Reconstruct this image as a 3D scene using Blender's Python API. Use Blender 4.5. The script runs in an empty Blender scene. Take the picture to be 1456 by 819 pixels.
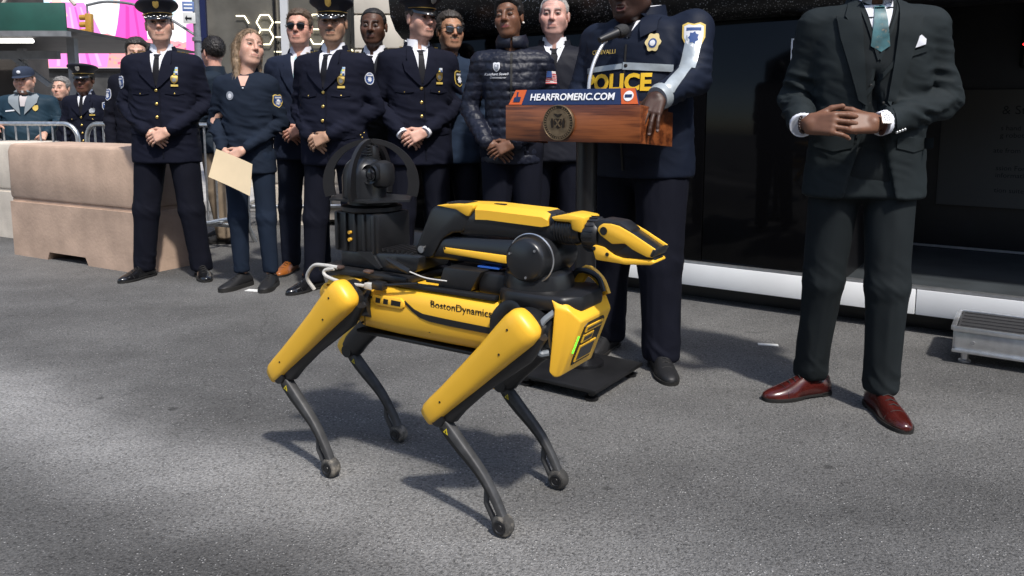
import bpy, bmesh, math, random
import numpy as np
from mathutils import Vector, Matrix
from mathutils.bvhtree import BVHTree

random.seed(7)
SC = bpy.context.scene
COL = SC.collection

# ------------------------------------------------------------------ camera, sky, sun, exposure
cam_d = bpy.data.cameras.new('camera')
cam = bpy.data.objects.new('camera', cam_d); COL.objects.link(cam)
cam_d.sensor_width = 36.0
cam_d.lens = 27.445
cam_d.shift_y = -0.0752
cam_d.clip_start = 0.05; cam_d.clip_end = 800
cam.location = (0, 0, 1.14)
cam.rotation_euler = (math.radians(90 - 7.341), 0, 0)
SC.camera = cam

SUN_EL, SUN_AZ = 55.0, 25.0          # azimuth measured from -Y (behind the camera) towards +X
sd = Vector((math.sin(math.radians(SUN_AZ)) * math.cos(math.radians(SUN_EL)),
             -math.cos(math.radians(SUN_AZ)) * math.cos(math.radians(SUN_EL)),
             math.sin(math.radians(SUN_EL))))
wd = bpy.data.worlds.new('World'); SC.world = wd; wd.use_nodes = True
wn = wd.node_tree.nodes; wn.clear()
w_out = wn.new('ShaderNodeOutputWorld'); w_bg = wn.new('ShaderNodeBackground'); w_sky = wn.new('ShaderNodeTexSky')
w_sky.sky_type = 'NISHITA'; w_sky.sun_disc = False
w_sky.sun_elevation = math.radians(SUN_EL)
w_sky.sun_rotation = math.atan2(sd.x, sd.y)
w_sky.air_density = 1.0; w_sky.dust_density = 1.5
w_bg.inputs['Strength'].default_value = 0.15
wd.node_tree.links.new(w_sky.outputs[0], w_bg.inputs[0]); wd.node_tree.links.new(w_bg.outputs[0], w_out.inputs[0])
sun_d = bpy.data.lights.new('sun', 'SUN'); sun = bpy.data.objects.new('sun', sun_d); COL.objects.link(sun)
sun_d.energy = 2.9; sun_d.angle = math.radians(3.0); sun_d.color = (1.0, 0.96, 0.9)
sun.rotation_euler = sd.to_track_quat('Z', 'Y').to_euler()
sun.location = (3, -6, 9)
SC.view_settings.view_transform = 'Standard'; SC.view_settings.look = 'None'
SC.view_settings.exposure = 0.60; SC.view_settings.gamma = 1.0
SC.view_settings.use_curve_mapping = False
SC.render.engine = 'CYCLES'
SC.cycles.max_bounces = 6; SC.cycles.diffuse_bounces = 3; SC.cycles.glossy_bounces = 3
SC.cycles.transmission_bounces = 6; SC.cycles.transparent_max_bounces = 8
SC.cycles.use_denoising = True
SC.cycles.caustics_reflective = False; SC.cycles.caustics_refractive = False

# ------------------------------------------------------------------ materials
MATS = {}
def mat(name, col, rough=0.5, metal=0.0, spec=0.5, var=None, bump=None, coat=0.0, sheen=0.0,
        emit=None, attr=None, wear=None, trans=0.0):
    """Principled material. var=(scale, amount, detail): brightness variation by noise;
    bump=(scale, strength, distance[, stretch]); wear=(scale, threshold, colour): patches of wear."""
    if name in MATS: return MATS[name]
    m = bpy.data.materials.new(name); m.use_nodes = True
    nt = m.node_tree; N = nt.nodes; L = nt.links
    b = N['Principled BSDF']
    b.inputs['Base Color'].default_value = (*col, 1)
    b.inputs['Roughness'].default_value = rough; b.inputs['Metallic'].default_value = metal
    b.inputs['Specular IOR Level'].default_value = spec
    b.inputs['Coat Weight'].default_value = coat
    b.inputs['Coat Roughness'].default_value = 0.08
    b.inputs['Sheen Weight'].default_value = sheen
    b.inputs['Transmission Weight'].default_value = trans
    tc = N.new('ShaderNodeTexCoord')
    csock = None
    if attr:
        a = N.new('ShaderNodeAttribute'); a.attribute_name = attr; csock = a.outputs['Color']
    if var:
        n = N.new('ShaderNodeTexNoise'); n.inputs['Scale'].default_value = var[0]
        n.inputs['Detail'].default_value = var[2] if len(var) > 2 else 4
        L.new(tc.outputs['Object'], n.inputs['Vector'])
        r = N.new('ShaderNodeMapRange'); r.inputs['To Min'].default_value = 1 - var[1]; r.inputs['To Max'].default_value = 1 + var[1]
        r.inputs['From Min'].default_value = 0.3; r.inputs['From Max'].default_value = 0.7
        L.new(n.outputs['Fac'], r.inputs['Value'])
        mx = N.new('ShaderNodeVectorMath'); mx.operation = 'SCALE'
        if csock: L.new(csock, mx.inputs[0])
        else: mx.inputs[0].default_value = col
        L.new(r.outputs['Result'], mx.inputs['Scale']); csock = mx.outputs['Vector']
    if wear:
        n = N.new('ShaderNodeTexNoise'); n.inputs['Scale'].default_value = wear[0]; n.inputs['Detail'].default_value = 6
        n.inputs['Roughness'].default_value = 0.7
        L.new(tc.outputs['Object'], n.inputs['Vector'])
        r = N.new('ShaderNodeMapRange'); r.inputs['From Min'].default_value = wear[1]; r.inputs['From Max'].default_value = wear[1] + 0.12
        L.new(n.outputs['Fac'], r.inputs['Value'])
        mm = N.new('ShaderNodeMix'); mm.data_type = 'RGBA'
        L.new(r.outputs['Result'], mm.inputs['Factor'])
        if csock: L.new(csock, mm.inputs[6])
        else: mm.inputs[6].default_value = (*col, 1)
        mm.inputs[7].default_value = (*wear[2], 1); csock = mm.outputs[2]
    if csock: L.new(csock, b.inputs['Base Color'])
    if bump:
        n = N.new('ShaderNodeTexNoise'); n.inputs['Scale'].default_value = bump[0]; n.inputs['Detail'].default_value = 5
        src = tc.outputs['Object']
        if len(bump) > 3:
            mp = N.new('ShaderNodeMapping'); mp.inputs['Scale'].default_value = bump[3]
            L.new(src, mp.inputs['Vector']); src = mp.outputs['Vector']
        L.new(src, n.inputs['Vector'])
        bp = N.new('ShaderNodeBump'); bp.inputs['Strength'].default_value = bump[1]; bp.inputs['Distance'].default_value = bump[2]
        L.new(n.outputs['Fac'], bp.inputs['Height']); L.new(bp.outputs['Normal'], b.inputs['Normal'])
    if emit:
        b.inputs['Emission Color'].default_value = (*emit[0], 1); b.inputs['Emission Strength'].default_value = emit[1]
    MATS[name] = m
    return m

# ------------------------------------------------------------------ object helpers
def tag(o, label=None, cat=None, group=None, kind=None):
    if label: o['label'] = label
    if cat: o['category'] = cat
    if group: o['group'] = group
    if kind: o['kind'] = kind
    return o
def empty(name, loc=(0, 0, 0), rz=0.0, parent=None):
    o = bpy.data.objects.new(name, None); COL.objects.link(o)
    o.location = loc; o.rotation_euler = (0, 0, rz); o.empty_display_size = 0.1
    if parent: o.parent = parent
    return o
def link_mesh(name, me, parent=None, loc=None, rot=None):
    o = bpy.data.objects.new(name, me); COL.objects.link(o)
    if parent: o.parent = parent
    if loc is not None: o.location = loc
    if rot is not None: o.rotation_euler = rot
    return o
def copy_tree(o, parent=None):
    c = o.copy(); COL.objects.link(c); c.parent = parent
    for ch in list(o.children): copy_tree(ch, c)
    return c
def raw(name, verts, faces, mats, parent=None, sharp=40, midx=None, smooth=True):
    me = bpy.data.meshes.new(name)
    me.from_pydata([tuple(v) for v in verts], [], [tuple(int(i) for i in f) for f in faces])
    for m in (mats if isinstance(mats, (list, tuple)) else [mats]): me.materials.append(m)
    if midx is not None: me.polygons.foreach_set('material_index', np.asarray(midx, dtype=np.int32))
    if smooth:
        me.polygons.foreach_set('use_smooth', np.ones(len(me.polygons), dtype=bool))
        if sharp: me.set_sharp_from_angle(angle=math.radians(sharp))
    me.update()
    return link_mesh(name, me, parent)

def V(*a): return np.array(a, float)
def frame_from(d, up=(0, 0, 1)):
    d = np.asarray(d, float); d = d / (np.linalg.norm(d) + 1e-12); up = np.asarray(up, float)
    s = np.cross(up, d)
    if np.linalg.norm(s) < 1e-5: s = np.cross((1, 0, 0), d)
    s /= np.linalg.norm(s); u = np.cross(d, s)
    return d, s, u

class MB:
    """Collects shapes into one mesh."""
    def __init__(s): s.v = []; s.f = []; s.m = []; s.cur = 0
    def add(s, verts, faces):
        o = len(s.v); s.v += [tuple(float(c) for c in v) for v in verts]
        s.f += [tuple(i + o for i in f) for f in faces]; s.m += [s.cur] * len(faces); return s
    def box(s, c, d, bev=0.0, rot=None):
        """c centre, d full sizes, bev bevel width"""
        bm = bmesh.new(); bmesh.ops.create_cube(bm, size=1.0)
        for v in bm.verts: v.co = Vector((v.co.x * d[0], v.co.y * d[1], v.co.z * d[2]))
        if bev > 0:
            bmesh.ops.bevel(bm, geom=list(bm.edges), offset=min(bev, 0.49 * min(d)), segments=2, profile=0.5, affect='EDGES')
        return s.bm(bm, c, rot)
    def bm(s, bm, c=(0, 0, 0), rot=None):
        bm.verts.index_update()
        vs = [v.co.copy() for v in bm.verts]
        if rot is not None:
            R = rot if isinstance(rot, Matrix) else Matrix.Rotation(rot, 3, 'Z')
            vs = [R @ v for v in vs]
        s.add([(v[0] + c[0], v[1] + c[1], v[2] + c[2]) for v in vs], [tuple(v.index for v in f.verts) for f in bm.faces])
        bm.free(); return s
    def rings(s, rings, cap=True, close=False):
        n = len(rings[0]); vs = [p for r in rings for p in r]; fs = []
        m = len(rings)
        for i in range(m if close else m - 1):
            j = (i + 1) % m
            for k in range(n):
                fs.append((i * n + k, i * n + (k + 1) % n, j * n + (k + 1) % n, j * n + k))
        if cap and not close:
            fs.append(tuple(range(n))[::-1]); fs.append(tuple((m - 1) * n + k for k in range(n)))
        return s.add(vs, fs)
    def tube(s, path, r, n=8, cap=True, up=(0, 0, 1), flat=1.0, close=False):
        """path of points; r radius or list; flat scales the second axis"""
        P = [np.asarray(p, float) for p in path]; m = len(P)
        rs = r if isinstance(r, (list, tuple, np.ndarray)) else [r] * m
        rg = []; prev = None
        for i in range(m):
            if close: d = P[(i + 1) % m] - P[i - 1]
            else: d = P[min(i + 1, m - 1)] - P[max(i - 1, 0)]
            d, a, b = frame_from(d, up)
            if prev is not None:
                a2 = prev - d * (prev @ d)
                if np.linalg.norm(a2) > 1e-4:
                    a = a2 / np.linalg.norm(a2); b = np.cross(d, a)
            prev = a
            rg.append([P[i] + rs[i] * (math.cos(t) * a + flat * math.sin(t) * b) for t in np.linspace(0, 2 * math.pi, n, endpoint=False)])
        return s.rings(rg, cap, close)
    def cyl(s, a, b, r, n=24, r2=None): return s.tube([a, b], [r, r if r2 is None else r2], n)
    def lathe(s, prof, c=(0, 0, 0), n=24, axis='z', cap=True):
        rg = []
        for (r, z) in prof:
            rr = []
            for t in np.linspace(0, 2 * math.pi, n, endpoint=False):
                x, y = r * math.cos(t), r * math.sin(t)
                p = {'z': (x, y, z), 'y': (x, z, -y), 'x': (z, x, y)}[axis]
                rr.append((p[0] + c[0], p[1] + c[1], p[2] + c[2]))
            rg.append(rr)
        return s.rings(rg, cap)
    def prism(s, pts, h0, h1, plane='xz', bev=0.0):
        """extrude a 2D polygon; plane 'xz' extrudes along y, 'xy' along z, 'yz' along x"""
        f = {'xz': lambda p, h: (p[0], h, p[1]), 'xy': lambda p, h: (p[0], p[1], h), 'yz': lambda p, h: (h, p[0], p[1])}[plane]
        bm = bmesh.new()
        a = [bm.verts.new(f(p, h0)) for p in pts]; b = [bm.verts.new(f(p, h1)) for p in pts]
        n = len(pts)
        bm.faces.new(a); bm.faces.new(b[::-1])
        for i in range(n): bm.faces.new((a[i], b[i], b[(i + 1) % n], a[(i + 1) % n]))
        bmesh.ops.recalc_face_normals(bm, faces=list(bm.faces))
        if bev > 0:
            bmesh.ops.bevel(bm, geom=list(bm.edges), offset=bev, segments=2, profile=0.5, affect='EDGES', clamp_overlap=True)
        return s.bm(bm)
    def ell(s, c, r, nu=16, nv=10, rot=None):
        rg = []
        for j in range(1, nv):
            ph = math.pi * j / nv
            rg.append([(r[0] * math.sin(ph) * math.cos(t), r[1] * math.sin(ph) * math.sin(t), -r[2] * math.cos(ph)) for t in np.linspace(0, 2 * math.pi, nu, endpoint=False)])
        if rot is not None: rg = [[tuple(rot @ Vector(p)) for p in q] for q in rg]
        rg = [[(p[0] + c[0], p[1] + c[1], p[2] + c[2]) for p in q] for q in rg]
        return s.rings(rg)
    def build(s, name, mats, parent=None, sharp=40, smooth=True):
        o = raw(name, s.v, s.f, mats, parent, sharp, s.m, smooth)
        bm = bmesh.new(); bm.from_mesh(o.data); bmesh.ops.recalc_face_normals(bm, faces=list(bm.faces)); bm.to_mesh(o.data); bm.free()
        if smooth and sharp: o.data.set_sharp_from_angle(angle=math.radians(sharp))
        return o

def bez(P, n=24):
    """Catmull-Rom through points"""
    P = [np.asarray(p, float) for p in P]; P = [2 * P[0] - P[1]] + P + [2 * P[-1] - P[-2]]
    out = []; segs = len(P) - 3
    for i in range(segs):
        a, b, c, d = P[i:i + 4]; m = max(2, n // segs)
        for t in np.linspace(0, 1, m, endpoint=False):
            out.append(0.5 * ((2 * b) + (c - a) * t + (2 * a - 5 * b + 4 * c - d) * t * t + (3 * b - a - 3 * c + d) * t ** 3))
    out.append(P[-2]); return out

_font = None
def text_mesh(txt, size, depth=0.0005, bold=0.0, shear=0.0, align='CENTER', spacing=1.0):
    c = bpy.data.curves.new('txt', 'FONT'); c.body = txt; c.size = size; c.extrude = depth; c.offset = bold
    c.shear = shear; c.align_x = align; c.align_y = 'CENTER'; c.space_character = spacing; c.resolution_u = 3
    o = bpy.data.objects.new('txt', c); COL.objects.link(o)
    bpy.context.view_layer.update()
    me = bpy.data.meshes.new_from_object(o.evaluated_get(bpy.context.evaluated_depsgraph_get()))
    bpy.data.objects.remove(o); bpy.data.curves.remove(c)
    return me
def text_obj(name, txt, size, m, parent, M, **k):
    me = text_mesh(txt, size, **k); me.transform(M); me.materials.clear(); me.materials.append(m)
    return link_mesh(name, me, parent)
def basis(o, x, y):
    """matrix taking local xy to x,y directions at origin o"""
    x = Vector(x).normalized(); y = Vector(y).normalized(); z = x.cross(y)
    return Matrix(((x.x, y.x, z.x, o[0]), (x.y, y.y, z.y, o[1]), (x.z, y.z, z.z, o[2]), (0, 0, 0, 1)))

# ------------------------------------------------------------------ asphalt
def asphalt_mat():
    m = bpy.data.materials.new('asphalt'); m.use_nodes = True
    nt = m.node_tree; N = nt.nodes; L = nt.links; b = N['Principled BSDF']
    tc = N.new('ShaderNodeTexCoord')
    def noise(scale, detail=4, rough=0.55, stretch=None, rot=0):
        n = N.new('ShaderNodeTexNoise'); n.inputs['Scale'].default_value = scale; n.inputs['Detail'].default_value = detail; n.inputs['Roughness'].default_value = rough
        src = tc.outputs['Object']
        if stretch:
            mp = N.new('ShaderNodeMapping'); mp.inputs['Scale'].default_value = stretch; mp.inputs['Rotation'].default_value = (0, 0, rot)
            L.new(src, mp.inputs['Vector']); src = mp.outputs['Vector']
        L.new(src, n.inputs['Vector']); return n.outputs['Fac']
    def rng(s, a, b_, c, d):
        r = N.new('ShaderNodeMapRange'); r.inputs['From Min'].default_value = a; r.inputs['From Max'].default_value = b_
        r.inputs['To Min'].default_value = c; r.inputs['To Max'].default_value = d; L.new(s, r.inputs['Value']); return r.outputs['Result']
    def mul(a, b_):
        q = N.new('ShaderNodeMath'); q.operation = 'MULTIPLY'; L.new(a, q.inputs[0]); L.new(b_, q.inputs[1]); return q.outputs[0]
    def addm(a, b_):
        q = N.new('ShaderNodeMath'); q.operation = 'ADD'; L.new(a, q.inputs[0]); L.new(b_, q.inputs[1]); return q.outputs[0]
    base0 = rng(noise(0.5, 4, 0.5, (1, 2.0, 1), 0.5), 0.34, 0.66, 0.074, 0.142)
    # pale wheel tracks polished into the surface, running with the traffic
    dp = N.new('ShaderNodeVectorMath'); dp.operation = 'DOT_PRODUCT'; dp.inputs[1].default_value = (0.485, 0.875, 0); L.new(tc.outputs['Object'], dp.inputs[0])
    sN = addm(dp.outputs['Value'], rng(noise(0.9, 4, 0.6), 0.0, 1.0, -0.35, 0.35))
    def track(c_, hw, amt):
        a = N.new('ShaderNodeMath'); a.operation = 'SUBTRACT'; a.inputs[1].default_value = c_; L.new(sN, a.inputs[0])
        b_ = N.new('ShaderNodeMath'); b_.operation = 'ABSOLUTE'; L.new(a.outputs[0], b_.inputs[0])
        r_ = N.new('ShaderNodeMapRange'); r_.interpolation_type = 'SMOOTHSTEP'; r_.inputs['From Max'].default_value = hw; r_.inputs['To Min'].default_value = amt; r_.inputs['To Max'].default_value = 1.0; L.new(b_.outputs[0], r_.inputs['Value']); return r_.outputs['Result']
    base = mul(mul(mul(mul(base0, track(1.62, 0.45, 2.1)), track(0.62, 0.5, 1.35)), track(3.35, 0.45, 1.25)), track(1.12, 0.28, 0.8))       # worn and tarry bands
    blot = rng(noise(3.2, 6, 0.65), 0.32, 0.7, 0.86, 1.14)
    spots = rng(noise(1.9, 3, 0.5, (1.0, 1.9, 1)), 0.70, 0.77, 1.0, 0.45)              # oil spots
    fine = rng(noise(105, 5, 0.85), 0.32, 0.70, 0.30, 1.85)
    v = N.new('ShaderNodeTexVoronoi'); v.inputs['Scale'].default_value = 140; L.new(tc.outputs['Object'], v.inputs['Vector'])
    sep = N.new('ShaderNodeSeparateColor'); L.new(v.outputs['Color'], sep.inputs[0])
    stone = mul(rng(sep.outputs[0], 0.82, 0.97, 0, 1), rng(v.outputs['Distance'], 0.35, 0.55, 1, 0))
    dark = rng(sep.outputs[1], 0.0, 0.28, 0.55, 1.0)
    g = mul(mul(mul(mul(base, blot), spots), fine), dark)
    g2 = addm(g, mul(stone, rng(noise(8, 3), 0.35, 0.65, 0.06, 0.28)))
    # thin cracks
    vc = N.new('ShaderNodeTexVoronoi'); vc.feature = 'DISTANCE_TO_EDGE'; vc.inputs['Scale'].default_value = 0.55
    wob = N.new('ShaderNodeMixRGB'); wob.blend_type = 'ADD'; wob.inputs[0].default_value = 0.12
    nz = N.new('ShaderNodeTexNoise'); nz.inputs['Scale'].default_value = 5; nz.inputs['Detail'].default_value = 6; L.new(tc.outputs['Object'], nz.inputs['Vector'])
    L.new(tc.outputs['Object'], wob.inputs[1]); L.new(nz.outputs['Color'], wob.inputs[2]); L.new(wob.outputs[0], vc.inputs['Vector'])
    crack = rng(vc.outputs['Distance'], 0.0004, 0.0022, 0.75, 1.0)
    # chewing-gum and tar dots
    vg = N.new('ShaderNodeTexVoronoi'); vg.inputs['Scale'].default_value = 2.6; L.new(tc.outputs['Object'], vg.inputs['Vector'])
    sg_ = N.new('ShaderNodeSeparateColor'); L.new(vg.outputs['Color'], sg_.inputs[0])
    gum = addm(rng(vg.outputs['Distance'], 0.035, 0.055, 0.5, 1.0), rng(sg_.outputs[0], 0.55, 0.56, 0.5, 0.0))
    gmin = N.new('ShaderNodeMath'); gmin.operation = 'MINIMUM'; gmin.inputs[1].default_value = 1.0; L.new(gum, gmin.inputs[0])
    g3 = mul(mul(g2, crack), gmin.outputs[0])
    cb = N.new('ShaderNodeCombineColor')
    for i, k in enumerate((1.0, 0.98, 0.945)):
        q = N.new('ShaderNodeMath'); q.operation = 'MULTIPLY'; q.inputs[1].default_value = k; L.new(g3, q.inputs[0]); L.new(q.outputs[0], cb.inputs[i])
    L.new(cb.outputs[0], b.inputs['Base Color'])
    b.inputs['Roughness'].default_value = 0.8; b.inputs['Specular IOR Level'].default_value = 0.4
    h = addm(addm(rng(noise(190, 4, 0.7), 0, 1, 0, 0.7), stone), rng(v.outputs['Distance'], 0, 0.6, 0.5, 0))
    bp = N.new('ShaderNodeBump'); bp.inputs['Strength'].default_value = 1.0; bp.inputs['Distance'].default_value = 0.0045
    L.new(h, bp.inputs['Height']); L.new(bp.outputs['Normal'], b.inputs['Normal'])
    return m
g = MB(); g.add([(-150, -60, 0), (150, -60, 0), (150, 300, 0), (-150, 300, 0)], [(0, 1, 2, 3)])
tag(g.build('road', asphalt_mat()), kind='structure')

M_conc = mat('tan_concrete', (0.47, 0.335, 0.25), 0.85, var=(4, 0.20, 8), bump=(38, 0.45, 0.005), wear=(30, 0.665, (0.20, 0.12, 0.08)))
M_conc2 = mat('pale_concrete', (0.58, 0.52, 0.44), 0.85, var=(6, 0.14, 8), bump=(60, 0.4, 0.004))
M_pave = mat('pavement_concrete', (0.33, 0.32, 0.31), 0.85, var=(3, 0.2, 8), bump=(120, 0.4, 0.002))
M_stone = mat('cream_stone', (0.56, 0.51, 0.43), 0.75, var=(2.5, 0.12, 6), bump=(40, 0.2, 0.003))
M_galv = mat('galvanised_steel', (0.50, 0.52, 0.54), 0.38, 0.85, var=(30, 0.2), bump=(90, 0.12, 0.001))
M_alu = mat('aluminium', (0.72, 0.73, 0.74), 0.32, 0.9, var=(24, 0.12), bump=(60, 0.1, 0.001))
M_steel_grey = mat('grey_painted_steel', (0.16, 0.165, 0.17), 0.55, var=(6, 0.2), bump=(40, 0.15, 0.002))
M_blk = mat('black_paint', (0.008, 0.008, 0.009), 0.35, var=(8, 0.3))
M_blk_gloss = mat('black_gloss_panel', (0.003, 0.003, 0.0035), 0.07, spec=0.16)
M_white = mat('white_paint', (0.86, 0.87, 0.87), 0.4, var=(3, 0.06, 6), wear=(9, 0.72, (0.5, 0.48, 0.45)))

# pavement slab behind the row of people (a real kerb step)
g = MB()
kx = [(-30, 15.2), (-6.5, 8.75), (6, 8.75), (6, 60), (-30, 60)]
g.prism(kx, 0.0, 0.13, 'xy', 0.02)
tag(g.build('pavement', M_pave), kind='structure')

# ------------------------------------------------------------------ concrete barrier blocks
def concrete_block(corner, dirv, length, depth, h, label, m):
    a = math.atan2(dirv[1], dirv[0])          # block runs from its near right corner along dirv
    root = empty('concrete_barrier', (corner[0], corner[1], 0), a)
    g = MB(); bv = 0.025
    # local: x along length, y negative = away from viewer
    hg = h * 0.5
    # lower course with forklift notch on the near face (front y=0)
    notch0, notch1, nz = length * 0.40, length * 0.72, 0.06
    prof = [(0, 0.0), (notch0, 0.0), (notch0 + 0.03, nz), (notch1 - 0.03, nz), (notch1, 0.0), (length, 0.0), (length, hg - 0.012), (0, hg - 0.012)]
    g.prism(prof, 0, -depth, 'xz', 0.0)
    g.box((length / 2, -depth / 2, hg), (length - 0.03, depth - 0.03, 0.03))
    g.build('lower_course', m, root)
    g = MB(); g.prism([(0, hg + 0.012), (length, hg + 0.012), (length, h - 0.05), (length - 0.05, h), (0.05, h), (0, h - 0.05)], 0, -depth, 'xz', bv)
    g.build('upper_course', m, root)
    tag(root, label, 'barrier', 'tan concrete barrier blocks')
    return root
concrete_block((-2.57, 5.36), (-1.37, 0.76), 1.60, 0.46, 0.885, 'tan concrete barrier block directly behind the leftmost full-length officer', M_conc)
concrete_block((-4.36, 6.86), (-1.37, 0.76), 1.60, 0.46, 0.86, 'pale concrete barrier block cut off by the left picture edge', M_conc2)
concrete_block((-0.2, 7.55), (-1.0, 0.1), 2.35, 0.5, 0.80, 'pale concrete barrier seen between the legs of the standing row', M_conc2)

# ------------------------------------------------------------------ steel crowd barriers
def crowd_barrier(loc, rz, label, w=2.3, h=1.02):
    root = empty('crowd_barrier', loc, rz)
    r = 0.021; c = 0.14; zb = 0.20
    # outer frame: one bent tube
    pts = []
    for cx, cz, a0 in ((w - c, h - c, 0), (c, h - c, 90)):
        for t in range(0, 91, 15):
            pts.append((cx + c * math.cos(math.radians(a0 + t)), 0, cz + c * math.sin(math.radians(a0 + t))))
    pts = [(w, 0, zb)] + pts + [(0, 0, zb)]
    MB().tube(pts, r, 10, close=True, up=(0, 1, 0)).build('outer_frame', M_galv, root)
    n = 17
    me = None
    for i in range(1, n):
        if me is None:
            o = MB().cyl((0, 0, zb), (0, 0, h - 0.005), 0.0085, 8).build('upright_bar', M_galv, root); me = o.data
        else: o = link_mesh('upright_bar', me, root)
        o.location.x = w * i / n
    for x in (0.28, w - 0.28):
        f = [(x, -0.36, 0.0), (x, -0.26, 0.20), (x, -0.20, 0.235), (x, 0, 0.24), (x, 0.20, 0.235), (x, 0.26, 0.20), (x, 0.36, 0.0)]
        MB().tube(f, 0.019, 10, up=(1, 0, 0)).build('foot', M_galv, root)
    tag(root, label, 'barrier', 'steel crowd barriers')
    return root
def along(p, q):
    return math.atan2(q[1] - p[1], q[0] - p[0])
crowd_barrier((-6.12, 7.55, 0), along((-6.12, 7.55), (-3.95, 7.12)), 'steel crowd barrier that the capped man at far left leans on', 2.22)
crowd_barrier((-3.84, 7.08, 0), along((-3.84, 7.08), (-2.14, 6.28)), 'steel crowd barrier between the tan block and the woman in a polo shirt', 1.88)
crowd_barrier((-2.85, 7.6, 0), along((-2.85, 7.6), (-0.9, 7.75)), 'far steel crowd barrier behind the man in khaki trousers', 2.0)

# ------------------------------------------------------------------ sidewalk shed (green parapet) at far left
M_green = mat('green_plywood', (0.012, 0.075, 0.055), 0.6, var=(1.5, 0.25, 6), bump=(10, 0.15, 0.004))
M_tube_light = mat('lit_tube', (0.9, 0.9, 0.9), 0.4, emit=((1.0, 0.98, 0.92), 5.0))
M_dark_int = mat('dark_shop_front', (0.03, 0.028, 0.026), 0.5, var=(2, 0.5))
shed = empty('sidewalk_shed', (-12.0, 15.0, 0), 0)
x1 = 3.63
g = MB()
for k in range(4):
    o = MB().box((x1 - 0.75 - 1.5 * k, -0.02 * (k % 2), 2.88), (1.488, 0.05, 0.52), 0.004).build('parapet_panel', M_green, shed)
MB().box((x1 - 3.05, 0.05, 2.575), (6.1, 0.16, 0.10)).build('edge_beam', M_steel_grey, shed)
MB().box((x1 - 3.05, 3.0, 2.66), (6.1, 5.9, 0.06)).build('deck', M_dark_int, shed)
MB().box((x1 - 3.4, 0.9, 2.24), (5.4, 0.12, 0.16)).build('header_beam', M_steel_grey, shed)
for x, y in ((x1 - 0.42, 0.9), (x1 - 3.1, 0.9), (x1 - 0.42, 3.6), (x1 - 3.1, 3.6)):
    MB().box((x, y, 1.30), (0.15, 0.15, 2.55)).build('post', M_steel_grey, shed)
MB().box((x1 - 1.28, 0.9, 1.92), (0.9, 0.07, 0.09), 0, Matrix.Rotation(math.radians(38), 3, 'Y')).build('brace', M_steel_grey, shed)
MB().tube([(x1 - 2.20, 1.4, 2.56), (x1 - 1.50, 1.4, 2.56)], 0.04, 8).build('tube_light', M_tube_light, shed)
for k in range(7):
    x = x1 - 0.3 - 0.75 * k; s = 0.32 if k % 2 else -0.32
    MB().tube([(x - s, 0.3, 3.14), (x + s, 0.3, 3.9)], 0.035, 8).build('cross_brace', M_conc2, shed)
tag(shed, 'green plywood sidewalk shed on grey steel posts at the upper left', 'scaffold')
# shopfront under the shed
M_bronze = mat('bronze_glass', (0.05, 0.035, 0.025), 0.25, var=(1.2, 0.5))
bld = empty('shop_building', (-14.5, 21.0, 0))
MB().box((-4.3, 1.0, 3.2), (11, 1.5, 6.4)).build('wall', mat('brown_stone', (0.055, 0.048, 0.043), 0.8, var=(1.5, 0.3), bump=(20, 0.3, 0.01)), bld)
for k in range(5):
    x = -8.7 + 1.9 * k
    w = MB().box((x, 0.2, 1.45), (1.7, 0.1, 2.3)).build('window', M_bronze, bld)
    MB().box((x, 0.12, 0.3), (1.7, 0.06, 0.08)).box((x, 0.12, 1.62), (1.7, 0.06, 0.06)).box((x - 0.82, 0.12, 1.45), (0.07, 0.06, 2.3)).build('frame', M_blk, w)
tag(bld, 'brown shop building in shadow under the sidewalk shed', 'building')

# ------------------------------------------------------------------ advertising screen
def emis(name, c, s=1.0):
    return mat(name, tuple(0.02 for _ in c), 0.5, spec=0.1, emit=(c, s))
scr = empty('advertising_screen', (-22.3, 38.0, 0), 0)
SX0, SX1, SZ0, SZ1 = 0.0, 7.35, 3.15, 9.6
MB().box(((SX0 + SX1) / 2, 0.3, (SZ0 + SZ1) / 2), (SX1 - SX0 + 0.3, 0.5, SZ1 - SZ0 + 0.3), 0.03).build('housing', M_blk, scr)
MB().box(((SX0 + SX1) / 2, 0.02, (SZ0 + SZ1) / 2), (SX1 - SX0, 0.04, SZ1 - SZ0)).build('picture_sky', emis('screen_pale_blue', (0.66, 0.90, 1.0), 0.98), scr)
def flat(name, pts, d, c, s=0.95, n=None):
    g = MB(); g.prism(pts, -0.006 * d, -0.006 * d - 0.004, 'xz'); return g.build(name, emis('screen_%s' % name if n is None else n, c, s), scr, smooth=False)
rnd = random.Random(3)
def blob(cx, cz, rx, rz, n=18, j=0.08, a0=0, a1=360):
    return [(cx + rx * math.cos(math.radians(a)) * (1 + rnd.uniform(-j, j)), cz + rz * math.sin(math.radians(a)) * (1 + rnd.uniform(-j, j))) for a in np.linspace(a0, a1, n, endpoint=False)]
flat('cloud', blob(5.2, 5.0, 1.3, 0.9, 22), 1, (0.98, 0.98, 1.0))
flat('cloud', blob(2.6, 5.6, 0.8, 1.2, 22), 1, (0.98, 0.98, 1.0))
def mound(z0, zl, zr, name, d, c):
    top = [(SX0 + 0.02 + (SX1 - 0.04) * t, zl + (zr - zl) * t + rnd.uniform(-0.09, 0.09)) for t in np.linspace(0, 1, 40)]
    flat(name, [(SX0 + 0.02, z0)] + [(SX1 - 0.02, z0)] + top[::-1], d, c)
mound(3.16, 5.0, 4.3, 'flower_field', 2, (1.0, 0.36, 0.40))
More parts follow.
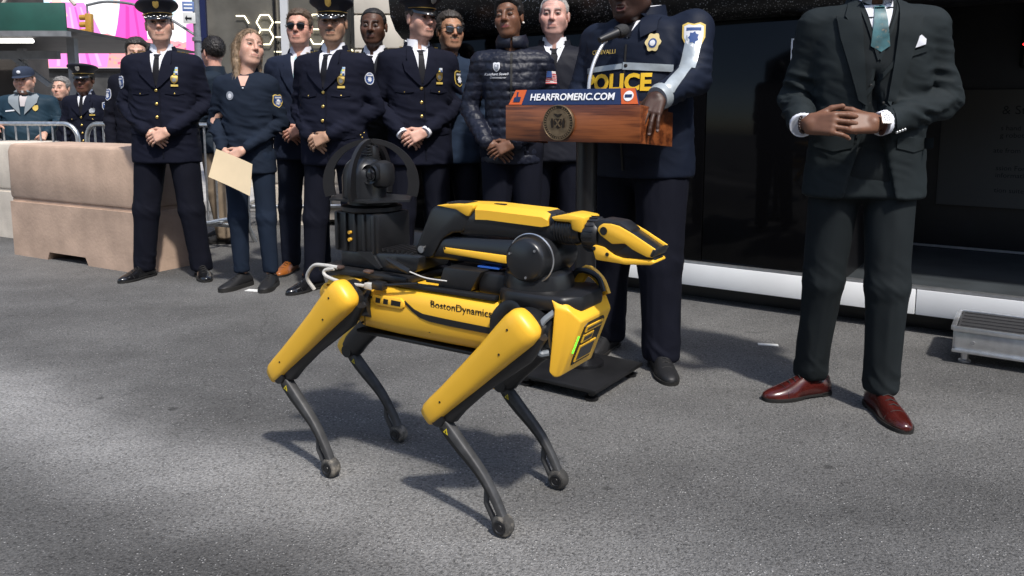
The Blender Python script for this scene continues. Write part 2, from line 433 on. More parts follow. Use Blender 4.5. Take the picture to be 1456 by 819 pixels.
for k in range(150):
    x = rnd.uniform(2.3, SX1 - 0.1); z = rnd.uniform(3.22, 4.25)
    flat('flower', blob(x, z, rnd.uniform(0.04, 0.10), rnd.uniform(0.03, 0.07), 6, 0.2), 3 + 0.002 * k, rnd.choice([(1, .20, .32), (1, .52, .52), (0.92, .12, .26), (1, .42, .30)]), n='screen_flower%d' % (k % 4))
# generic figure in a long pink skirt
flat('top_garment', [(0.35, 6.2), (1.9, 6.1), (2.2, 6.6), (1.8, 7.9), (0.9, 8.2), (0.4, 7.6)], 4, (1.0, 0.93, 0.95))
flat('skirt', [(0.15, 3.2), (2.9, 3.2), (3.05, 3.9), (2.75, 4.7), (2.45, 5.4), (2.0, 6.2), (0.4, 6.25), (0.3, 5.4), (0.05, 4.4)], 5, (1.0, 0.27, 0.72))
for k in range(5):
    x = 0.5 + 0.5 * k
    flat('skirt_fold', [(x, 3.25), (x + 0.16, 3.25), (0.75 + 0.26 * k + 0.08, 6.0), (0.75 + 0.26 * k, 6.0)], 6, [(1.0, 0.46, 0.82), (0.9, 0.12, 0.58)][k % 2], n='screen_fold%d' % (k % 2))
flat('forearm', [(0.3, 7.4), (0.55, 7.3), (1.2, 5.6), (1.0, 5.45), (0.6, 5.6)], 7, (1.0, 0.62, 0.55))
# second generic figure in a short pink dress
flat('figure_arm', [(3.45, 6.6), (3.68, 6.6), (3.33, 5.0), (3.13, 4.9)], 4, (1.0, .78, .70))
flat('figure_leg', [(3.78, 3.9), (4.33, 3.9), (4.43, 4.6), (3.68, 4.6)], 4, (1.0, .78, .70))
flat('dress', [(3.33, 4.45), (4.93, 4.45), (4.88, 5.3), (4.68, 6.0), (4.63, 6.5), (3.73, 6.5), (3.68, 6.0), (3.53, 5.2)], 5, (1.0, 0.10, 0.55))
flat('dress_fold', [(3.88, 4.5), (4.08, 4.5), (4.13, 6.0), (3.98, 6.1)], 6, (0.86, 0.05, 0.42))
flat('dress_fold', [(4.48, 4.5), (4.58, 4.5), (4.43, 6.1), (4.33, 6.0)], 6, (0.86, 0.05, 0.42))
flat('neck', blob(4.18, 6.7, 0.34, 0.4, 12, 0.02), 4, (1.0, .80, .72))
# third generic figure
flat('white_garment', [(6.3, 4.6), (7.1, 4.6), (7.15, 6.0), (6.8, 6.9), (6.4, 6.6)], 4.5, (1.0, .9, .95))
flat('pink_trousers', [(6.7, 3.2), (7.3, 3.2), (7.3, 5.3), (6.8, 5.2)], 5.5, (1.0, .2, .6))
tag(scr, 'large bright advertising screen showing pink dresses at the upper left', 'screen')
MB().box((SX1 / 2, 0.5, 1.55), (7.6, 0.5, 3.1)).build('support_wall', mat('dark_hoarding', (0.05, 0.05, 0.05), 0.7, var=(2, 0.4)), scr)

# ------------------------------------------------------------------ signal pole, mast arm and signals
M_pole = mat('grey_pole', (0.17, 0.18, 0.19), 0.5, 0.2, var=(5, 0.2))
M_sig = mat('signal_yellow', (0.42, 0.22, 0.03), 0.5, var=(8, 0.12))
M_lens = mat('dark_lens', (0.01, 0.01, 0.01), 0.15)
PY = 30.0
pole = empty('signal_pole', (-11.85, PY, 0))
MB().tube([(0, 0, 0), (0, 0, 8)], [0.15, 0.11], 14).build('shaft', M_pole, pole)
MB().lathe([(0.16, 3.72), (0.19, 3.74), (0.19, 3.86), (0.16, 3.88)], n=16).build('clamp', M_pole, pole)
MB().tube(bez([(0, 0, 3.9), (-1.1, 0, 4.6), (-2.2, 0, 5.05), (-3.3, 0, 5.18), (-4.1, 0, 5.05)], 20), [0.05] * 21, 8).build('mast_arm', M_pole, pole)
MB().tube([(-4.08, 0, 5.1), (-4.08, 0, 4.72)], 0.035, 8).build('hanger', M_pole, pole)
M_signtxt = mat('sign_white', (0.8, 0.8, 0.8), 0.5)
sg = MB().box((-0.22, -0.17, 4.98), (0.42, 0.02, 0.36), 0.004, 0.15).build('street_sign', mat('sign_blue', (0.10, 0.16, 0.34), 0.5), pole)
for i, z in enumerate((5.05, 4.92)):
    MB().box((-0.22, -0.186, z), (0.30, 0.004, 0.05), 0, 0.15).build('lettering_bar', M_signtxt, sg)
sg = MB().box((-0.2, -0.17, 4.56), (0.44, 0.02, 0.40), 0.004, 0.12).build('arrow_sign', mat('sign_pale', (0.55, 0.55, 0.53), 0.5), pole)
MB().prism([(-0.36, 4.55), (-0.27, 4.66), (-0.27, 4.58), (-0.1, 4.58), (-0.1, 4.52), (-0.27, 4.52), (-0.27, 4.44)], -0.195, -0.20, 'xz').build('arrow', M_blk, sg)
tag(pole, 'grey signal pole with street signs at the right edge of the pink screen', 'pole')
def signal_head(loc, label, tilt=0.0):
    root = empty('traffic_signal', loc)
    MB().box((0.06, 0, -0.40), (0.22, 0.26, 0.80), 0.02).build('housing', M_sig, root)
    for k in range(3):
        z = -0.135 - 0.265 * k
        vis = MB().tube([(-0.05, 0, z), (-0.27, 0, z - 0.02)], [0.105, 0.10], 14).build('visor', M_sig, root)
        MB().tube([(-0.272, 0, z - 0.02), (-0.278, 0, z - 0.02)], 0.085, 14).build('lens', M_lens, vis)
    root.rotation_euler = (0, tilt, math.radians(8))
    tag(root, label, 'traffic light', 'yellow traffic signals'); return root
signal_head((-15.93, PY, 4.74), 'yellow traffic signal hanging from the mast arm before the pink skirt', 0.04)
signal_head((-12.35, PY - 0.3, 3.10), 'yellow traffic signal low on the pole behind the leftmost officer\'s shoulder')

# ------------------------------------------------------------------ storefront with hexagon lights
M_glass_dark = mat('storefront_glass', (0.055, 0.055, 0.05), 0.08, var=(0.9, 0.5, 5))
M_mull = mat('pale_mullion', (0.52, 0.53, 0.54), 0.5, var=(2, 0.1))
M_hex = mat('lit_hexagon', (0.9, 0.85, 0.6), 0.4, emit=((1.0, 0.90, 0.62), 1.5))
sf = empty('storefront', (-3.95, 10.4, 0.13))
sw = 3.3
MB().box((sw / 2, 1.6, 2.2), (sw, 0.2, 4.4)).build('inner_wall', mat('shop_inside', (0.26, 0.24, 0.20), 0.8, var=(1.6, 0.5, 5)), sf)
MB().box((0.12, 0.9, 2.2), (0.2, 1.5, 4.4)).build('side_wall', M_dark_int, sf)
for k in range(3):
    MB().box((0.42 + 0.95 * k, 0.0, 2.2), (0.93, 0.02, 4.3)).build('pane', mat('window_glass', (0.20, 0.19, 0.165), 0.06, spec=0.5, trans=0.45, var=(1.6, 0.45, 5)), sf)
for x, w, m in ((-0.05, 0.07, mat('dark_blue_trim', (0.01, 0.015, 0.06), 0.4)), (0.87, 0.02, M_blk), (1.0, 0.28, M_mull), (2.78, 0.10, M_mull)):
    MB().box((x if x != 1.0 else 1.0, -0.02, 2.2), (w if x != 1.0 else 0.10, 0.08, 4.4)).build('mullion', m, sf)
# scalloped ornament column
for k in range(9):
    MB().ell((0.24, 0.02, 1.15 + 0.20 * k), (0.055, 0.03, 0.10), 10, 8).build('ornament', mat('dull_ornament', (0.30, 0.30, 0.27), 0.5), sf)
def hexa(cx, cz, r, skip=()):
    for k in range(6):
        if k in skip: continue
        a, b = math.radians(60 * k), math.radians(60 * k + 60)
        MB().tube([(cx + r * math.cos(a), -0.05, cz + r * math.sin(a)), (cx + r * math.cos(b), -0.05, cz + r * math.sin(b))], 0.009, 6).build('light_tube', M_hex, sf)
R = 0.108; hx, hz = R * 1.5, R * math.sqrt(3) / 2
hexa(0.745, 1.955, R); hexa(0.745, 1.955 + 2 * hz, R, (4,)); hexa(0.745 + hx, 1.955 + hz, R, (2, 3, 0))
hexa(0.745 + hx, 1.955 - hz, R, (1, 2, 3, 0, 5)); hexa(0.43, 2.13, R, (2, 3, 4, 5))
for (cx, cz, sk) in ((1.42, 1.96, ()), (1.42 + hx, 1.96 + hz, (3, 2)), (1.42, 1.96 + 2 * hz, (4,)), (1.97, 1.80, (1, 2)), (1.42 + hx, 1.96 - hz, (2, 3, 5))):
    hexa(cx, cz, R, sk)
for k, (x, z, w) in enumerate(((0.6, 2.0, .7), (1.7, 1.95, .8), (0.55, 1.15, .6), (1.75, 1.2, .9))):
    MB().box((x, 1.3, z), (w, 0.3, 0.03)).build('shelf', M_stone, sf)
    for j in range(5):
        MB().lathe([(0.035, 0), (0.05, 0.05), (0.02, 0.12), (0.02, 0.15)], (x - w / 2 + 0.08 + j * w / 5.3, 1.3, z + 0.015), 8).build('shelf_goods', M_bronze if j % 2 else M_conc2, sf)
MB().box((sw / 2, -0.02, 0.3), (sw, 0.12, 0.6)).build('stall_riser', M_stone, sf)
tag(sf, 'glass storefront with glowing hexagon outline lights behind the sunglasses man', 'storefront')
# cream stone building with white panel to the right of the storefront
cb = empty('cream_building', (-1.95, 9.9, 0.13))
MB().box((0.75, 0.5, 3.0), (1.5, 0.9, 6.0), 0.02).build('wall', M_stone, cb)
for k in range(10):
    MB().box((0.30, 0.03, 0.3 + 0.42 * k), (0.62, 0.06, 0.40), 0.012).build('stone_block', M_stone, cb)
MB().box((0.72, 0.0, 2.4), (0.20, 0.10, 4.8), 0.01).build('white_panel', M_white, cb)
sg = MB().box((0.53, -0.06, 1.47), (0.13, 0.03, 0.30), 0.01).build('notice_frame', M_blk, cb)
MB().box((0.53, -0.082, 1.47), (0.10, 0.01, 0.26)).build('notice', M_white, sg)
tag(cb, 'cream stone building front with a white panel beside the black showcase', 'building')

# tall city blocks enclosing the street (seen in reflections and at the frame edges)
def tower(x, y, w, d, h, label, c):
    root = empty('office_tower', (x, y, 0))
    MB().box((0, 0, h / 2), (w, d, h)).build('wall', mat('tower_%s' % label.split()[0], c, 0.7, var=(0.4, 0.2)), root)
    tag(root, label, 'building', 'towers across the street'); return root
tower(-34, 30, 16, 50, 45, 'grey office tower rising far left behind the sidewalk shed', (0.25, 0.24, 0.23))
tower(-8, 75, 70, 14, 60, 'brown office tower closing the street behind the pink screen', (0.22, 0.19, 0.17))

# unseen building added behind the camera to darken panel reflections and cut skylight
root = empty('added_facing_building', (0, -30, 0))
MB().box((0, -4, 9), (90, 8, 18)).build('wall', mat('facing_stone', (0.12, 0.11, 0.10), 0.7, var=(0.5, 0.3)), root)
o0 = None
for r_ in range(3):
    for k in range(14):
        if o0 is None:
            o0 = MB().box((0, 0, 0), (3.2, 0.3, 2.6)).build('window', mat('facing_window', (0.35, 0.35, 0.33), 0.3, var=(0.8, 0.5)), root); o = o0
        else: o = link_mesh('window', o0.data, root)
        o.location = (-37 + 5.6 * k, 0.05, 4.5 + 4.6 * r_)
tag(root, 'unseen stone building added behind the photographer to darken reflections and skylight', 'building')

# ------------------------------------------------------------------ black mobile showcase
TR = math.atan2(-0.56, 0.828)
tk = empty('display_trailer', (0.68, 4.84, 0), TR)
XL, XO, XR = -1.75, 1.27, 4.2
def reflection_specks_mat():  # white specks in the base colour stand in for reflected city lights
    m = bpy.data.materials.new('black_painted_reflections'); m.use_nodes = True
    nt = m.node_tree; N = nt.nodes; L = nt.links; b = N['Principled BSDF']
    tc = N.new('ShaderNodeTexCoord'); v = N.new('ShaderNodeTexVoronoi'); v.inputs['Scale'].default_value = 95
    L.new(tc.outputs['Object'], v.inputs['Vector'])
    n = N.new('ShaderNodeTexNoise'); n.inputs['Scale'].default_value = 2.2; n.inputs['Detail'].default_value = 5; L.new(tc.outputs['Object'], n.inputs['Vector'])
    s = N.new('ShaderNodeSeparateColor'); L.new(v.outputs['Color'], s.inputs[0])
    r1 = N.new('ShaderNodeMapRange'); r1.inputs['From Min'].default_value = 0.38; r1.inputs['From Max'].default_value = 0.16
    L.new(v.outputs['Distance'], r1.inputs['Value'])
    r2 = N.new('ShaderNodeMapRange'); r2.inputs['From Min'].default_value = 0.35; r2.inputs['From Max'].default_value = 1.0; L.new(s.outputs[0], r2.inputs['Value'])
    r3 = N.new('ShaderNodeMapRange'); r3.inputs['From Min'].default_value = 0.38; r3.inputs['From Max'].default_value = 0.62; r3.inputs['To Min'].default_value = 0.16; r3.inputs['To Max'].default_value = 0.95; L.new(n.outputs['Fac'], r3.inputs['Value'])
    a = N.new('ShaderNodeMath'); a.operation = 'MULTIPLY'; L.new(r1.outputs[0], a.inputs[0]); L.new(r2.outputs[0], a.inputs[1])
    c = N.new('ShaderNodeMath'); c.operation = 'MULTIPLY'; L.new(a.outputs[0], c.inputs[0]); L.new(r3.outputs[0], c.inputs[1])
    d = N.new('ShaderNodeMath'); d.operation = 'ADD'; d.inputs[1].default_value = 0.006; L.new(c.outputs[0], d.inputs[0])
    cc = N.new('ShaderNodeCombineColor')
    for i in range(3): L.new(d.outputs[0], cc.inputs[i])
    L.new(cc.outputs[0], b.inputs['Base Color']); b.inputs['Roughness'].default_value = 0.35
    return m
M_reflection_specks = reflection_specks_mat()
MB().box(((XL + XR) / 2, 0.9, 0.052), (XR - XL - 0.1, 1.5, 0.10)).build('underframe', M_blk, tk)
for x0, x1_ in ((XL, 0.2), (0.204, XO + 0.4), (XO + 0.404, XR)):
    MB().box(((x0 + x1_) / 2, 0.03, 0.168), (x1_ - x0, 0.06, 0.132), 0.004).build('skirt_panel', M_white, tk)
MB().box(((XL + XR) / 2, 0.022, 0.242), (XR - XL, 0.04, 0.014)).build('edge_trim', M_alu, tk)
# glossy wall panels on the left
for x0, x1_ in ((XL, -0.55), (-0.546, 0.52), (0.524, XO)):
    MB().box(((x0 + x1_) / 2, 0.05, 0.96), (x1_ - x0, 0.06, 1.42), 0.004).build('wall_panel', M_blk_gloss, tk)
# fascia with a rolled lower edge, street reflections painted on as white specks
g = MB(); prof = [(0.10, 1.66), (0.04, 1.64), (-0.05, 1.655), (-0.12, 1.71), (-0.17, 1.80), (-0.19, 1.95), (-0.19, 2.9), (0.10, 2.9)]
g.prism([(p[0], p[1]) for p in prof], XL, XO + 0.15, 'yz'); g.build('fascia', M_reflection_specks, tk)
g = MB(); g.prism([(p[0], p[1]) for p in prof], XO + 0.154, XR, 'yz'); g.build('fascia', M_blk, tk)
M_letter = mat('grey_lettering', (0.30, 0.31, 0.33), 0.5)
for k in range(2):
    x = -0.66 + 0.36 * k
    MB().prism([(x, 1.90), (x + 0.14, 1.89), (x + 0.36, 2.35), (x + 0.20, 2.35)], -0.192, -0.196, 'xz').build('lettering', M_letter, tk)
MB().box((1.85, 0.8, 2.92), (XR - XL + 2, 1.7, 0.05)).build('roof', M_blk, tk)
# open bay on the right: floor, back wall, panel, side walls
M_floor = mat('charcoal_floor', (0.028, 0.034, 0.038), 0.7, var=(6, 0.3, 6), bump=(60, 0.2, 0.002))
MB().box(((XO + XR) / 2, 0.75, 0.225), (XR - XO, 1.42, 0.02)).build('bay_floor', M_floor, tk)
MB().box(((XO + XR) / 2, 1.46, 1.4), (XR - XO, 0.06, 2.6)).build('back_wall', M_blk, tk)
for x in (XL + 0.035, XO + 0.02, XR - 0.02):
    MB().box((x, 0.75, 1.4), (0.06, 1.35, 2.6)).build('side_wall', M_blk, tk)
MB().box(((XO + XR) / 2, 0.75, 2.1), (XR - XO - 0.1, 1.35, 0.05)).build('bay_ceiling', M_blk, tk)
MB().box(((XO + XR) / 2, 1.425, 0.248), (XR - XO - 0.1, 0.012, 0.014)).build('floor_strip', M_alu, tk)
MB().box((XO + 0.02, -0.02, 0.28), (0.05, 0.04, 0.09), 0.005).build('door_hinge', M_alu, tk)
M_panel = mat('dim_display_panel', (0.13, 0.125, 0.11), 0.6, var=(0.8, 0.1))
pn = MB().box((2.55, 1.40, 0.90), (1.9, 0.03, 0.74), 0.004).build('display_panel', M_panel, tk)
M_ptxt = mat('panel_print', (0.02, 0.02, 0.018), 0.6)
for (t, z, s, x) in (('& Start', 1.14, 0.075, 1.93), ("s hand stop", 1.03, 0.042, 1.93), ('g robots and patrol routes', 0.985, 0.042, 1.93),
                     ('ate from the object mission', 0.89, 0.042, 1.90), ('ssion Form and send', 0.78, 0.042, 1.92), ('information', 0.735, 0.042, 1.92), ('tion suite and configuration', 0.64, 0.042, 1.92)):
    text_obj('panel_text', t, s, M_ptxt, pn, basis((x, 1.383, z), (1, 0, 0), (0, 0, 1)), align='LEFT')
MB().box((2.45, 1.36, 1.62), (0.9, 0.1, 0.45), 0.02).build('wall_screen', M_blk_gloss, tk)
MB().ell((2.02, 1.30, 1.535), (0.008, 0.004, 0.008), 8, 6).build('red_indicator', mat('red_led', (0.4, 0, 0), 0.4, emit=((1, 0.02, 0.02), 3.0)), tk)
# poster outline on the glossy wall
fr = [(0.72, 1.19), (0.72, 1.42), (1.12, 1.42), (1.12, 1.19)]
g = MB()
g.box((1.10, 0.017, 1.52), (0.22, 0.006, 0.008)).box((0.994, 0.017, 1.355), (0.008, 0.006, 0.335)).box((1.206, 0.017, 1.355), (0.008, 0.006, 0.335))
po = g.build('poster_outline', mat('white_line', (0.75, 0.75, 0.75), 0.5), tk)
MB().box((1.045, 0.017, 1.475), (0.07, 0.006, 0.062)).build('poster_mark', MATS['white_line'], po)
MB().box((1.048, 0.012, 1.476), (0.014, 0.004, 0.02)).build('poster_glyph', M_blk, po)
tag(tk, 'black display trailer with white skirt and painted reflection specks on its fascia behind the lectern', 'trailer')

# ------------------------------------------------------------------ aluminium step
st = empty('portable_step', (2.003, 3.446, 0), TR)
SL, SD, SH = 1.25, 0.36, 0.165
MB().box((SL / 2, SD / 2, SH - 0.004), (SL - 0.03, SD - 0.03, 0.012)).build('tread', mat('black_grip_tread', (0.03, 0.03, 0.032), 0.7, bump=(220, 0.8, 0.003)), st)
for k in range(5):
    MB().box((SL / 2, 0.05 + 0.065 * k, SH + 0.004), (SL - 0.05, 0.012, 0.006)).build('grip_rib', MATS['black_grip_tread'], st)
g = MB()
g.box((SL / 2, 0.0, SH - 0.005), (SL, 0.02, 0.022), 0.003).box((SL / 2, SD, SH - 0.005), (SL, 0.02, 0.022), 0.003)
g.box((0, SD / 2, SH - 0.005), (0.02, SD - 0.022, 0.022), 0.003).box((SL, SD / 2, SH - 0.005), (0.02, SD - 0.022, 0.022), 0.003)
g.build('rim', M_alu, st)
g = MB()
g.box((SL / 2, 0.006, SH - 0.062), (SL - 0.02, 0.012, 0.088), 0.002).box((0.006, SD / 2, SH - 0.062), (0.012, SD - 0.03, 0.088), 0.002)
g.box((SL / 2, -0.004, SH - 0.105), (SL, 0.022, 0.012), 0.002).build('side_rail', M_alu, st)
for x in (0.05, SL - 0.05):
    for y in (0.05, SD - 0.05):
        l = MB().cyl((x, y, 0.012), (x, y, SH - 0.02), 0.017, 14).build('leg', M_alu, st)
        MB().lathe([(0.026, 0.0), (0.026, 0.008), (0.018, 0.014)], (x, y, 0), 14).build('foot_pad', M_alu, l)
for x in (0.08, 0.32, 0.58, 0.85):
    MB().tube([(x, 0.0, SH - 0.06), (x, -0.006, SH - 0.06)], 0.008, 10).build('bolt', M_steel_grey, st)
tag(st, 'low aluminium step with black grip tread at the right edge', 'step')

# ------------------------------------------------------------------ bits of white tape on the road
M_tape = mat('white_tape', (0.75, 0.75, 0.72), 0.6, var=(30, 0.1))
def tape(x, y, w, d, a, label):
    o = MB().box((0, 0, 0.0035), (w, d, 0.003)).build('tape_strip', M_tape); o.location = (x, y, 0); o.rotation_euler.z = a
    tag(o, label, 'tape', 'tape marks on the road')
tape(1.253, 3.705, 0.095, 0.03, -0.22, 'white tape strip on the road behind the oxblood shoes')
tape(-1.63, 4.86, 0.13, 0.05, -0.25, 'white tape strip by the black trainers of the woman')
tape(-0.40, 2.61, 0.012, 0.01, 0.3, 'tiny white scrap on the open asphalt at lower left')

# ------------------------------------------------------------------ lectern
LT = math.atan2(-0.57, 0.82)
lec = empty('lectern', (0.30, 3.21, 0), LT)
M_wood = None
def wood_mat():
    m = bpy.data.materials.new('walnut'); m.use_nodes = True
    nt = m.node_tree; N = nt.nodes; L = nt.links; b = N['Principled BSDF']
    tc = N.new('ShaderNodeTexCoord'); mp = N.new('ShaderNodeMapping'); mp.inputs['Scale'].default_value = (1.1, 6, 9)
    L.new(tc.outputs['Object'], mp.inputs['Vector'])
    n1 = N.new('ShaderNodeTexNoise'); n1.inputs['Scale'].default_value = 1.6; n1.inputs['Detail'].default_value = 3; L.new(mp.outputs[0], n1.inputs['Vector'])
    mp2 = N.new('ShaderNodeMapping'); mp2.inputs['Scale'].default_value = (3, 40, 160); L.new(tc.outputs['Object'], mp2.inputs['Vector'])
    n2 = N.new('ShaderNodeTexNoise'); n2.inputs['Scale'].default_value = 2.0; n2.inputs['Detail'].default_value = 4; L.new(mp2.outputs[0], n2.inputs['Vector'])
    w = N.new('ShaderNodeMath'); w.operation = 'MULTIPLY'; w.inputs[1].default_value = 22; L.new(n1.outputs['Fac'], w.inputs[0])
    s = N.new('ShaderNodeMath'); s.operation = 'SINE'; L.new(w.outputs[0], s.inputs[0])
    a = N.new('ShaderNodeMath'); a.operation = 'MULTIPLY_ADD'; a.inputs[1].default_value = 0.28; L.new(s.outputs[0], a.inputs[0]); L.new(n2.outputs['Fac'], a.inputs[2])
    cr = N.new('ShaderNodeValToRGB'); cr.color_ramp.elements[0].position = 0.15; cr.color_ramp.elements[0].color = (0.085, 0.020, 0.006, 1)
    cr.color_ramp.elements[1].position = 0.85; cr.color_ramp.elements[1].color = (0.32, 0.095, 0.028, 1)
    L.new(a.outputs[0], cr.inputs[0]); L.new(cr.outputs[0], b.inputs['Base Color'])
    b.inputs['Roughness'].default_value = 0.38; b.inputs['Coat Weight'].default_value = 0.25; b.inputs['Coat Roughness'].default_value = 0.25
    return m
M_wood = wood_mat()
# head box: local x along the front (width), y away from viewer; front right corner at world (0.49, 3.0)
hw = 0.63; hd = 0.31
fc = Matrix.Rotation(LT, 3, 'Z').inverted() @ Vector((0.49 - 0.30, 3.0 - 3.21, 0))
xr, yf = fc.x, fc.y; xl = xr - hw
MB().box(((xl + xr) / 2, yf + 0.009, 1.087), (hw, 0.018, 0.148), 0.002).build('front_board', M_wood, lec)
for x in (xl + 0.010, xr - 0.010):
    g = MB(); g.prism([(yf + 0.0185, 1.013), (yf + hd, 0.99), (yf + hd, 1.13), (yf + 0.0185, 1.160)], x - 0.009, x + 0.009, 'yz', 0.001); g.build('side_board', M_wood, lec)
MB().box(((xl + xr) / 2, yf + hd / 2 + 0.01, 1.02), (hw - 0.04, hd - 0.03, 0.016)).build('bottom_board', M_wood, lec)
MB().box(((xl + xr) / 2, yf + hd / 2 + 0.06, 1.155), (hw - 0.04, hd - 0.13, 0.016), 0, Matrix.Rotation(-0.15, 3, 'X')).build('reading_shelf', M_wood, lec)
# slanted banner panel on the front edge
M_navyp = mat('banner_navy', (0.012, 0.026, 0.085), 0.45); M_orange = mat('banner_orange', (0.62, 0.11, 0.02), 0.5); M_wtxt = mat('banner_white', (0.85, 0.85, 0.85), 0.5)
tilt = math.radians(18); up = Vector((0, math.sin(tilt), math.cos(tilt))); bh = 0.066
ctr = Vector(((xl + xr) / 2, yf + 0.012, 1.161))
def bpt(u, v, off=0.0):
    nrm = Vector((0, -math.cos(tilt), math.sin(tilt)))
    return ctr + Vector((u, 0, 0)) + up * v + nrm * off
def bpoly(name, uv, off, m, parent=None, th=0.004):
    g = MB(); a = [bpt(u, v, off) for u, v in uv]; b = [bpt(u, v, off - th) for u, v in uv]; n = len(uv)
    g.add(a + b, [tuple(range(n)), tuple(range(2 * n - 1, n - 1, -1))] + [(i, n + i, n + (i + 1) % n, (i + 1) % n) for i in range(n)])
    return g.build(name, m, parent or lec, smooth=False)
W2 = hw / 2 - 0.012
bn = bpoly('banner', [(-W2, 0), (W2, 0), (W2 - 0.024, bh), (-W2 + 0.024, bh)], 0.006, M_navyp, th=0.010)
bpoly('orange_end', [(-W2 + .001, 0.001), (-W2 + 0.066, 0.001), (-W2 + 0.080, bh - .001), (-W2 + 0.0245, bh - .001)], 0.0085, M_orange, bn, 0.002)
bpoly('orange_end', [(W2 - .001, 0.001), (W2 - 0.072, 0.001), (W2 - 0.086, bh - .001), (W2 - 0.0245, bh - .001)], 0.0085, M_orange, bn, 0.002)
up_m = basis(bpt(0.0, bh * 0.47, 0.0092), (1, 0, 0), up)
text_obj('banner_text', 'HEARFROMERIC.COM', 0.0405, M_wtxt, bn, up_m, bold=0.0009, spacing=1.0)
# pointing-hand mark (left) and round badge (right)
def circ(u, v, r, n=20): return [(u + r * math.cos(t), v + r * math.sin(t)) for t in np.linspace(0, 2 * math.pi, n, endpoint=False)]
u0 = -W2 + 0.037
bpoly('hand_mark', [(u0 - .015, .012), (u0 + .019, .012), (u0 + .021, .034), (u0 + .004, .035), (u0 + .005, .056), (u0 - .002, .056), (u0 - .003, .035), (u0 - .013, .030)], 0.0105, M_navyp, bn, 0.0015)
u1 = W2 - 0.046
bpoly('round_mark', circ(u1, .033, .021), 0.0105, M_wtxt, bn, 0.0015)
bpoly('round_mark_band', [(u1 - .015, .027), (u1 + .015, .027), (u1 + .015, .039), (u1 - .015, .039)], 0.0120, M_navyp, bn, 0.001)
# bronze seal: rim, ring of raised letters, shield with crossed sails, figures, eagle
M_brz = mat('bronze', (0.21, 0.145, 0.085), 0.45, 0.75, var=(60, 0.25)); M_brzd = mat('dark_bronze', (0.035, 0.025, 0.018), 0.5, 0.6)
sx, sz = (xl + xr) / 2 - 0.045, 1.090; sr = 0.073
def seal_c(r, y0, y1, m, name, par):
    return MB().tube([(sx, y0, sz), (sx, y1, sz)], r, 40).build(name, m, par)
seal = seal_c(sr, yf, yf - 0.012, M_brz, 'city_seal', lec)
def tor(R_, r_, y, m, name):
    MB().tube([(sx + R_ * math.cos(t), y, sz + R_ * math.sin(t)) for t in np.linspace(0, 2 * math.pi, 40, endpoint=False)], r_, 6, close=True, up=(0, 1, 0)).build(name, m, seal)
tor(sr - .003, .0025, yf - .0125, M_brz, 'rim'); tor(sr - .018, .0014, yf - .0125, M_brz, 'inner_rim')
seal_c(sr - .0045, yf - .0118, yf - .0124, M_brzd, 'letter_ground', seal); seal_c(sr - .0185, yf - .0124, yf - .0136, M_brz, 'field', seal)
for k in range(36):
    t = math.radians(100 + 340 * k / 36); r_ = sr - .0115
    MB().box((sx + r_ * math.cos(t), yf - .0132, sz + r_ * math.sin(t)), (.0052, .0022, .0085), 0, Matrix.Rotation(-t + math.pi / 2, 3, 'Y')).build('raised_letter', M_brz, seal)
g = MB(); g.prism([(sx - .017, sz + .016), (sx + .017, sz + .016), (sx + .017, sz - .006), (sx + .009, sz - .019), (sx, sz - .024), (sx - .009, sz - .019), (sx - .017, sz - .006)], yf - .0135, yf - .0155, 'xz'); g.build('shield', M_brzd, seal)
for a in (0.9, -0.9):
    MB().box((sx, yf - .0165, sz - .002), (.036, .002, .0055), 0, Matrix.Rotation(a, 3, 'Y')).build('sail', M_brz, seal)
for s_ in (-1, 1):
    MB().prism([(sx + s_ * .021, sz - .02), (sx + s_ * .030, sz - .02), (sx + s_ * .034, sz + .004), (sx + s_ * .030, sz + .018), (sx + s_ * .026, sz + .018), (sx + s_ * .021, sz + .004)], yf - .0135, yf - .0165, 'xz').build('figure', M_brzd, seal)
    MB().prism([(sx, sz + .022), (sx + s_ * .010, sz + .026), (sx + s_ * .020, sz + .036), (sx + s_ * .012, sz + .037), (sx, sz + .034)], yf - .0135, yf - .0165, 'xz').build('wing', M_brzd, seal)
# column and base plate
MB().tube([(-0.02, 0.05, 0.07), (-0.02, 0.05, 1.012)], 0.045, 20).build('column', M_blk, lec)
MB().lathe([(0.085, 0.055), (0.085, 0.07), (0.05, 0.085)], (-0.02, 0.05, 0), 24).build('column_flange', M_blk, lec)
M_plate = mat('black_steel_plate', (0.012, 0.012, 0.013), 0.5, 0.3, var=(9, 0.5, 6), bump=(40, 0.1, 0.002), wear=(25, 0.70, (0.05, 0.048, 0.045)))
R2 = Matrix.Rotation(LT, 3, 'Z').inverted()
pc = [R2 @ Vector((p[0] - 0.30, p[1] - 3.21, 0)) for p in ((0.021, 3.143), (0.329, 2.923), (0.567, 3.284), (0.234, 3.497))]
px0, px1 = (pc[0].x + pc[3].x) / 2, (pc[1].x + pc[2].x) / 2; py0, py1 = (pc[0].y + pc[1].y) / 2, (pc[2].y + pc[3].y) / 2
MB().box(((px0 + px1) / 2, (py0 + py1) / 2, 0.048), (px1 - px0, py1 - py0, 0.016), 0.003).build('base_plate', M_plate, lec)
for x in (px0 + 0.04, px1 - 0.04):
    for y in (py0 + 0.04, py1 - 0.04):
        MB().lathe([(0.028, 0.0), (0.030, 0.012), (0.014, 0.018), (0.014, 0.041)], (x, y, 0), 14).build('caster', M_blk, lec)
tag(lec, 'walnut lectern with round bronze seal and blue banner on a black stand', 'lectern')
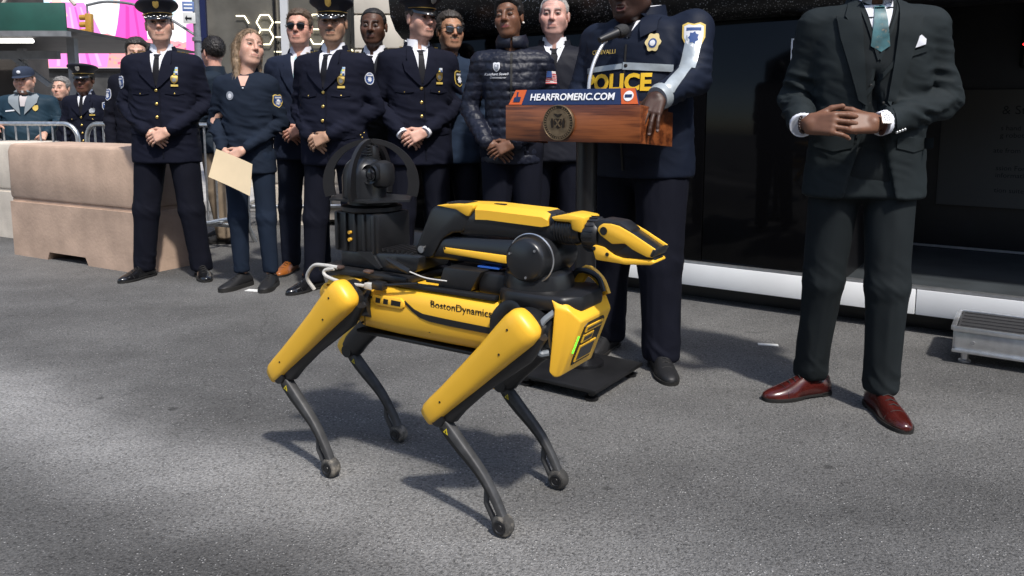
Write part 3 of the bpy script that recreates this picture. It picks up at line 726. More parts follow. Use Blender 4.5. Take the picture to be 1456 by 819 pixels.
# microphone on a pale gooseneck
Rm = Matrix.Rotation(LT, 3, 'Z')
mic = empty('microphone', (0.315, 3.235, 1.165))
M_goose = mat('pale_gooseneck', (0.62, 0.63, 0.65), 0.3, 0.5)
MB().tube(bez([(0.0, 0, 0.0), (0.002, 0.01, 0.09), (0.022, 0.03, 0.17), (0.06, 0.06, 0.245), (0.078, 0.075, 0.262)], 20), 0.0075, 10).build('gooseneck', M_goose, mic)
d = np.array((0.115, 0.07, 0.050)); d /= np.linalg.norm(d); p0 = np.array((0.045, 0.045, 0.262))
M_mic = mat('black_mic_body', (0.012, 0.012, 0.013), 0.45); M_grille = mat('mic_grille', (0.02, 0.02, 0.021), 0.7, bump=(900, 0.9, 0.002))
MB().tube([p0, p0 + d * .02, p0 + d * .085, p0 + d * .10], [0.012, 0.015, 0.018, 0.020], 16).build('handle', M_mic, mic)
MB().tube([p0 + d * .10, p0 + d * .108, p0 + d * .13, p0 + d * .15, p0 + d * .158], [0.024, 0.028, 0.029, 0.021, 0.006], 18).build('grille', M_grille, mic)
MB().lathe([(0.03, 0), (0.03, 0.006), (0.012, 0.02)], n=16).build('foot', M_mic, mic)
tag(mic, 'black microphone on a pale gooseneck rising from the lectern', 'microphone')

# ------------------------------------------------------------------ yellow robot dog
rob = empty('robot_dog', (-0.2117, 2.2845, 0), math.radians(-32.4))
M_yel = mat('yellow_shell', (0.87, 0.485, 0.036), 0.38, spec=0.5, var=(4, 0.05, 5), bump=(300, 0.05, 0.0006), wear=(38, 0.69, (0.36, 0.17, 0.03)))
M_rbk = mat('black_robot_plastic', (0.010, 0.010, 0.011), 0.42, var=(10, 0.3), bump=(200, 0.05, 0.0006))
M_rbk2 = mat('satin_black_shell', (0.013, 0.014, 0.016), 0.3, bump=(200, 0.03, 0.0005))
M_dgry = mat('dark_grey_alloy', (0.055, 0.055, 0.056), 0.55, 0.25, var=(25, 0.35, 6), bump=(80, 0.1, 0.001), wear=(20, 0.62, (0.12, 0.115, 0.105)))
M_rub = mat('dusty_rubber', (0.045, 0.043, 0.040), 0.85, var=(30, 0.4), bump=(120, 0.5, 0.002), wear=(14, 0.52, (0.20, 0.18, 0.15)))
M_scr = mat('screw_steel', (0.45, 0.45, 0.46), 0.35, 0.9)
M_txtb = mat('black_lettering', (0.006, 0.006, 0.006), 0.5)
M_stk = mat('yellow_sticker', (0.60, 0.48, 0.02), 0.5)
M_led = mat('green_led', (0.05, 0.3, 0.02), 0.4, emit=((0.10, 0.95, 0.04), 1.6))
M_cable = mat('pale_cable', (0.50, 0.49, 0.46), 0.5); M_cableg = mat('grey_cable', (0.16, 0.18, 0.20), 0.4)

# body: rounded shell cross-section lofted along x
def section(x, w, zt, zb, n=40):
    out = []
    for k in range(n):
        t = 2 * math.pi * k / n; c, s = math.cos(t), math.sin(t)
        e = 0.42
        y = w * math.copysign(abs(c) ** e, c); z = math.copysign(abs(s) ** e, s)
        zz = (zt + zb) / 2 + z * (zt - zb) / 2
        y *= 1 - 0.16 * max(0, (0.535 - zz) / 0.06) ** 1.5 - 0.04 * max(0, (zz - 0.57) / 0.06)
        out.append((x, y, zz))
    return out
g = MB(); g.rings([section(-0.240, 0.105, 0.622, 0.482), section(-0.234, 0.111, 0.628, 0.474), section(-0.1, 0.114, 0.630, 0.470), section(0.1, 0.114, 0.630, 0.470), section(0.262, 0.113, 0.628, 0.472), section(0.268, 0.107, 0.622, 0.480)])
body = g.build('body_shell', M_yel, rob)
g = MB(); g.rings([section(-0.36, 0.07, 0.606, 0.478), section(0.46, 0.07, 0.612, 0.470)]); g.build('hip_core', M_rbk, rob)
g = MB(); g.box((0.01, 0, 0.462), (0.56, 0.17, 0.012), 0.004); g.build('belly_plate', M_rbk, rob)
# flowing black stripe on both flanks, vent frame with three slots
for s in (-1, 1):
    y0, y1 = s * 0.1085, s * 0.1155
    g = MB(); g.prism([(-0.238, 0.590), (-0.17, 0.589), (-0.17, 0.584), (-0.238, 0.584)], y0, y1, 'xz'); g.build('seam_stripe', M_txtb, body)
    g = MB(); g.prism([(-0.046, 0.592), (-0.012, 0.572), (0.02, 0.563), (0.10, 0.560), (0.262, 0.557), (0.262, 0.540), (0.12, 0.541), (0.045, 0.544), (0.01, 0.550), (-0.02, 0.566), (-0.046, 0.586)], y0, y1, 'xz'); g.build('black_stripe', M_txtb, body)
    vf = MB(); vf.prism([(-0.164, 0.598), (-0.060, 0.598), (-0.044, 0.588), (-0.044, 0.574), (-0.056, 0.566), (-0.150, 0.566), (-0.168, 0.578), (-0.168, 0.590)], s * 0.108, s * 0.1195, 'xz', 0.003)
    vfo = vf.build('vent_frame', M_yel, body)
    for x0, x1_ in ((-0.154, -0.134), (-0.124, -0.104), (-0.094, -0.056)):
        g = MB(); g.prism([(x0, 0.574), (x1_ - .002, 0.574), (x1_, 0.589), (x0 + .002, 0.590)], s * 0.110, s * 0.1200, 'xz'); g.build('vent_slot', M_txtb, body)
text_obj('lettering', 'BostonDynamics', 0.0305, M_txtb, body, basis((0.046, -0.1116, 0.594), (1, 0, 0), (0, 0, 1)), align='LEFT', spacing=1.02, depth=0.0006, bold=0.0001)
for x_, z_ in ((-0.222, 0.612), (-0.222, 0.500), (0.04, 0.512), (0.235, 0.505)):
    for s in (-1, 1): MB().tube([(x_, s * 0.100, z_), (x_, s * (0.1125 if z_ > .53 else 0.1085), z_)], 0.0034, 8).build('screw', M_txtb, body)
MB().box((-0.205, -0.1120, 0.545), (0.0016, 0.002, 0.115)).build('panel_gap', M_txtb, body)
# deck rails and payload plates on top
for s in (-1, 1):
    MB().box((0.03, s * 0.088, 0.634), (0.46, 0.022, 0.014), 0.003).build('deck_rail', M_rbk, rob)
MB().box((0.02, 0, 0.629), (0.46, 0.11, 0.010), 0.003).build('deck_panel', M_yel, rob)
# rear: yellow cover over the rear hips, black flanks
g = MB(); g.rings([[(x, y, z) for (x, y, z) in q] for q in [
    [(-0.225, -0.112, 0.585), (-0.225, -0.106, 0.632), (-0.225, 0.106, 0.632), (-0.225, 0.112, 0.585)],
    [(-0.30, -0.108, 0.603), (-0.30, -0.090, 0.634), (-0.30, 0.090, 0.634), (-0.30, 0.108, 0.603)],
    [(-0.375, -0.100, 0.600), (-0.375, -0.082, 0.622), (-0.375, 0.082, 0.622), (-0.375, 0.100, 0.600)],
    [(-0.405, -0.075, 0.570), (-0.410, -0.065, 0.590), (-0.410, 0.065, 0.590), (-0.405, 0.075, 0.570)]]])
rc = g.build('rear_cover', M_yel, rob, sharp=50)
MB().box((-0.30, 0, 0.545), (0.20, 0.16, 0.12), 0.03).build('rear_block', M_rbk, rob)
MB().ell((-0.385, -0.075, 0.565), (0.036, 0.03, 0.036)).ell((-0.385, 0.075, 0.565), (0.036, 0.03, 0.036)).build('rear_bumper', M_yel, rob)

# head: faceted yellow nose
g = MB()
def mir(p): return (p[0], -p[1], p[2])
bl, bt = (0.436, -0.116, 0.466), (0.458, -0.117, 0.642)
kl, kt = (0.447, -0.104, 0.447), (0.494, -0.107, 0.634)
fl_, ft = (0.458, -0.086, 0.452), (0.517, -0.089, 0.607)
tp = (0.472, -0.092, 0.656); tb = (0.432, -0.108, 0.660)
P = [bl, bt, kl, kt, fl_, ft, tp, tb]; n = len(P)
vs = P + [mir(p) for p in P]
B = lambda i: i; Mi = lambda i: i + n
fs = [(0, 2, 3, 1), (2, 4, 5, 3), (1, 3, 6, 7), (3, 5, 6),
      (n + 0, n + 1, n + 3, n + 2), (n + 2, n + 3, n + 5, n + 4), (n + 1, n + 7, n + 6, n + 3), (n + 3, n + 6, n + 5),
      (4, n + 4, n + 5, 5), (5, n + 5, n + 6, 6), (6, n + 6, n + 7, 7), (2, n + 2, n + 4, 4), (0, n + 0, n + 2, 2), (0, 1, 7, n + 7, n + 1, n + 0)]
bm = bmesh.new(); bv = [bm.verts.new(v) for v in vs]
for f in fs: bm.faces.new([bv[i] for i in f])
bmesh.ops.recalc_face_normals(bm, faces=list(bm.faces))
bmesh.ops.bevel(bm, geom=list(bm.edges), offset=0.008, segments=3, profile=0.5, affect='EDGES', clamp_overlap=True)
g.bm(bm); head = g.build('head_shell', M_yel, rob, sharp=30)
# face plane frame: from fl_/ft
f0, f1 = np.array(fl_), np.array(ft); upv = (f1 - f0); H_ = np.linalg.norm(upv); upv /= H_
nrm = np.cross((0, 1, 0), upv); nrm /= np.linalg.norm(nrm)
if nrm[0] < 0: nrm = -nrm
def fpt(y, t, off): return np.array((f0[0] + upv[0] * t * H_, y, f0[2] + upv[2] * t * H_)) + nrm * off
def fpoly(name, yt, off, m, par, th=0.006):
    a = [fpt(y, t, off) for y, t in yt]; b = [fpt(y, t, off - th) for y, t in yt]; k = len(yt)
    return MB().add(a + b, [tuple(range(k)), tuple(range(2 * k - 1, k - 1, -1))] + [(i, k + i, k + (i + 1) % k, (i + 1) % k) for i in range(k)]).build(name, m, par, smooth=False)
win = fpoly('sensor_window', [(-0.052, 0.14), (0.052, 0.14), (0.058, 0.30), (0.058, 0.86), (0.045, 0.92), (-0.045, 0.92), (-0.058, 0.86), (-0.058, 0.26)], 0.002, M_txtb, head)
for (ya, yb, ta, tb_) in ((-0.047, 0.047, 0.20, 0.50), (-0.047, 0.010, 0.56, 0.70), (-0.047, 0.047, 0.75, 0.86)):
    fpoly('lens_frame', [(ya, ta), (yb, ta), (yb, tb_), (ya, tb_)], 0.005, M_yel, win, 0.003)
    fpoly('lens', [(ya + .006, ta + .035), (yb - .006, ta + .035), (yb - .006, tb_ - .035), (ya + .006, tb_ - .035)], 0.006, M_rbk2, win, 0.003)
for k in range(3):
    t = 0.40 + 0.11 * k
    fpoly('status_light', [(-0.0740, t), (-0.0690, t), (-0.0700, t + 0.09), (-0.0750, t + 0.09)], 0.0022, M_led, head, 0.003)
MB().tube(bez([(0.41, 0.085, 0.66), (0.44, 0.09, 0.70), (0.48, 0.09, 0.678), (0.50, 0.088, 0.640)], 14), 0.010, 8, flat=1.6).build('guard_fin', M_yel, head)
MB().tube(bez([(0.40, 0.05, 0.655), (0.43, 0.055, 0.705), (0.485, 0.06, 0.695), (0.505, 0.06, 0.655)], 14), 0.008, 8).build('carry_handle', M_rbk, head)
# black deck and hip covers between body and head
g = MB(); g.prism([(0.262, -0.085), (0.30, -0.112), (0.47, -0.106), (0.505, -0.06), (0.505, 0.06), (0.47, 0.106), (0.30, 0.112), (0.262, 0.085)], 0.622, 0.667, 'xy', 0.012); g.build('front_deck', M_rbk, rob)
MB().box((0.36, 0, 0.555), (0.20, 0.15, 0.15), 0.04).build('front_block', M_rbk, rob)

# legs -------------------------------------------------------------
def leg(hipx, side, near, kx, fx):
    s = side; y = s * 0.157
    hip = np.array((hipx, y, 0.575)); knee = np.array((kx, y, 0.305))
    ax = knee - hip; Lg = np.linalg.norm(ax); ax /= Lg
    pr = np.array((ax[2], 0, -ax[0])); pr = -pr if pr[2] < 0 else pr       # perpendicular, pointing up/forward
    # yellow cover: superellipse sections along the thigh
    def ring(t, wp, wm, hy, cy, n=28):
        c = hip + ax * t * Lg; out = []
        for k in range(n):
            a = 2 * math.pi * k / n; cc, ss = math.cos(a), math.sin(a); e = 0.7
            u = math.copysign(abs(cc) ** e, cc); v = math.copysign(abs(ss) ** e, ss)
            out.append(c + pr * (u * (wp if u > 0 else wm)) + np.array((0, s * (cy + v * hy), 0)))
        return out
    g = MB()
    prof = [(-0.168, .008, .006, .006, .022), (-0.162, .026, .022, .018, .022), (-0.145, .042, .038, .027, .022), (-0.11, .051, .046, .033, .022), (-0.04, .054, .049, .036, .020), (0.08, .052, .046, .036, .018), (0.3, .047, .040, .034, .014),
            (0.55, .045, .034, .031, .010), (0.8, .043, .027, .029, .008), (0.95, .044, .024, .027, .006), (1.04, .043, .022, .025, .006), (1.095, .036, .016, .019, .006), (1.115, .020, .008, .010, .006)]
    g.rings([ring(*p) for p in prof]); lg = g.build('leg', M_yel, rob, sharp=60)
    for t_, u_ in ((-0.02, 0.018), (0.16, -0.012), (0.86, 0.010)):      # cover screws
        c_ = hip + ax * t_ * Lg + pr * u_; w_ = np.interp(t_, [p[0] for p in prof], [p[3] + p[4] for p in prof])
        MB().tube([c_ + np.array((0, s * (w_ - .006), 0)), c_ + np.array((0, s * (w_ + .0006), 0))], 0.0032, 8).build('screw', M_txtb, lg)
    # black thigh frame under the cover
    g = MB()
    g.rings([ring(t, wp, wm, hy, cy, 16) for (t, wp, wm, hy, cy) in ((-0.10, .03, .058, .03, -.012), (0.1, .03, .074, .034, -.012), (0.35, .03, .062, .03, -.01), (0.55, .03, .052, .028, -.008), (0.8, .03, .050, .026, -.006), (0.92, .03, .055, .024, -.004), (1.0, .02, .040, .02, -.004))])
    g.build('thigh_frame', M_rbk, lg)
    MB().tube([hip + np.array((0, -s * 0.075, 0)) , hip + np.array((0, s * 0.0, 0))], 0.056, 24).build('hip_joint', M_rbk2, lg)
    MB().tube([(hipx - 0.065, s * 0.080, 0.562), (hipx + 0.065, s * 0.080, 0.562)], 0.050, 22).build('hip_motor', M_rbk2, lg)
    # lower leg: slender S-curved bar with a lighter front face and a fork near the foot
    k0 = knee + pr * -0.022 + ax * 0.005; ft_ = np.array((fx, y, 0.030))
    d = ft_ - k0; ln = np.linalg.norm(d); d /= ln; q = np.array((d[2], 0, -d[0])); q = q if q[0] > 0 else -q
    def lp(t, off, dy=0): return k0 + d * ln * t + q * off + np.array((0, dy, 0))
    ts = np.linspace(0, 1, 17)
    bow = [0.024 * math.sin(math.pi * min(1, t * 1.05)) - 0.008 * math.sin(2 * math.pi * t) + 0.013 * max(0, (t - .72) / .28) ** 1.0 for t in ts]
    wid = [0.020, 0.0225, 0.0235, 0.0235, 0.0225, 0.0215, 0.020, 0.0185, 0.0172, 0.016, 0.0150, 0.0142, 0.0135, 0.0130, 0.0130, 0.0132, 0.0135]
    wid = [w_ * 0.86 for w_ in wid]
    g = MB(); rg = []
    for t, b_, w_ in zip(ts, bow, wid):
        hy = 0.0165 - 0.004 * t
        c = lp(t, b_)
        rg.append([c + q * (w_ * math.copysign(abs(math.cos(a)) ** .5, math.cos(a))) + np.array((0, hy * math.copysign(abs(math.sin(a)) ** .5, math.sin(a)), 0)) for a in np.linspace(0, 2 * math.pi, 16, endpoint=False)])
    g.rings(rg[:17]); g.build('lower_leg', M_dgry, lg)
    # side groove plate
    g = MB(); pts1 = [lp(t, b_ - w_ * 0.15) for t, b_, w_ in zip(ts[1:13], bow[1:13], wid[1:13])]; pts2 = [lp(t, b_ - w_ * 0.75) for t, b_, w_ in zip(ts[1:13], bow[1:13], wid[1:13])]
    for sg in (-1, 1):
        off = np.array((0, sg * 0.0185, 0))
        for i in range(len(pts1) - 1):
            o_ = np.array((0, sg * (0.0164 - 0.004 * ts[1 + i]), 0)); o2 = np.array((0, sg * (0.0164 - 0.004 * ts[2 + i]), 0))
            g.add([pts1[i] + o_, pts1[i + 1] + o2, pts2[i + 1] + o2, pts2[i] + o_], [(0, 1, 2, 3)])
    g.build('groove', M_txtb, lg)
    # fork
    g = MB()
    for q0, q1, r_ in ((-0.006, -0.020, 0.0058),):
        g.tube([lp(.66, bow[11] + q0 * .8), lp(.78, -0.012), lp(.97, q1)], [r_, r_ * 1.05, r_ * 1.2], 10, flat=1.5)
    g.build('ankle_fork', M_dgry, lg)
    # foot: tyre-like ball with a hub
    fc_ = ft_ + np.array((0, 0, 0.0015))
    pr_ = [(0.004, -0.017), (0.022, -0.018), (0.027, -0.016), (0.0305, -0.010), (0.0315, 0.0), (0.0305, 0.010), (0.027, 0.016), (0.022, 0.018), (0.004, 0.017)]
    ftob = MB().lathe(pr_, tuple(fc_), 26, 'y').build('foot', M_rub, lg)
    for sg in (-1, 1):
        o2 = MB().lathe([(0.019, 0), (0.019, 0.003), (0.015, 0.004), (0.013, 0.002), (0.009, 0.002), (0.008, 0.004), (0.004, 0.004)], (fc_[0], fc_[1] + sg * 0.0172, fc_[2]), 20, 'y')
        if sg < 0: o2.v = [(v[0], 2 * (fc_[1] + sg * 0.0172) - v[1], v[2]) for v in o2.v]
        o2.build('foot_hub', M_rbk, lg)
    MB().tube([knee + np.array((0, -0.026, 0)) + pr * -.016, knee + np.array((0, 0.026, 0)) + pr * -.016], 0.022, 18).build('knee_axle', M_rbk, lg)
    # warning triangle
    c = lp(0.10, bow[2] - 0.002); yy = -0.0170
    tri = [c + q * 0.008 - d * .003, c - q * 0.008 - d * .001, c + d * 0.014]
    tri = [p + np.array((0, yy, 0)) for p in tri]
    MB().add(tri + [p + np.array((0, .001, 0)) for p in tri], [(0, 1, 2), (5, 4, 3), (0, 3, 4, 1), (1, 4, 5, 2), (2, 5, 3, 0)]).build('warning_sticker', M_stk, lg, smooth=False)
    cc_ = sum(tri) / 3 + np.array((0, -.0006, 0))
    MB().box(tuple(cc_), (0.0025, 0.0008, 0.006)).build('sticker_mark', M_txtb, lg)
    return lg
leg(0.378, -1, True, 0.108, 0.322); leg(-0.246, -1, True, -0.532, -0.322)
leg(0.378, 1, False, 0.108, 0.318); leg(-0.246, 1, False, -0.540, -0.314)
# strap looped round the near front hip, cable in front of it
MB().tube(bez([(0.275, -0.125, 0.545), (0.280, -0.128, 0.59), (0.31, -0.125, 0.625), (0.345, -0.13, 0.628), (0.37, -0.14, 0.60)], 18), 0.016, 8, flat=0.25, up=(0, 1, 0)).build('hip_strap', M_rbk, rob)
MB().tube(bez([(0.445, -0.105, 0.625), (0.425, -0.132, 0.60), (0.412, -0.138, 0.555), (0.418, -0.132, 0.520), (0.438, -0.118, 0.52)], 20), 0.0085, 8).build('hip_cable', M_cableg, rob)

# arm ----------------------------------------------------------------
AX = 0.338
base = MB().lathe([(0.098, 0.655), (0.098, 0.682), (0.092, 0.705), (0.080, 0.712)], (AX, 0, 0), 36).build('arm_base', M_rbk2, rob)
MB().box((AX, 0.0, 0.735), (0.10, 0.12, 0.10), 0.02).build('shoulder_yoke', M_rbk, base)
sh = np.array((0.352, 0, 0.750))
drum = MB().lathe([(0.0, -0.105), (0.050, -0.105), (0.056, -0.100), (0.060, -0.085), (0.060, -0.06), (0.063, -0.055), (0.063, 0.055), (0.058, 0.09), (0.03, 0.095)], tuple(sh), 40, 'y', cap=False).build('shoulder_drum', M_rbk2, base)
for a in (40, 160, 280):
    t = math.radians(a); MB().tube([(sh[0] + .045 * math.cos(t), -0.104, sh[2] + .045 * math.sin(t)), (sh[0] + .045 * math.cos(t), -0.107, sh[2] + .045 * math.sin(t))], 0.0035, 8).build('screw', M_scr, base)
ring_ = [(sh[0] + 0.068 * math.cos(math.radians(a)) + .006, -0.075, sh[2] + 0.066 * math.sin(math.radians(a)) + 0.002) for a in range(-95, 150, 9)]
MB().tube(ring_, 0.0022, 6).build('drum_trim', M_alu, base)
# upper arm link (runs back to the elbow)
ua = MB(); ua.rings([[(x, y * w, zc + z * h) for (y, z) in ((-1, -.7), (-.8, -1), (.8, -1), (1, -.7), (1, .7), (.8, 1), (-.8, 1), (-1, .7))] for (x, w, zc, h) in ((-0.03, .038, .742, .034), (0.05, .040, .745, .034), (0.20, .042, .748, .036), (0.33, .044, .750, .042))])
uao = ua.build('upper_arm', M_rbk2, rob)
g = MB(); g.prism([(0.044, 0.748), (0.048, 0.731), (0.262, 0.722), (0.262, 0.745)], -0.048, -0.030, 'xz', 0.004); g.build('upper_arm_cover', M_yel, uao)
MB().tube([(0.052, -0.0475, 0.746), (0.052, -0.0490, 0.746)], 0.003, 8).build('screw', M_txtb, uao)
# elbow: slanted black yoke
g = MB(); g.prism([(-0.060, 0.735), (-0.055, 0.715), (-0.03, 0.706), (0.005, 0.715), (0.040, 0.770), (0.075, 0.792), (0.115, 0.796), (0.15, 0.86), (0.10, 0.874), (0.02, 0.868), (0.000, 0.858), (-0.035, 0.785)], -0.048, 0.048, 'xz', 0.010)
elb = g.build('elbow', M_rbk2, rob)
MB().tube([(-0.034, -0.047, 0.735), (-0.034, -0.052, 0.735)], 0.011, 14).build('pivot_bolt', M_scr, elb)
g = MB(); g.prism([(0.025, 0.869), (0.09, 0.877), (0.155, 0.879), (0.155, 0.868), (0.140, 0.846), (0.130, 0.846), (0.095, 0.862)], -0.052, 0.052, 'xz', 0.003); g.build('elbow_cover', M_yel, elb)
g = MB(); g.prism([(0.045, 0.8775), (0.115, 0.8795), (0.105, 0.874), (0.055, 0.873)], -0.03, 0.03, 'xz'); g.build('elbow_inset', M_rbk, elb)
# forearm: black tube with a long yellow cover
fa = MB(); fa.rings([[(x, y * w, zc + z * h) for (y, z) in ((-1, -.55), (-.75, -1), (.75, -1), (1, -.55), (1, .6), (.7, 1), (-.7, 1), (-1, .6))] for (x, w, zc, h) in ((0.10, .045, .832, .042), (0.25, .044, .834, .040), (0.38, .043, .832, .042), (0.405, .036, .832, .036))])
fao = fa.build('forearm', M_rbk2, rob)
g = MB()
cov = []
for x, zt, zb in ((0.160, .881, .838), (0.20, .882, .840), (0.375, .876, .834), (0.392, .868, .838)):
    cov.append([(x, -0.049, zb), (x, -0.049, zt - .016), (x, -0.034, zt), (x, 0.034, zt), (x, 0.049, zt - .016), (x, 0.049, zb)])
g.rings(cov); g.build('forearm_cover', M_yel, fao, sharp=25)
MB().box((0.225, -0.018, 0.8818), (0.035, 0.012, 0.004)).build('cover_slot', M_txtb, fao)
# wrist
wr = MB().lathe([(0.030, 0.385), (0.040, 0.395), (0.041, 0.46), (0.036, 0.475)], (0, 0, 0.828), 28, 'x').build('wrist', M_rbk2, rob)
for k in range(7):
    MB().lathe([(0.0415, 0), (0.0430, 0.0015), (0.0415, 0.003)], (0.405 + 0.0085 * k, 0, 0.828), 28, 'x', cap=False).build('wrist_fin', M_rbk, wr)
g = MB(); g.prism([(0.398, 0.862), (0.45, 0.874), (0.500, 0.868), (0.493, 0.826), (0.462, 0.832), (0.458, 0.852), (0.41, 0.852)], -0.047, 0.047, 'xz', 0.008); g.build('wrist_cover', M_yel, wr)
MB().lathe([(0.044, 0.488), (0.046, 0.492), (0.046, 0.522), (0.040, 0.530)], (0, 0, 0.820), 32, 'x').build('wrist_collar', M_rbk, wr)
for k in range(20):
    t = 2 * math.pi * k / 20; MB().box((0.507, 0.046 * math.cos(t), 0.820 + 0.046 * math.sin(t)), (0.028, 0.004, 0.004), 0, Matrix.Rotation(t, 3, 'X')).build('collar_ridge', M_rbk, wr)
# gripper
gp = MB(); gp.prism([(0.515, 0.775), (0.515, 0.856), (0.545, 0.866), (0.60, 0.862), (0.632, 0.842), (0.62, 0.80), (0.57, 0.772)], -0.034, 0.034, 'xz', 0.008)
gr = gp.build('gripper', M_rbk, rob)
up_ = [(0.536, 0.838), (0.540, 0.848), (0.552, 0.856), (0.575, 0.857), (0.600, 0.853), (0.640, 0.836), (0.706, 0.803), (0.698, 0.781), (0.680, 0.782), (0.640, 0.797), (0.618, 0.810), (0.580, 0.806), (0.545, 0.826)]
for s in (-1, 1):
    g = MB(); g.prism(up_, s * 0.036, s * 0.044, 'xz', 0.003); g.build('jaw_plate', M_yel, gr)
    MB().tube([(0.556, s * 0.043, 0.838), (0.556, s * 0.0462, 0.838)], 0.0105, 16).build('jaw_pivot', M_txtb, gr)
g = MB(); g.prism([(0.565, 0.772), (0.60, 0.815), (0.64, 0.802), (0.694, 0.784), (0.700, 0.770), (0.62, 0.766)], -0.030, 0.030, 'xz', 0.003); g.build('jaw_pad', M_rbk, gr)
g = MB(); g.prism([(0.628, 0.838), (0.700, 0.800), (0.697, 0.786), (0.64, 0.800)], -0.034, 0.034, 'xz', 0.003); g.build('jaw_bridge', M_rbk2, gr)
MB().box((0.699, 0, 0.793), (0.010, 0.092, 0.022), 0.004, Matrix.Rotation(0.45, 3, 'Y')).build('jaw_tip', M_rbk2, gr)
g = MB(); g.prism([(0.519, 0.797), (0.528, 0.799), (0.556, 0.795), (0.585, 0.776), (0.61, 0.771), (0.698, 0.775), (0.703, 0.768), (0.692, 0.762), (0.62, 0.756), (0.530, 0.760), (0.524, 0.776)], -0.040, 0.040, 'xz', 0.004); g.build('lower_jaw', M_yel, gr)
for x, z in ((0.526, 0.790), (0.566, 0.778)):
    MB().tube([(x, -0.039, z), (x, -0.0425, z)], 0.005, 10).build('screw', M_txtb, gr)

# payload box, camera mast, cage, cables -------------------------------
g = MB(); g.prism([(0.052, 0.640), (0.075, 0.700), (0.205, 0.700), (0.165, 0.640)], -0.085, 0.085, 'xz', 0.004); bx_ = g.build('payload_box', M_rbk, rob)
MB().box((0.20, -0.02, 0.705), (0.07, 0.05, 0.004)).build('blue_label', mat('blue_label', (0.03, 0.12, 0.5), 0.4), bx_)
MB().box((0.225, 0.0, 0.665), (0.09, 0.13, 0.06), 0.008).build('cable_block', M_rbk, rob)
CX = -0.270
cm = MB().box((CX + 0.045, 0, 0.648), (0.36, 0.21, 0.022), 0.006).build('camera_mount', M_rbk, rob)
g = MB(); g.prism([(-0.335, 0.66), (-0.335, 0.708), (-0.20, 0.712), (-0.06, 0.722), (-0.02, 0.716), (-0.035, 0.672), (-0.06, 0.66)], -0.075, 0.085, 'xz', 0.006); g.build('mount_wedge', M_rbk2, cm)
for k in range(7):
    MB().box((-0.165 + 0.019 * k, -0.02, 0.724), (0.007, 0.10, 0.008), 0, Matrix.Rotation(-0.09, 3, 'Y')).build('cooling_fin', M_rbk, cm)
g = MB(); g.prism([(-0.26, 0.712), (-0.17, 0.665), (-0.16, 0.672), (-0.20, 0.716)], -0.085, -0.076, 'xz'); g.build('wedge_facet', M_rbk2, cm)
mast = MB().box((CX, 0, 0.768), (0.185, 0.15, 0.125), 0.008).build('camera_base', M_rbk, rob)
for k in range(5):
    MB().box((CX - 0.075 + 0.0375 * k, -0.078, 0.768), (0.010, 0.008, 0.118), 0.002).build('base_rib', M_rbk2, mast)
for z in (0.768, 0.746):
    MB().tube([(CX - 0.020, -0.0745, z), (CX - 0.020, -0.084, z)], 0.0055, 10).build('amber_plug', mat('amber_plug', (0.75, 0.42, 0.05), 0.4), mast)
MB().lathe([(0.085, 0.828), (0.095, 0.834), (0.095, 0.846), (0.075, 0.852), (0.072, 0.868)], (CX, 0, 0), 30).build('turntable', M_rbk, mast)
MB().prism([(CX + 0.155 * math.cos(t), 0.120 * math.sin(t)) for t in np.linspace(0, 2 * math.pi, 6, endpoint=False)], 0.866, 0.872, 'xy').build('cage_plate', M_rbk2, mast)
cmr = MB().lathe([(0.068, 0.872), (0.068, 0.935), (0.064, 0.955), (0.055, 0.975), (0.040, 0.990), (0.020, 0.999), (0.004, 1.001)], (CX - 0.018, -0.012, 0), 32).build('camera_dome', M_rbk2, rob)
g = MB(); g.box((CX + 0.050, -0.005, 0.945), (0.060, 0.080, 0.085), 0.025); g.build('camera_head', M_rbk, cmr)
MB().lathe([(0.030, 0), (0.030, 0.012), (0.022, 0.014), (0.020, 0.006), (0.002, 0.006)], (CX + 0.048, -0.062, 0.948), 22, 'y', cap=False).build('lens_ring', M_rbk2, cmr)
MB().ell((CX + 0.048, -0.055, 0.948), (0.018, 0.006, 0.018), 14, 8).build('camera_lens', mat('lens_glass', (0.01, 0.01, 0.012), 0.03), cmr)
for k in range(6):
    MB().box((CX - 0.012, 0.005, 0.988 + 0.0085 * k), (0.055 - 0.004 * k, 0.05, 0.0045), 0.001).build('heat_fin', M_rbk, cmr)
MB().box((CX + 0.002, 0.01, 1.008), (0.03, 0.035, 0.05), 0.01).build('fin_core', M_rbk, cmr)
# roll cage: three broad flat arches meeting at the top
cage = None
for k, a in enumerate((0, 75)):
    ca, sa = math.cos(math.radians(a + 32)), math.sin(math.radians(a + 32)); rg = []
    for t in np.linspace(-18, 198, 40):
        th_ = math.radians(t); R0, R1 = (0.150, 0.122) if 20 < t < 160 else (0.150, 0.116)
        zc = 0.915
        sh_ = 0.92
        nn = np.array((-sa, ca, 0)) * 0.006
        po_ = np.array((CX + R0 * math.cos(th_) * ca, R0 * math.cos(th_) * sa, zc + R0 * sh_ * math.sin(th_)))
        pi_ = np.array((CX + R1 * math.cos(th_) * ca, R1 * math.cos(th_) * sa, zc + R1 * (sh_ + 0.10) * math.sin(th_)))
        rg.append([po_ + nn, po_ - nn, pi_ - nn, pi_ + nn])
    o = MB().rings(rg).build('roll_cage' if cage is None else 'cage_arch', M_rbk, rob if cage is None else cage)
    if cage is None: cage = o
MB().tube(bez([(-0.43, -0.10, 0.575), (-0.445, -0.115, 0.615), (-0.41, -0.12, 0.657), (-0.36, -0.12, 0.664), (-0.31, -0.115, 0.662)], 22), 0.006, 8).build('data_cable', M_cable, rob)
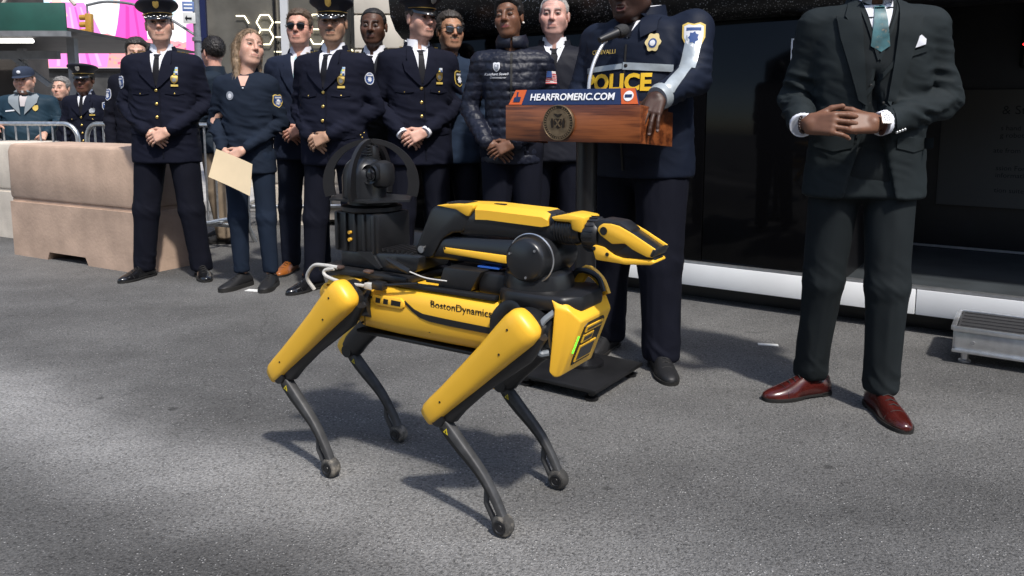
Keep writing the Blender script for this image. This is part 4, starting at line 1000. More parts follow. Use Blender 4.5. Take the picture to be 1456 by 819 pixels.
MB().tube(bez([(-0.32, -0.12, 0.658), (-0.355, -0.125, 0.650), (-0.345, -0.13, 0.634), (-0.27, -0.132, 0.622), (-0.20, -0.130, 0.622), (-0.185, -0.128, 0.622)], 24), 0.0055, 8).build('data_cable', M_cable, rob)
pl = MB().box((-0.168, -0.127, 0.624), (0.030, 0.020, 0.018), 0.002).build('cable_plug', M_cable, rob)
MB().box((-0.132, -0.124, 0.629), (0.045, 0.030, 0.026), 0.008).tube(bez([(-0.11, -0.122, 0.632), (-0.06, -0.118, 0.640), (0.0, -0.11, 0.648)], 10), 0.004, 8).build('plug_boot', M_rbk, pl)
for x in (-0.31, -0.19):
    MB().box((x, -0.108, 0.662), (0.030, 0.02, 0.010), 0.004).build('clamp', mat('dull_bronze', (0.18, 0.12, 0.10), 0.4, 0.6), cm)
MB().tube([(-0.12, -0.10, 0.705), (-0.05, -0.115, 0.688), (-0.02, -0.12, 0.682)], [0.008, 0.010, 0.008], 10).build('antenna_plug', M_rbk2, cm)
MB().tube(bez([(-0.02, -0.12, 0.682), (0.03, -0.11, 0.668), (0.09, -0.09, 0.662)], 8), 0.0022, 6).build('thin_wire', M_cable, cm)
MB().box((0.03, -0.07, 0.653), (0.05, 0.02, 0.012), 0.003).build('latch', M_rbk2, cm)
for o_ in [gr] + list(gr.children):
    o_.data.transform(Matrix.Translation((0.515, 0, 0)) @ Matrix.Diagonal((0.93, 1, 1, 1)) @ Matrix.Translation((-0.515, 0, 0)))
tag(rob, 'yellow four-legged robot dog with folded gripper arm and caged camera on its back', 'robot')

# ------------------------------------------------------------------ smooth solid modelling on a grid (numpy surface nets)
def _hash(i, j, k, s):
    n = (i * 374761393 + j * 668265263 + k * 2147483647 + s * 1274126177) & 0xffffffff
    n = ((n ^ (n >> 13)) * 1274126177) & 0xffffffff
    return ((n ^ (n >> 16)) & 0xffff) / 32767.5 - 1.0
def vnoise(P, seed=0):
    P = np.asarray(P, float); I = np.floor(P).astype(np.int64); f = P - I; f = f * f * (3 - 2 * f)
    r = 0
    for a in (0, 1):
        for b in (0, 1):
            for c in (0, 1):
                w = (f[:, 0] if a else 1 - f[:, 0]) * (f[:, 1] if b else 1 - f[:, 1]) * (f[:, 2] if c else 1 - f[:, 2])
                r = r + w * _hash(I[:, 0] + a, I[:, 1] + b, I[:, 2] + c, seed)
    return r
class Field:
    def __init__(s, lo, hi, h):
        s.lo = np.array(lo, float); s.h = h; s.n = np.ceil((np.array(hi, float) - s.lo) / h).astype(int) + 1
        s.F = np.full(tuple(s.n), 0.2, np.float32)
    def sl(s, lo, hi, m):
        a = np.clip(np.floor((np.array(lo) - m - s.lo) / s.h).astype(int), 0, s.n - 1)
        b = np.clip(np.ceil((np.array(hi) + m - s.lo) / s.h).astype(int) + 1, 1, s.n)
        b = np.maximum(b, a + 1)
        ax = [s.lo[i] + s.h * np.arange(a[i], b[i]) for i in range(3)]
        X, Y, Z = ax[0][:, None, None], ax[1][None, :, None], ax[2][None, None, :]
        return (slice(a[0], b[0]), slice(a[1], b[1]), slice(a[2], b[2])), X, Y, Z
    def put(s, fn, lo, hi, k=0.01, op='u'):
        S, X, Y, Z = s.sl(lo, hi, k + 2.5 * s.h)
        d = np.broadcast_to(fn(X, Y, Z), s.F[S].shape); A = s.F[S]
        if op == 'u':
            hh = np.maximum(k - np.abs(A - d), 0) / k; s.F[S] = np.minimum(A, d) - hh * hh * k * 0.25
        elif op == 's':
            d = -d; hh = np.maximum(k - np.abs(A - d), 0) / k; s.F[S] = np.maximum(A, d) + hh * hh * k * 0.25
        elif op == 'i':
            hh = np.maximum(k - np.abs(A - d), 0) / k; s.F[S] = np.maximum(A, d) + hh * hh * k * 0.25
    def cone(s, a, b, r1, r2, k=0.01, op='u'):
        a = np.array(a, float); b = np.array(b, float); ba = b - a; L2 = ba @ ba + 1e-12
        def fn(X, Y, Z):
            t = np.clip(((X - a[0]) * ba[0] + (Y - a[1]) * ba[1] + (Z - a[2]) * ba[2]) / L2, 0, 1)
            return np.sqrt((X - a[0] - t * ba[0]) ** 2 + (Y - a[1] - t * ba[1]) ** 2 + (Z - a[2] - t * ba[2]) ** 2) - (r1 + (r2 - r1) * t)
        R = max(r1, r2); s.put(fn, np.minimum(a, b) - R, np.maximum(a, b) + R, k, op)
    def ell(s, c, r, k=0.01, op='u', R=None):
        c = np.array(c, float); r = np.array(r, float)
        def fn(X, Y, Z):
            x, y, z = X - c[0], Y - c[1], Z - c[2]
            if R is not None:
                x, y, z = (R[0][0] * x + R[1][0] * y + R[2][0] * z, R[0][1] * x + R[1][1] * y + R[2][1] * z, R[0][2] * x + R[1][2] * y + R[2][2] * z)
            k0 = np.sqrt((x / r[0]) ** 2 + (y / r[1]) ** 2 + (z / r[2]) ** 2); k1 = np.sqrt((x / r[0] ** 2) ** 2 + (y / r[1] ** 2) ** 2 + (z / r[2] ** 2) ** 2) + 1e-9
            return k0 * (k0 - 1) / k1
        m = np.full(3, max(r)) if R is not None else r
        s.put(fn, c - m, c + m, k, op)
    def loft(s, zs, a, b, cy, n=2.4, k=0.02, cx=None):
        zs = np.array(zs, float); cx = np.zeros_like(zs) if cx is None else np.array(cx)
        def fn(X, Y, Z):
            z = np.clip(Z, zs[0], zs[-1]); A = np.interp(z, zs, a); B = np.interp(z, zs, b); C = np.interp(z, zs, cy); D = np.interp(z, zs, cx)
            q = (np.abs((X - D) / A) ** n + np.abs((Y - C) / B) ** n) ** (1 / n)
            d = (q - 1) * np.minimum(A, B)
            dz = np.maximum(zs[0] - Z, Z - zs[-1])
            return np.maximum(d, dz)
        A = max(a) + max(abs(cx)); B = max(b) + max(np.abs(cy))
        s.put(fn, (-A, -B, zs[0]), (A, B, zs[-1]), k)
    def mesh(s, smooth=1):
        F = s.F; ins = F < 0
        c = [ins[:-1, :-1, :-1], ins[1:, :-1, :-1], ins[:-1, 1:, :-1], ins[1:, 1:, :-1], ins[:-1, :-1, 1:], ins[1:, :-1, 1:], ins[:-1, 1:, 1:], ins[1:, 1:, 1:]]
        anyi = c[0].copy(); alli = c[0].copy()
        for q in c[1:]: anyi |= q; alli &= q
        act = anyi & ~alli
        I = np.argwhere(act); idx = np.full(act.shape, -1, np.int32); idx[act] = np.arange(len(I))
        off = np.array([(0, 0, 0), (1, 0, 0), (0, 1, 0), (1, 1, 0), (0, 0, 1), (1, 0, 1), (0, 1, 1), (1, 1, 1)])
        val = np.stack([F[I[:, 0] + o[0], I[:, 1] + o[1], I[:, 2] + o[2]] for o in off], 1)
        acc = np.zeros((len(I), 3)); cnt = np.zeros(len(I))
        for e0, e1 in ((0, 1), (2, 3), (4, 5), (6, 7), (0, 2), (1, 3), (4, 6), (5, 7), (0, 4), (1, 5), (2, 6), (3, 7)):
            v0, v1 = val[:, e0], val[:, e1]; cr = (v0 < 0) != (v1 < 0)
            t = np.where(cr, v0 / np.where(cr, v0 - v1, 1), 0)[:, None]
            acc += np.where(cr[:, None], off[e0] + t * (off[e1] - off[e0]), 0); cnt += cr
        Vt = s.lo + s.h * (I + acc / cnt[:, None])
        Q = []
        for ax in range(3):
            a1, a2 = [(1, 2), (2, 0), (0, 1)][ax]
            sl0 = [slice(None)] * 3; sl1 = [slice(None)] * 3; sl0[ax] = slice(0, -1); sl1[ax] = slice(1, None)
            A, B = ins[tuple(sl0)], ins[tuple(sl1)]
            E = np.argwhere(A != B)
            E = E[(E[:, a1] > 0) & (E[:, a2] > 0) & (E[:, a1] < s.n[a1] - 1) & (E[:, a2] < s.n[a2] - 1)]
            if not len(E): continue
            fl = A[E[:, 0], E[:, 1], E[:, 2]]
            def g(d1, d2):
                K = E.copy(); K[:, a1] -= d1; K[:, a2] -= d2; return idx[K[:, 0], K[:, 1], K[:, 2]]
            q = np.stack([g(1, 1), g(0, 1), g(0, 0), g(1, 0)], 1)
            q[~fl] = q[~fl][:, ::-1]; Q.append(q)
        Q = np.concatenate(Q); Q = Q[(Q >= 0).all(1)]
        for _ in range(smooth): Vt = relax(Vt, Q, 0.5)
        return Vt, Q
def relax(Vt, Q, f):
    acc = np.zeros_like(Vt); cnt = np.zeros(len(Vt))
    for a, b in ((0, 1), (1, 2), (2, 3), (3, 0)):
        for u, v in ((a, b), (b, a)):
            np.add.at(acc, Q[:, u], Vt[Q[:, v]]); np.add.at(cnt, Q[:, u], 1)
    return Vt + f * (acc / np.maximum(cnt, 1)[:, None] - Vt)
def vnormals(Vt, Q):
    n = np.cross(Vt[Q[:, 2]] - Vt[Q[:, 0]], Vt[Q[:, 3]] - Vt[Q[:, 1]]); N = np.zeros_like(Vt)
    for i in range(4): np.add.at(N, Q[:, i], n)
    return N / (np.linalg.norm(N, axis=1)[:, None] + 1e-12)
def qmesh(name, Vt, Q, mats, parent=None, col=None, midx=None):
    me = bpy.data.meshes.new(name); nv, nq = len(Vt), len(Q)
    me.vertices.add(nv); me.vertices.foreach_set('co', np.asarray(Vt, np.float32).ravel())
    me.loops.add(nq * 4); me.loops.foreach_set('vertex_index', np.asarray(Q, np.int32).ravel())
    me.polygons.add(nq); me.polygons.foreach_set('loop_start', np.arange(0, nq * 4, 4, dtype=np.int32))
    me.polygons.foreach_set('use_smooth', np.ones(nq, bool))
    for m in (mats if isinstance(mats, (list, tuple)) else [mats]): me.materials.append(m)
    if midx is not None: me.polygons.foreach_set('material_index', np.asarray(midx, np.int32))
    me.update(calc_edges=True)
    if col is not None:
        a = me.color_attributes.new('Col', 'FLOAT_COLOR', 'POINT')
        a.data.foreach_set('color', np.concatenate([col, np.ones((nv, 1))], 1).astype(np.float32).ravel())
    me.validate(); return link_mesh(name, me, parent)
def rotm(yaw=0, pitch=0, roll=0):
    """yaw about z, pitch nods (positive looks up when facing -Y), roll tilts"""
    cy, sy = math.cos(yaw), math.sin(yaw); cp, sp = math.cos(-pitch), math.sin(-pitch); cr, sr = math.cos(roll), math.sin(roll)
    Rz = np.array([[cy, -sy, 0], [sy, cy, 0], [0, 0, 1]]); Rx = np.array([[1, 0, 0], [0, cp, -sp], [0, sp, cp]]); Ry = np.array([[cr, 0, sr], [0, 1, 0], [-sr, 0, cr]])
    return Rz @ Rx @ Ry

# ------------------------------------------------------------------ people
def cloth_mat(name, col, rough=0.85, sheen=0.0, bs=420, spec=0.14, var=0.12):
    if name in MATS: return MATS[name]
    m = mat(name, col, rough, spec=spec, var=(7, var, 5), bump=(bs, 0.25, 0.0015), sheen=sheen)
    N = m.node_tree.nodes; L = m.node_tree.links; b0 = [n for n in N if n.type == 'BUMP'][0]
    r = N.new('ShaderNodeTexNoise'); r.noise_type = 'RIDGED_MULTIFRACTAL'; r.inputs['Scale'].default_value = 4.2; r.inputs['Detail'].default_value = 3; r.inputs['Distortion'].default_value = 0.6
    tc = [n for n in N if n.type == 'TEX_COORD'][0]; mp = N.new('ShaderNodeMapping'); mp.inputs['Rotation'].default_value = (0.3, 0.5, 0.2); mp.inputs['Scale'].default_value = (1.5, 1.5, 0.8)
    L.new(tc.outputs['Object'], mp.inputs['Vector']); L.new(mp.outputs[0], r.inputs['Vector'])
    b1 = N.new('ShaderNodeBump'); b1.inputs['Strength'].default_value = 0.5; b1.inputs['Distance'].default_value = 0.018
    L.new(r.outputs['Fac'], b1.inputs['Height']); L.new(b1.outputs['Normal'], b0.inputs['Normal'])
    return m
M_navy = cloth_mat('navy_dress_wool', (0.0068, 0.0080, 0.0172))
M_navy2 = cloth_mat('navy_trouser_wool', (0.0052, 0.0060, 0.0118))
M_polo = cloth_mat('navy_polo_knit', (0.011, 0.017, 0.030))
M_shirt = cloth_mat('white_shirt_cotton', (0.72, 0.73, 0.78), 0.7)
M_black_c = cloth_mat('black_tie_silk', (0.010, 0.010, 0.013), 0.55)
M_gold = mat('gold_metal', (0.80, 0.55, 0.16), 0.28, 0.9)
M_silver = mat('silver_metal', (0.68, 0.68, 0.66), 0.3, 0.9)
M_goldc = mat('gold_thread', (0.62, 0.44, 0.10), 0.6)
M_patchw = mat('patch_white', (0.62, 0.63, 0.66), 0.7); M_patchb = mat('patch_blue', (0.02, 0.06, 0.20), 0.7)
M_bshoe = mat('black_polished_leather', (0.008, 0.008, 0.009), 0.16, coat=0.5)
M_bshoe2 = mat('black_matt_shoe', (0.010, 0.010, 0.011), 0.55)
M_sole = mat('black_sole', (0.012, 0.011, 0.010), 0.7)
M_oxblood = mat('oxblood_leather', (0.056, 0.0080, 0.0060), 0.24, coat=0.45, var=(18, 0.3), bump=(140, 0.08, 0.001))
M_cognac = mat('cognac_leather', (0.30, 0.095, 0.018), 0.35, coat=0.3)
M_capb = mat('cap_navy', (0.010, 0.011, 0.020), 0.7, bump=(300, 0.2, 0.001)); M_visor = mat('patent_visor', (0.006, 0.006, 0.006), 0.08, coat=0.6)
M_lens_d = mat('sunglass_lens', (0.006, 0.006, 0.007), 0.06)
M_hairs = {}
def hair_mat(c):
    k = 'hair_%d_%d_%d' % tuple(int(x * 1000) for x in c)
    return mat(k, c, 0.5, spec=0.4, var=(60, 0.35, 3), bump=(70, 0.7, 0.004, (3.0, 3.0, 0.35)))
def skin_mat():
    m = mat('skin', (0.5, 0.3, 0.2), 0.48, spec=0.35, attr='Col', var=(90, 0.05, 3), bump=(260, 0.12, 0.001))
    b = m.node_tree.nodes['Principled BSDF']
    b.inputs['Subsurface Weight'].default_value = 0.08; b.inputs['Subsurface Radius'].default_value = (0.012, 0.005, 0.003); b.inputs['Subsurface Scale'].default_value = 0.6
    return m
M_skin = skin_mat()
FAIR, TAN, RUDDY = (0.58, 0.34, 0.25), (0.42, 0.225, 0.14), (0.60, 0.32, 0.24)
BROWN, DARK, DEEP = (0.155, 0.072, 0.042), (0.085, 0.040, 0.025), (0.052, 0.025, 0.017)

def head_mesh(h, skin, lip=None, brow=(0.05, 0.03, 0.02), jaw=1.0, wide=1.0, nose=1.0, stubble=0.16, age=0.3, mouth=0.0, stache=0.0, lids=0.0, smile=0.0, female=False):
    f = Field((-.115, -.150, -.235), (.115, .135, .145), h)
    w = wide
    f.ell((0, .016, .036), (.077 * w, .098, .083), .01)
    f.ell((0, -.028, -.035), (.064 * w, .066, .078), .03)
    f.ell((0, -.052, -.080), (.036 * jaw, .036, .030), .026)
    f.ell((0, -.074, -.099), (.019 * jaw, .017, .016), .020)
    for s in (-1, 1):
        f.cone((s * .052 * w * jaw, .008, -.050), (s * .026 * jaw, -.060, -.094), .019, .017, .035)
        f.ell((s * .045 * w, -.060, -.018), (.024, .024, .022), .024)
        f.ell((s * .037 * w, -.046, -.040), (.025, .029, .027), .03)
        f.ell((s * .080 * w, .014, -.004), (.008, .017, .031), .008)
        f.cone((s * .083 * w, .022, .018), (s * .081 * w, .018, -.026), .006, .006, .006)
    f.cone((-.038, -.0825, .031), (.038, -.0825, .031), .012 if not female else .010, .012 if not female else .010, .018)
    for s in (-1, 1):
        f.ell((s * .0325, -.101, .009), (.021, .020, .014), .016, 's')
        f.ell((s * .0325, -.0785, .0085), (.0165, .0145, .0138), .006)
    f.cone((0, -.091, .020), (0, -.1115, -.022), .0085 * nose, .0120 * nose, .012)
    for s in (-1, 1): f.ell((s * .0135 * nose, -.100, -.0275), (.0088 * nose, .0095, .0080), .007)
    f.ell((0, -.083, -.058), (.029, .017, .022), .016)
    lz = -.0595
    f.cone((-.016, -.0935, lz + .0038), (.016, -.0935, lz + .0038), .0046, .0046, .007)
    f.cone((-.015, -.0945, lz - .0060 - mouth), (.015, -.0945, lz - .0060 - mouth), .0062, .0062, .008)
    if mouth > 0: f.ell((0, -.098, lz - mouth * .45), (.018, .014, mouth * .62 + .003), .004, 's')
    else: f.cone((-.021, -.1035, lz + smile), (.021, -.1035, lz + smile), .0028, .0028, .004, 's')
    for s in (-1, 1):      # nasolabial folds
        f.cone((s * .022, -.104, -.028), (s * .031, -.093, -.060), .0048, .0035, .007, 's')
        f.cone((s * .022, -.0955, -.004), (s * .043, -.0875, -.002), .0022, .0018, .005, 's')
    f.cone((0, .022, -.06), (0, .030, -.23), .052 if not female else .045, .060 if not female else .052, .03)
    f.cone((0, -.02, -.115), (0, .0, -.23), .036, .042, .03)
    Vt, Q = f.mesh(1)
    fm = np.clip((Vt[:, 2] - .042) / .01, 0, 1) * np.clip((-.05 - Vt[:, 1]) / .02, 0, 1); Vt[:, 1] += fm * .0008 * np.sin(Vt[:, 2] * 620) * (0 if female else 1)
    x, y, z = Vt.T; sk = np.array(skin)
    C = np.tile(sk, (len(Vt), 1)) * (1 + 0.07 * vnoise(Vt * 90, 3)[:, None])
    red = np.array((1.10, 0.90, 0.88))
    def mixc(mask, c):
        m = np.clip(mask, 0, 1)[:, None]; return C * (1 - m) + np.array(c) * m
    for s in (-1, 1):
        m = np.exp(-(((x - s * .045) / .022) ** 2 + ((z + .02) / .02) ** 2)) * (y < -.03) * .6
        C = C * (1 - m[:, None]) + C * red * m[:, None]
    m = np.exp(-((x / .016) ** 2 + ((z + .022) / .014) ** 2)) * (y < -.09) * .7; C = C * (1 - m[:, None]) + C * red * m[:, None]
    if stubble > 0 and not female:
        st = np.clip((-.030 - z) / .02, 0, 1) * np.clip((.02 - y) / .05, 0, 1) * np.clip((z + .118) / .02, 0, 1) * stubble
        C = mixc(st, sk * 0.45 + np.array((.01, .012, .018)))
    if stache > 0:
        st = np.exp(-(((z + .046) / .006) ** 2)) * (np.abs(x) < .030) * (y < -.075) * stache; C = mixc(st * 1.3, brow)
    lipc = np.array(lip) if lip is not None else sk * np.array((.82, .58, .56))
    lh = (.0078 + mouth * .55) * np.sqrt(np.clip(1 - (x / .026) ** 2, 0.01, 1)); lm = (np.abs(x) < .025) * (y < -.080) * np.exp(-(((z - (lz - .0012 - mouth / 2)) / lh) ** 4)); C = mixc(lm * .75, lipc)
    if mouth <= 0: C = mixc((np.abs(x) < .0245) * (y < -.078) * np.exp(-((z - lz - smile * (x / .02) ** 2) / .0017) ** 2) * .85, sk * np.array((.30, .16, .15)))
    if mouth > 0:
        inner = (np.abs(x) < .018) * (np.abs(z - (lz - mouth * .45)) < mouth * .55) * (y < -.07) * (y > -.099); C = mixc(inner, (.10, .02, .02))
        teeth = inner * (z > lz - mouth * .30); C = mixc(teeth * .85, (.55, .50, .45))
    for s in (-1, 1):
        ax = np.abs(x - s * .033)
        bz = .0335 + .003 * (1 - ((x * s - .036) / .02) ** 2)
        bm_ = np.exp(-(((z - bz) / .0048) ** 2)) * np.clip((.024 - ax) / .006, 0, 1) * (y < -.055); C = mixc(bm_ * .95, brow)
        dx, dz = x - s * .0325, z - .0085
        fr = (y < -.082)
        op = .0046 * (1 - .75 * lids)
        lidc = sk * .55
        C = mixc(np.exp(-((np.hypot(dx / .018, dz / .010)) ** 4)) * fr * .35, lidc)
        eye = fr * np.clip(1.3 - np.hypot(dx / .0135, (dz - .0002) / op) , 0, .35) / .35
        C = mixc(eye, (.30, .26, .24)); C = mixc(fr * eye * (np.hypot(dx, dz) < .0072), (.025, .016, .012))
        lash = fr * np.exp(-((dz - op + .10 * np.abs(dx)) / .0022) ** 2) * (np.abs(dx) < .0160); C = mixc(lash * .95, (.02, .014, .012))
    if female:
        pass
    return Vt, Q, C

def hair_mesh(h, style, wide=1.0):
    f = Field((-.13, -.14, -.33 if style == 'long' else -.13), (.13, .16, .16), h)
    t = {'short': .011, 'buzz': .005, 'long': .007, 'bun': .014, 'crop': .014, 'receding': .008}[style]
    ys = np.array([-.13, -.085, -.06, -.035, -.018, -.004, .012, .03, .05, .08, .13])
    hz = {'short': [.086, .080, .070, .042, -.002, -.014, .016, .018, -.022, -.055, -.07], 'buzz': [.092, .086, .076, .050, .008, -.002, .022, .020, -.02, -.05, -.06], 'receding': [.125, .112, .095, .060, .015, .0, .022, .020, -.02, -.05, -.06],
          'crop': [.084, .078, .066, .036, -.006, -.016, .014, .014, -.03, -.06, -.07], 'bun': [.088, .080, .066, .034, .004, -.006, .008, .006, -.03, -.06, -.07], 'long': [.096, .088, .074, .044, .012, .004, .004, -.02, -.08, -.12, -.12]}[style]
    rr = np.array((.077 * wide, .098, .083))
    def hf(X, Y, Z):
        x, y, z = X, Y - .016, Z - .036
        k0 = np.sqrt((x / rr[0]) ** 2 + (y / rr[1]) ** 2 + (z / rr[2]) ** 2); k1 = np.sqrt((x / rr[0] ** 2) ** 2 + (y / rr[1] ** 2) ** 2 + (z / rr[2] ** 2) ** 2) + 1e-9
        hl = np.interp(Y, ys, hz) + .011 * np.clip(np.abs(X) / .055, 0, 1.2) ** 2 * (Y < -.03)
        q = np.clip((Z - hl) / .020, 0, 1); q = q * q * (3 - 2 * q)
        top = np.clip((Z - .06) / .06, 0, 1) * (.008 if style in ('short', 'crop') else .012 if style == 'bun' else .003)
        return k0 * (k0 - 1) / k1 - (-.006 + (t + top + .006) * q)
    f.put(hf, f.lo, f.lo + f.h * (f.n - 1), .002)
    if style == 'long':
        for s in (-1, 1):
            f.cone((s * .062, .005, .060), (s * .074, .026, -.010), .018, .017, .03); f.cone((s * .074, .026, -.010), (s * .074, .012, -.115), .017, .018, .02)
            f.cone((s * .074, .012, -.115), (s * .078, -.014, -.215), .017, .005, .02); f.cone((s * .068, .03, -.05), (s * .062, -.026, -.225), .016, .004, .02); f.cone((s * .055, .04, .0), (s * .06, .045, -.20), .04, .012, .03)
        f.ell((0, .070, -.06), (.072, .040, .14), .03)
        f.cone((.0, -.075, .085), (.0, .05, .12), .004, .006, .02, 's')
    if style == 'bun': f.ell((0, .125, .075), (.038, .035, .036), .01)
    Vt, Q = f.mesh(1); N = vnormals(Vt, Q)
    amp = .0035 if style in ('short', 'crop', 'long') else .0018
    st = Vt * np.array((130, 130, 40)) if style == 'long' else Vt * np.array((110, 70, 110))
    Vt = Vt + N * (amp * vnoise(st, 5) + amp * vnoise(st * 2.3, 6) * .6)[:, None]
    return Vt, Q

def hand_field(f, wrist, fdir, back, thumb, stub, size=1.0, curl=(.25, .35, .3), spread=.05, tcurl=.35):
    """palm, four fingers and thumb into field f. fdir: towards fingers, back: back-of-hand normal, thumb: thumb-side direction"""
    fx = np.array(fdir, float); fx /= np.linalg.norm(fx); bz = np.array(back, float); bz -= fx * (bz @ fx); bz /= np.linalg.norm(bz)
    ty = np.cross(bz, fx); ty = ty if ty @ np.array(thumb) > 0 else -ty
    W = np.array(wrist, float); S = size
    P = lambda x, y, z: W + S * (fx * x + ty * y + bz * z)
    f.cone(np.array(stub), P(.012, 0, 0), .024 * S, .0245 * S, .012)
    for y0 in (-.026, -.009, .009, .026):
        f.cone(P(.01, y0 * .72, 0), P(.085, y0, .002), .0155 * S, .0125 * S, .010)
    f.cone(P(.012, .022, -.008), P(.045, .036, -.014), .016 * S, .014 * S, .012)
    tips = []
    for y0, L, r, i in ((.030, .077, .0084, 1), (.0105, .086, .0087, 0), (-.0095, .081, .0083, -1), (-.0285, .063, .0074, -2)):
        p = P(.088, y0, .002); a = 0; lens = (L * .46, L * .30, L * .24)
        for j in range(3):
            a += curl[j] * (1 + .06 * (i == -2))
            d = fx * math.cos(a) - bz * math.sin(a) + ty * (spread + .03) * (i + .5) * .8
            q = p + S * d * lens[j]
            f.cone(p, q, r * S * (1.08 - .06 * j), r * S * (1.0 - .07 * (j + 1)), .0022); p = q
        tips.append(p)
    p = P(.030, .034, -.012); d = fx * .72 + ty * .58 - bz * .25; d /= np.linalg.norm(d); q = p + S * .040 * d
    f.cone(p, q, .0125 * S, .0105 * S, .006)
    d2 = d * math.cos(tcurl) + (fx * .8 - ty * .55 - bz * .25) * math.sin(tcurl); d2 /= np.linalg.norm(d2)
    f.cone(q, q + S * .032 * d2, .0105 * S, .0085 * S, .004)
    return tips

class Ctx: pass
def drape(c, name, pts, m, off=.003, th=.002, u=(1, 0, 0), v=(0, 0, 1), d=(0, 1, 0), o=(0, 0, 0), step=.02, parent=None, bvh=None, faces=None, maxd=9):
    """lay a flat outline (or a flat mesh) on the clothing along direction d"""
    u, v, d, o = [Vector(q) for q in (u, v, d, o)]; bvh = bvh or c.bvh
    bm = bmesh.new()
    if faces is None:
        bm.faces.new([bm.verts.new((p[0], p[1], 0)) for p in pts])
        bmesh.ops.triangulate(bm, faces=list(bm.faces))
    else:
        vv = [bm.verts.new((p[0], p[1], 0)) for p in pts]
        for f_ in faces:
            try: bm.faces.new([vv[i] for i in f_])
            except ValueError: pass
        bmesh.ops.triangulate(bm, faces=list(bm.faces))
    xs = [p[0] for p in pts]; ys = [p[1] for p in pts]
    for ax, lo, hi in ((0, min(xs), max(xs)), (1, min(ys), max(ys))):
        nn = int((hi - lo) / step)
        for i in range(1, nn + 1):
            t = lo + (hi - lo) * i / (nn + 1); co = (t, 0, 0) if ax == 0 else (0, t, 0); no = (1, 0, 0) if ax == 0 else (0, 1, 0)
            bmesh.ops.bisect_plane(bm, geom=list(bm.verts) + list(bm.edges) + list(bm.faces), plane_co=co, plane_no=no)
    ds = []
    bm.verts.ensure_lookup_table()
    base = [o + u * q.co.x + v * q.co.y for q in bm.verts]; hits = []
    for p in base:
        h = bvh.ray_cast(p - d * 1.2, d)
        hits.append(None if h[0] is None else (h[0] - p).dot(d))
    good = [x for x in hits if x is not None]; dm = sum(good) / len(good) if good else 0
    md = sorted(good)[len(good) // 2] if good else 0
    for q, p, h in zip(bm.verts, base, hits):
        if h is None or abs(h - md) > maxd: h = md
        q.co = p + d * (h - off)
    # direction consistency and thickness
    ex = bmesh.ops.extrude_face_region(bm, geom=list(bm.faces))
    for e in ex['geom']:
        if isinstance(e, bmesh.types.BMVert): e.co -= d * th
    bmesh.ops.recalc_face_normals(bm, faces=list(bm.faces))
    me = bpy.data.meshes.new(name); bm.to_mesh(me); bm.free(); me.materials.append(m)
    me.polygons.foreach_set('use_smooth', np.ones(len(me.polygons), bool)); me.set_sharp_from_angle(angle=math.radians(35))
    return link_mesh(name, me, parent or c.root)
def drape_text(c, name, txt, size, m, x, z, off=.004, u=(1, 0, 0), v=(0, 0, 1), d=(0, 1, 0), parent=None, **k):
    me = text_mesh(txt, size, depth=0.0, **k); pts = [(q.co.x + x, q.co.y + z) for q in me.vertices]; fs = [tuple(p.vertices) for p in me.polygons]
    bpy.data.meshes.remove(me)
    return drape(c, name, pts, m, off, .0008, u, v, d, faces=fs, step=.05, parent=parent)
def hit(c, x, z, off=0.0, y=-1.2, d=(0, 1, 0)):
    h = c.bvh.ray_cast(Vector((x, y, z)), Vector(d)); p = h[0] if h[0] is not None else Vector((x, -.12, z)); return (p.x, p.y - off, p.z)
def shield(w, h):
    return [(-.5 * w, .42 * h), (-.28 * w, .5 * h), (0, .44 * h), (.28 * w, .5 * h), (.5 * w, .42 * h), (.5 * w, -.05 * h), (.36 * w, -.3 * h), (0, -.5 * h), (-.36 * w, -.3 * h), (-.5 * w, -.05 * h)]
def shift(p, x, z, s=1.0): return [(a * s + x, b * s + z) for a, b in p]

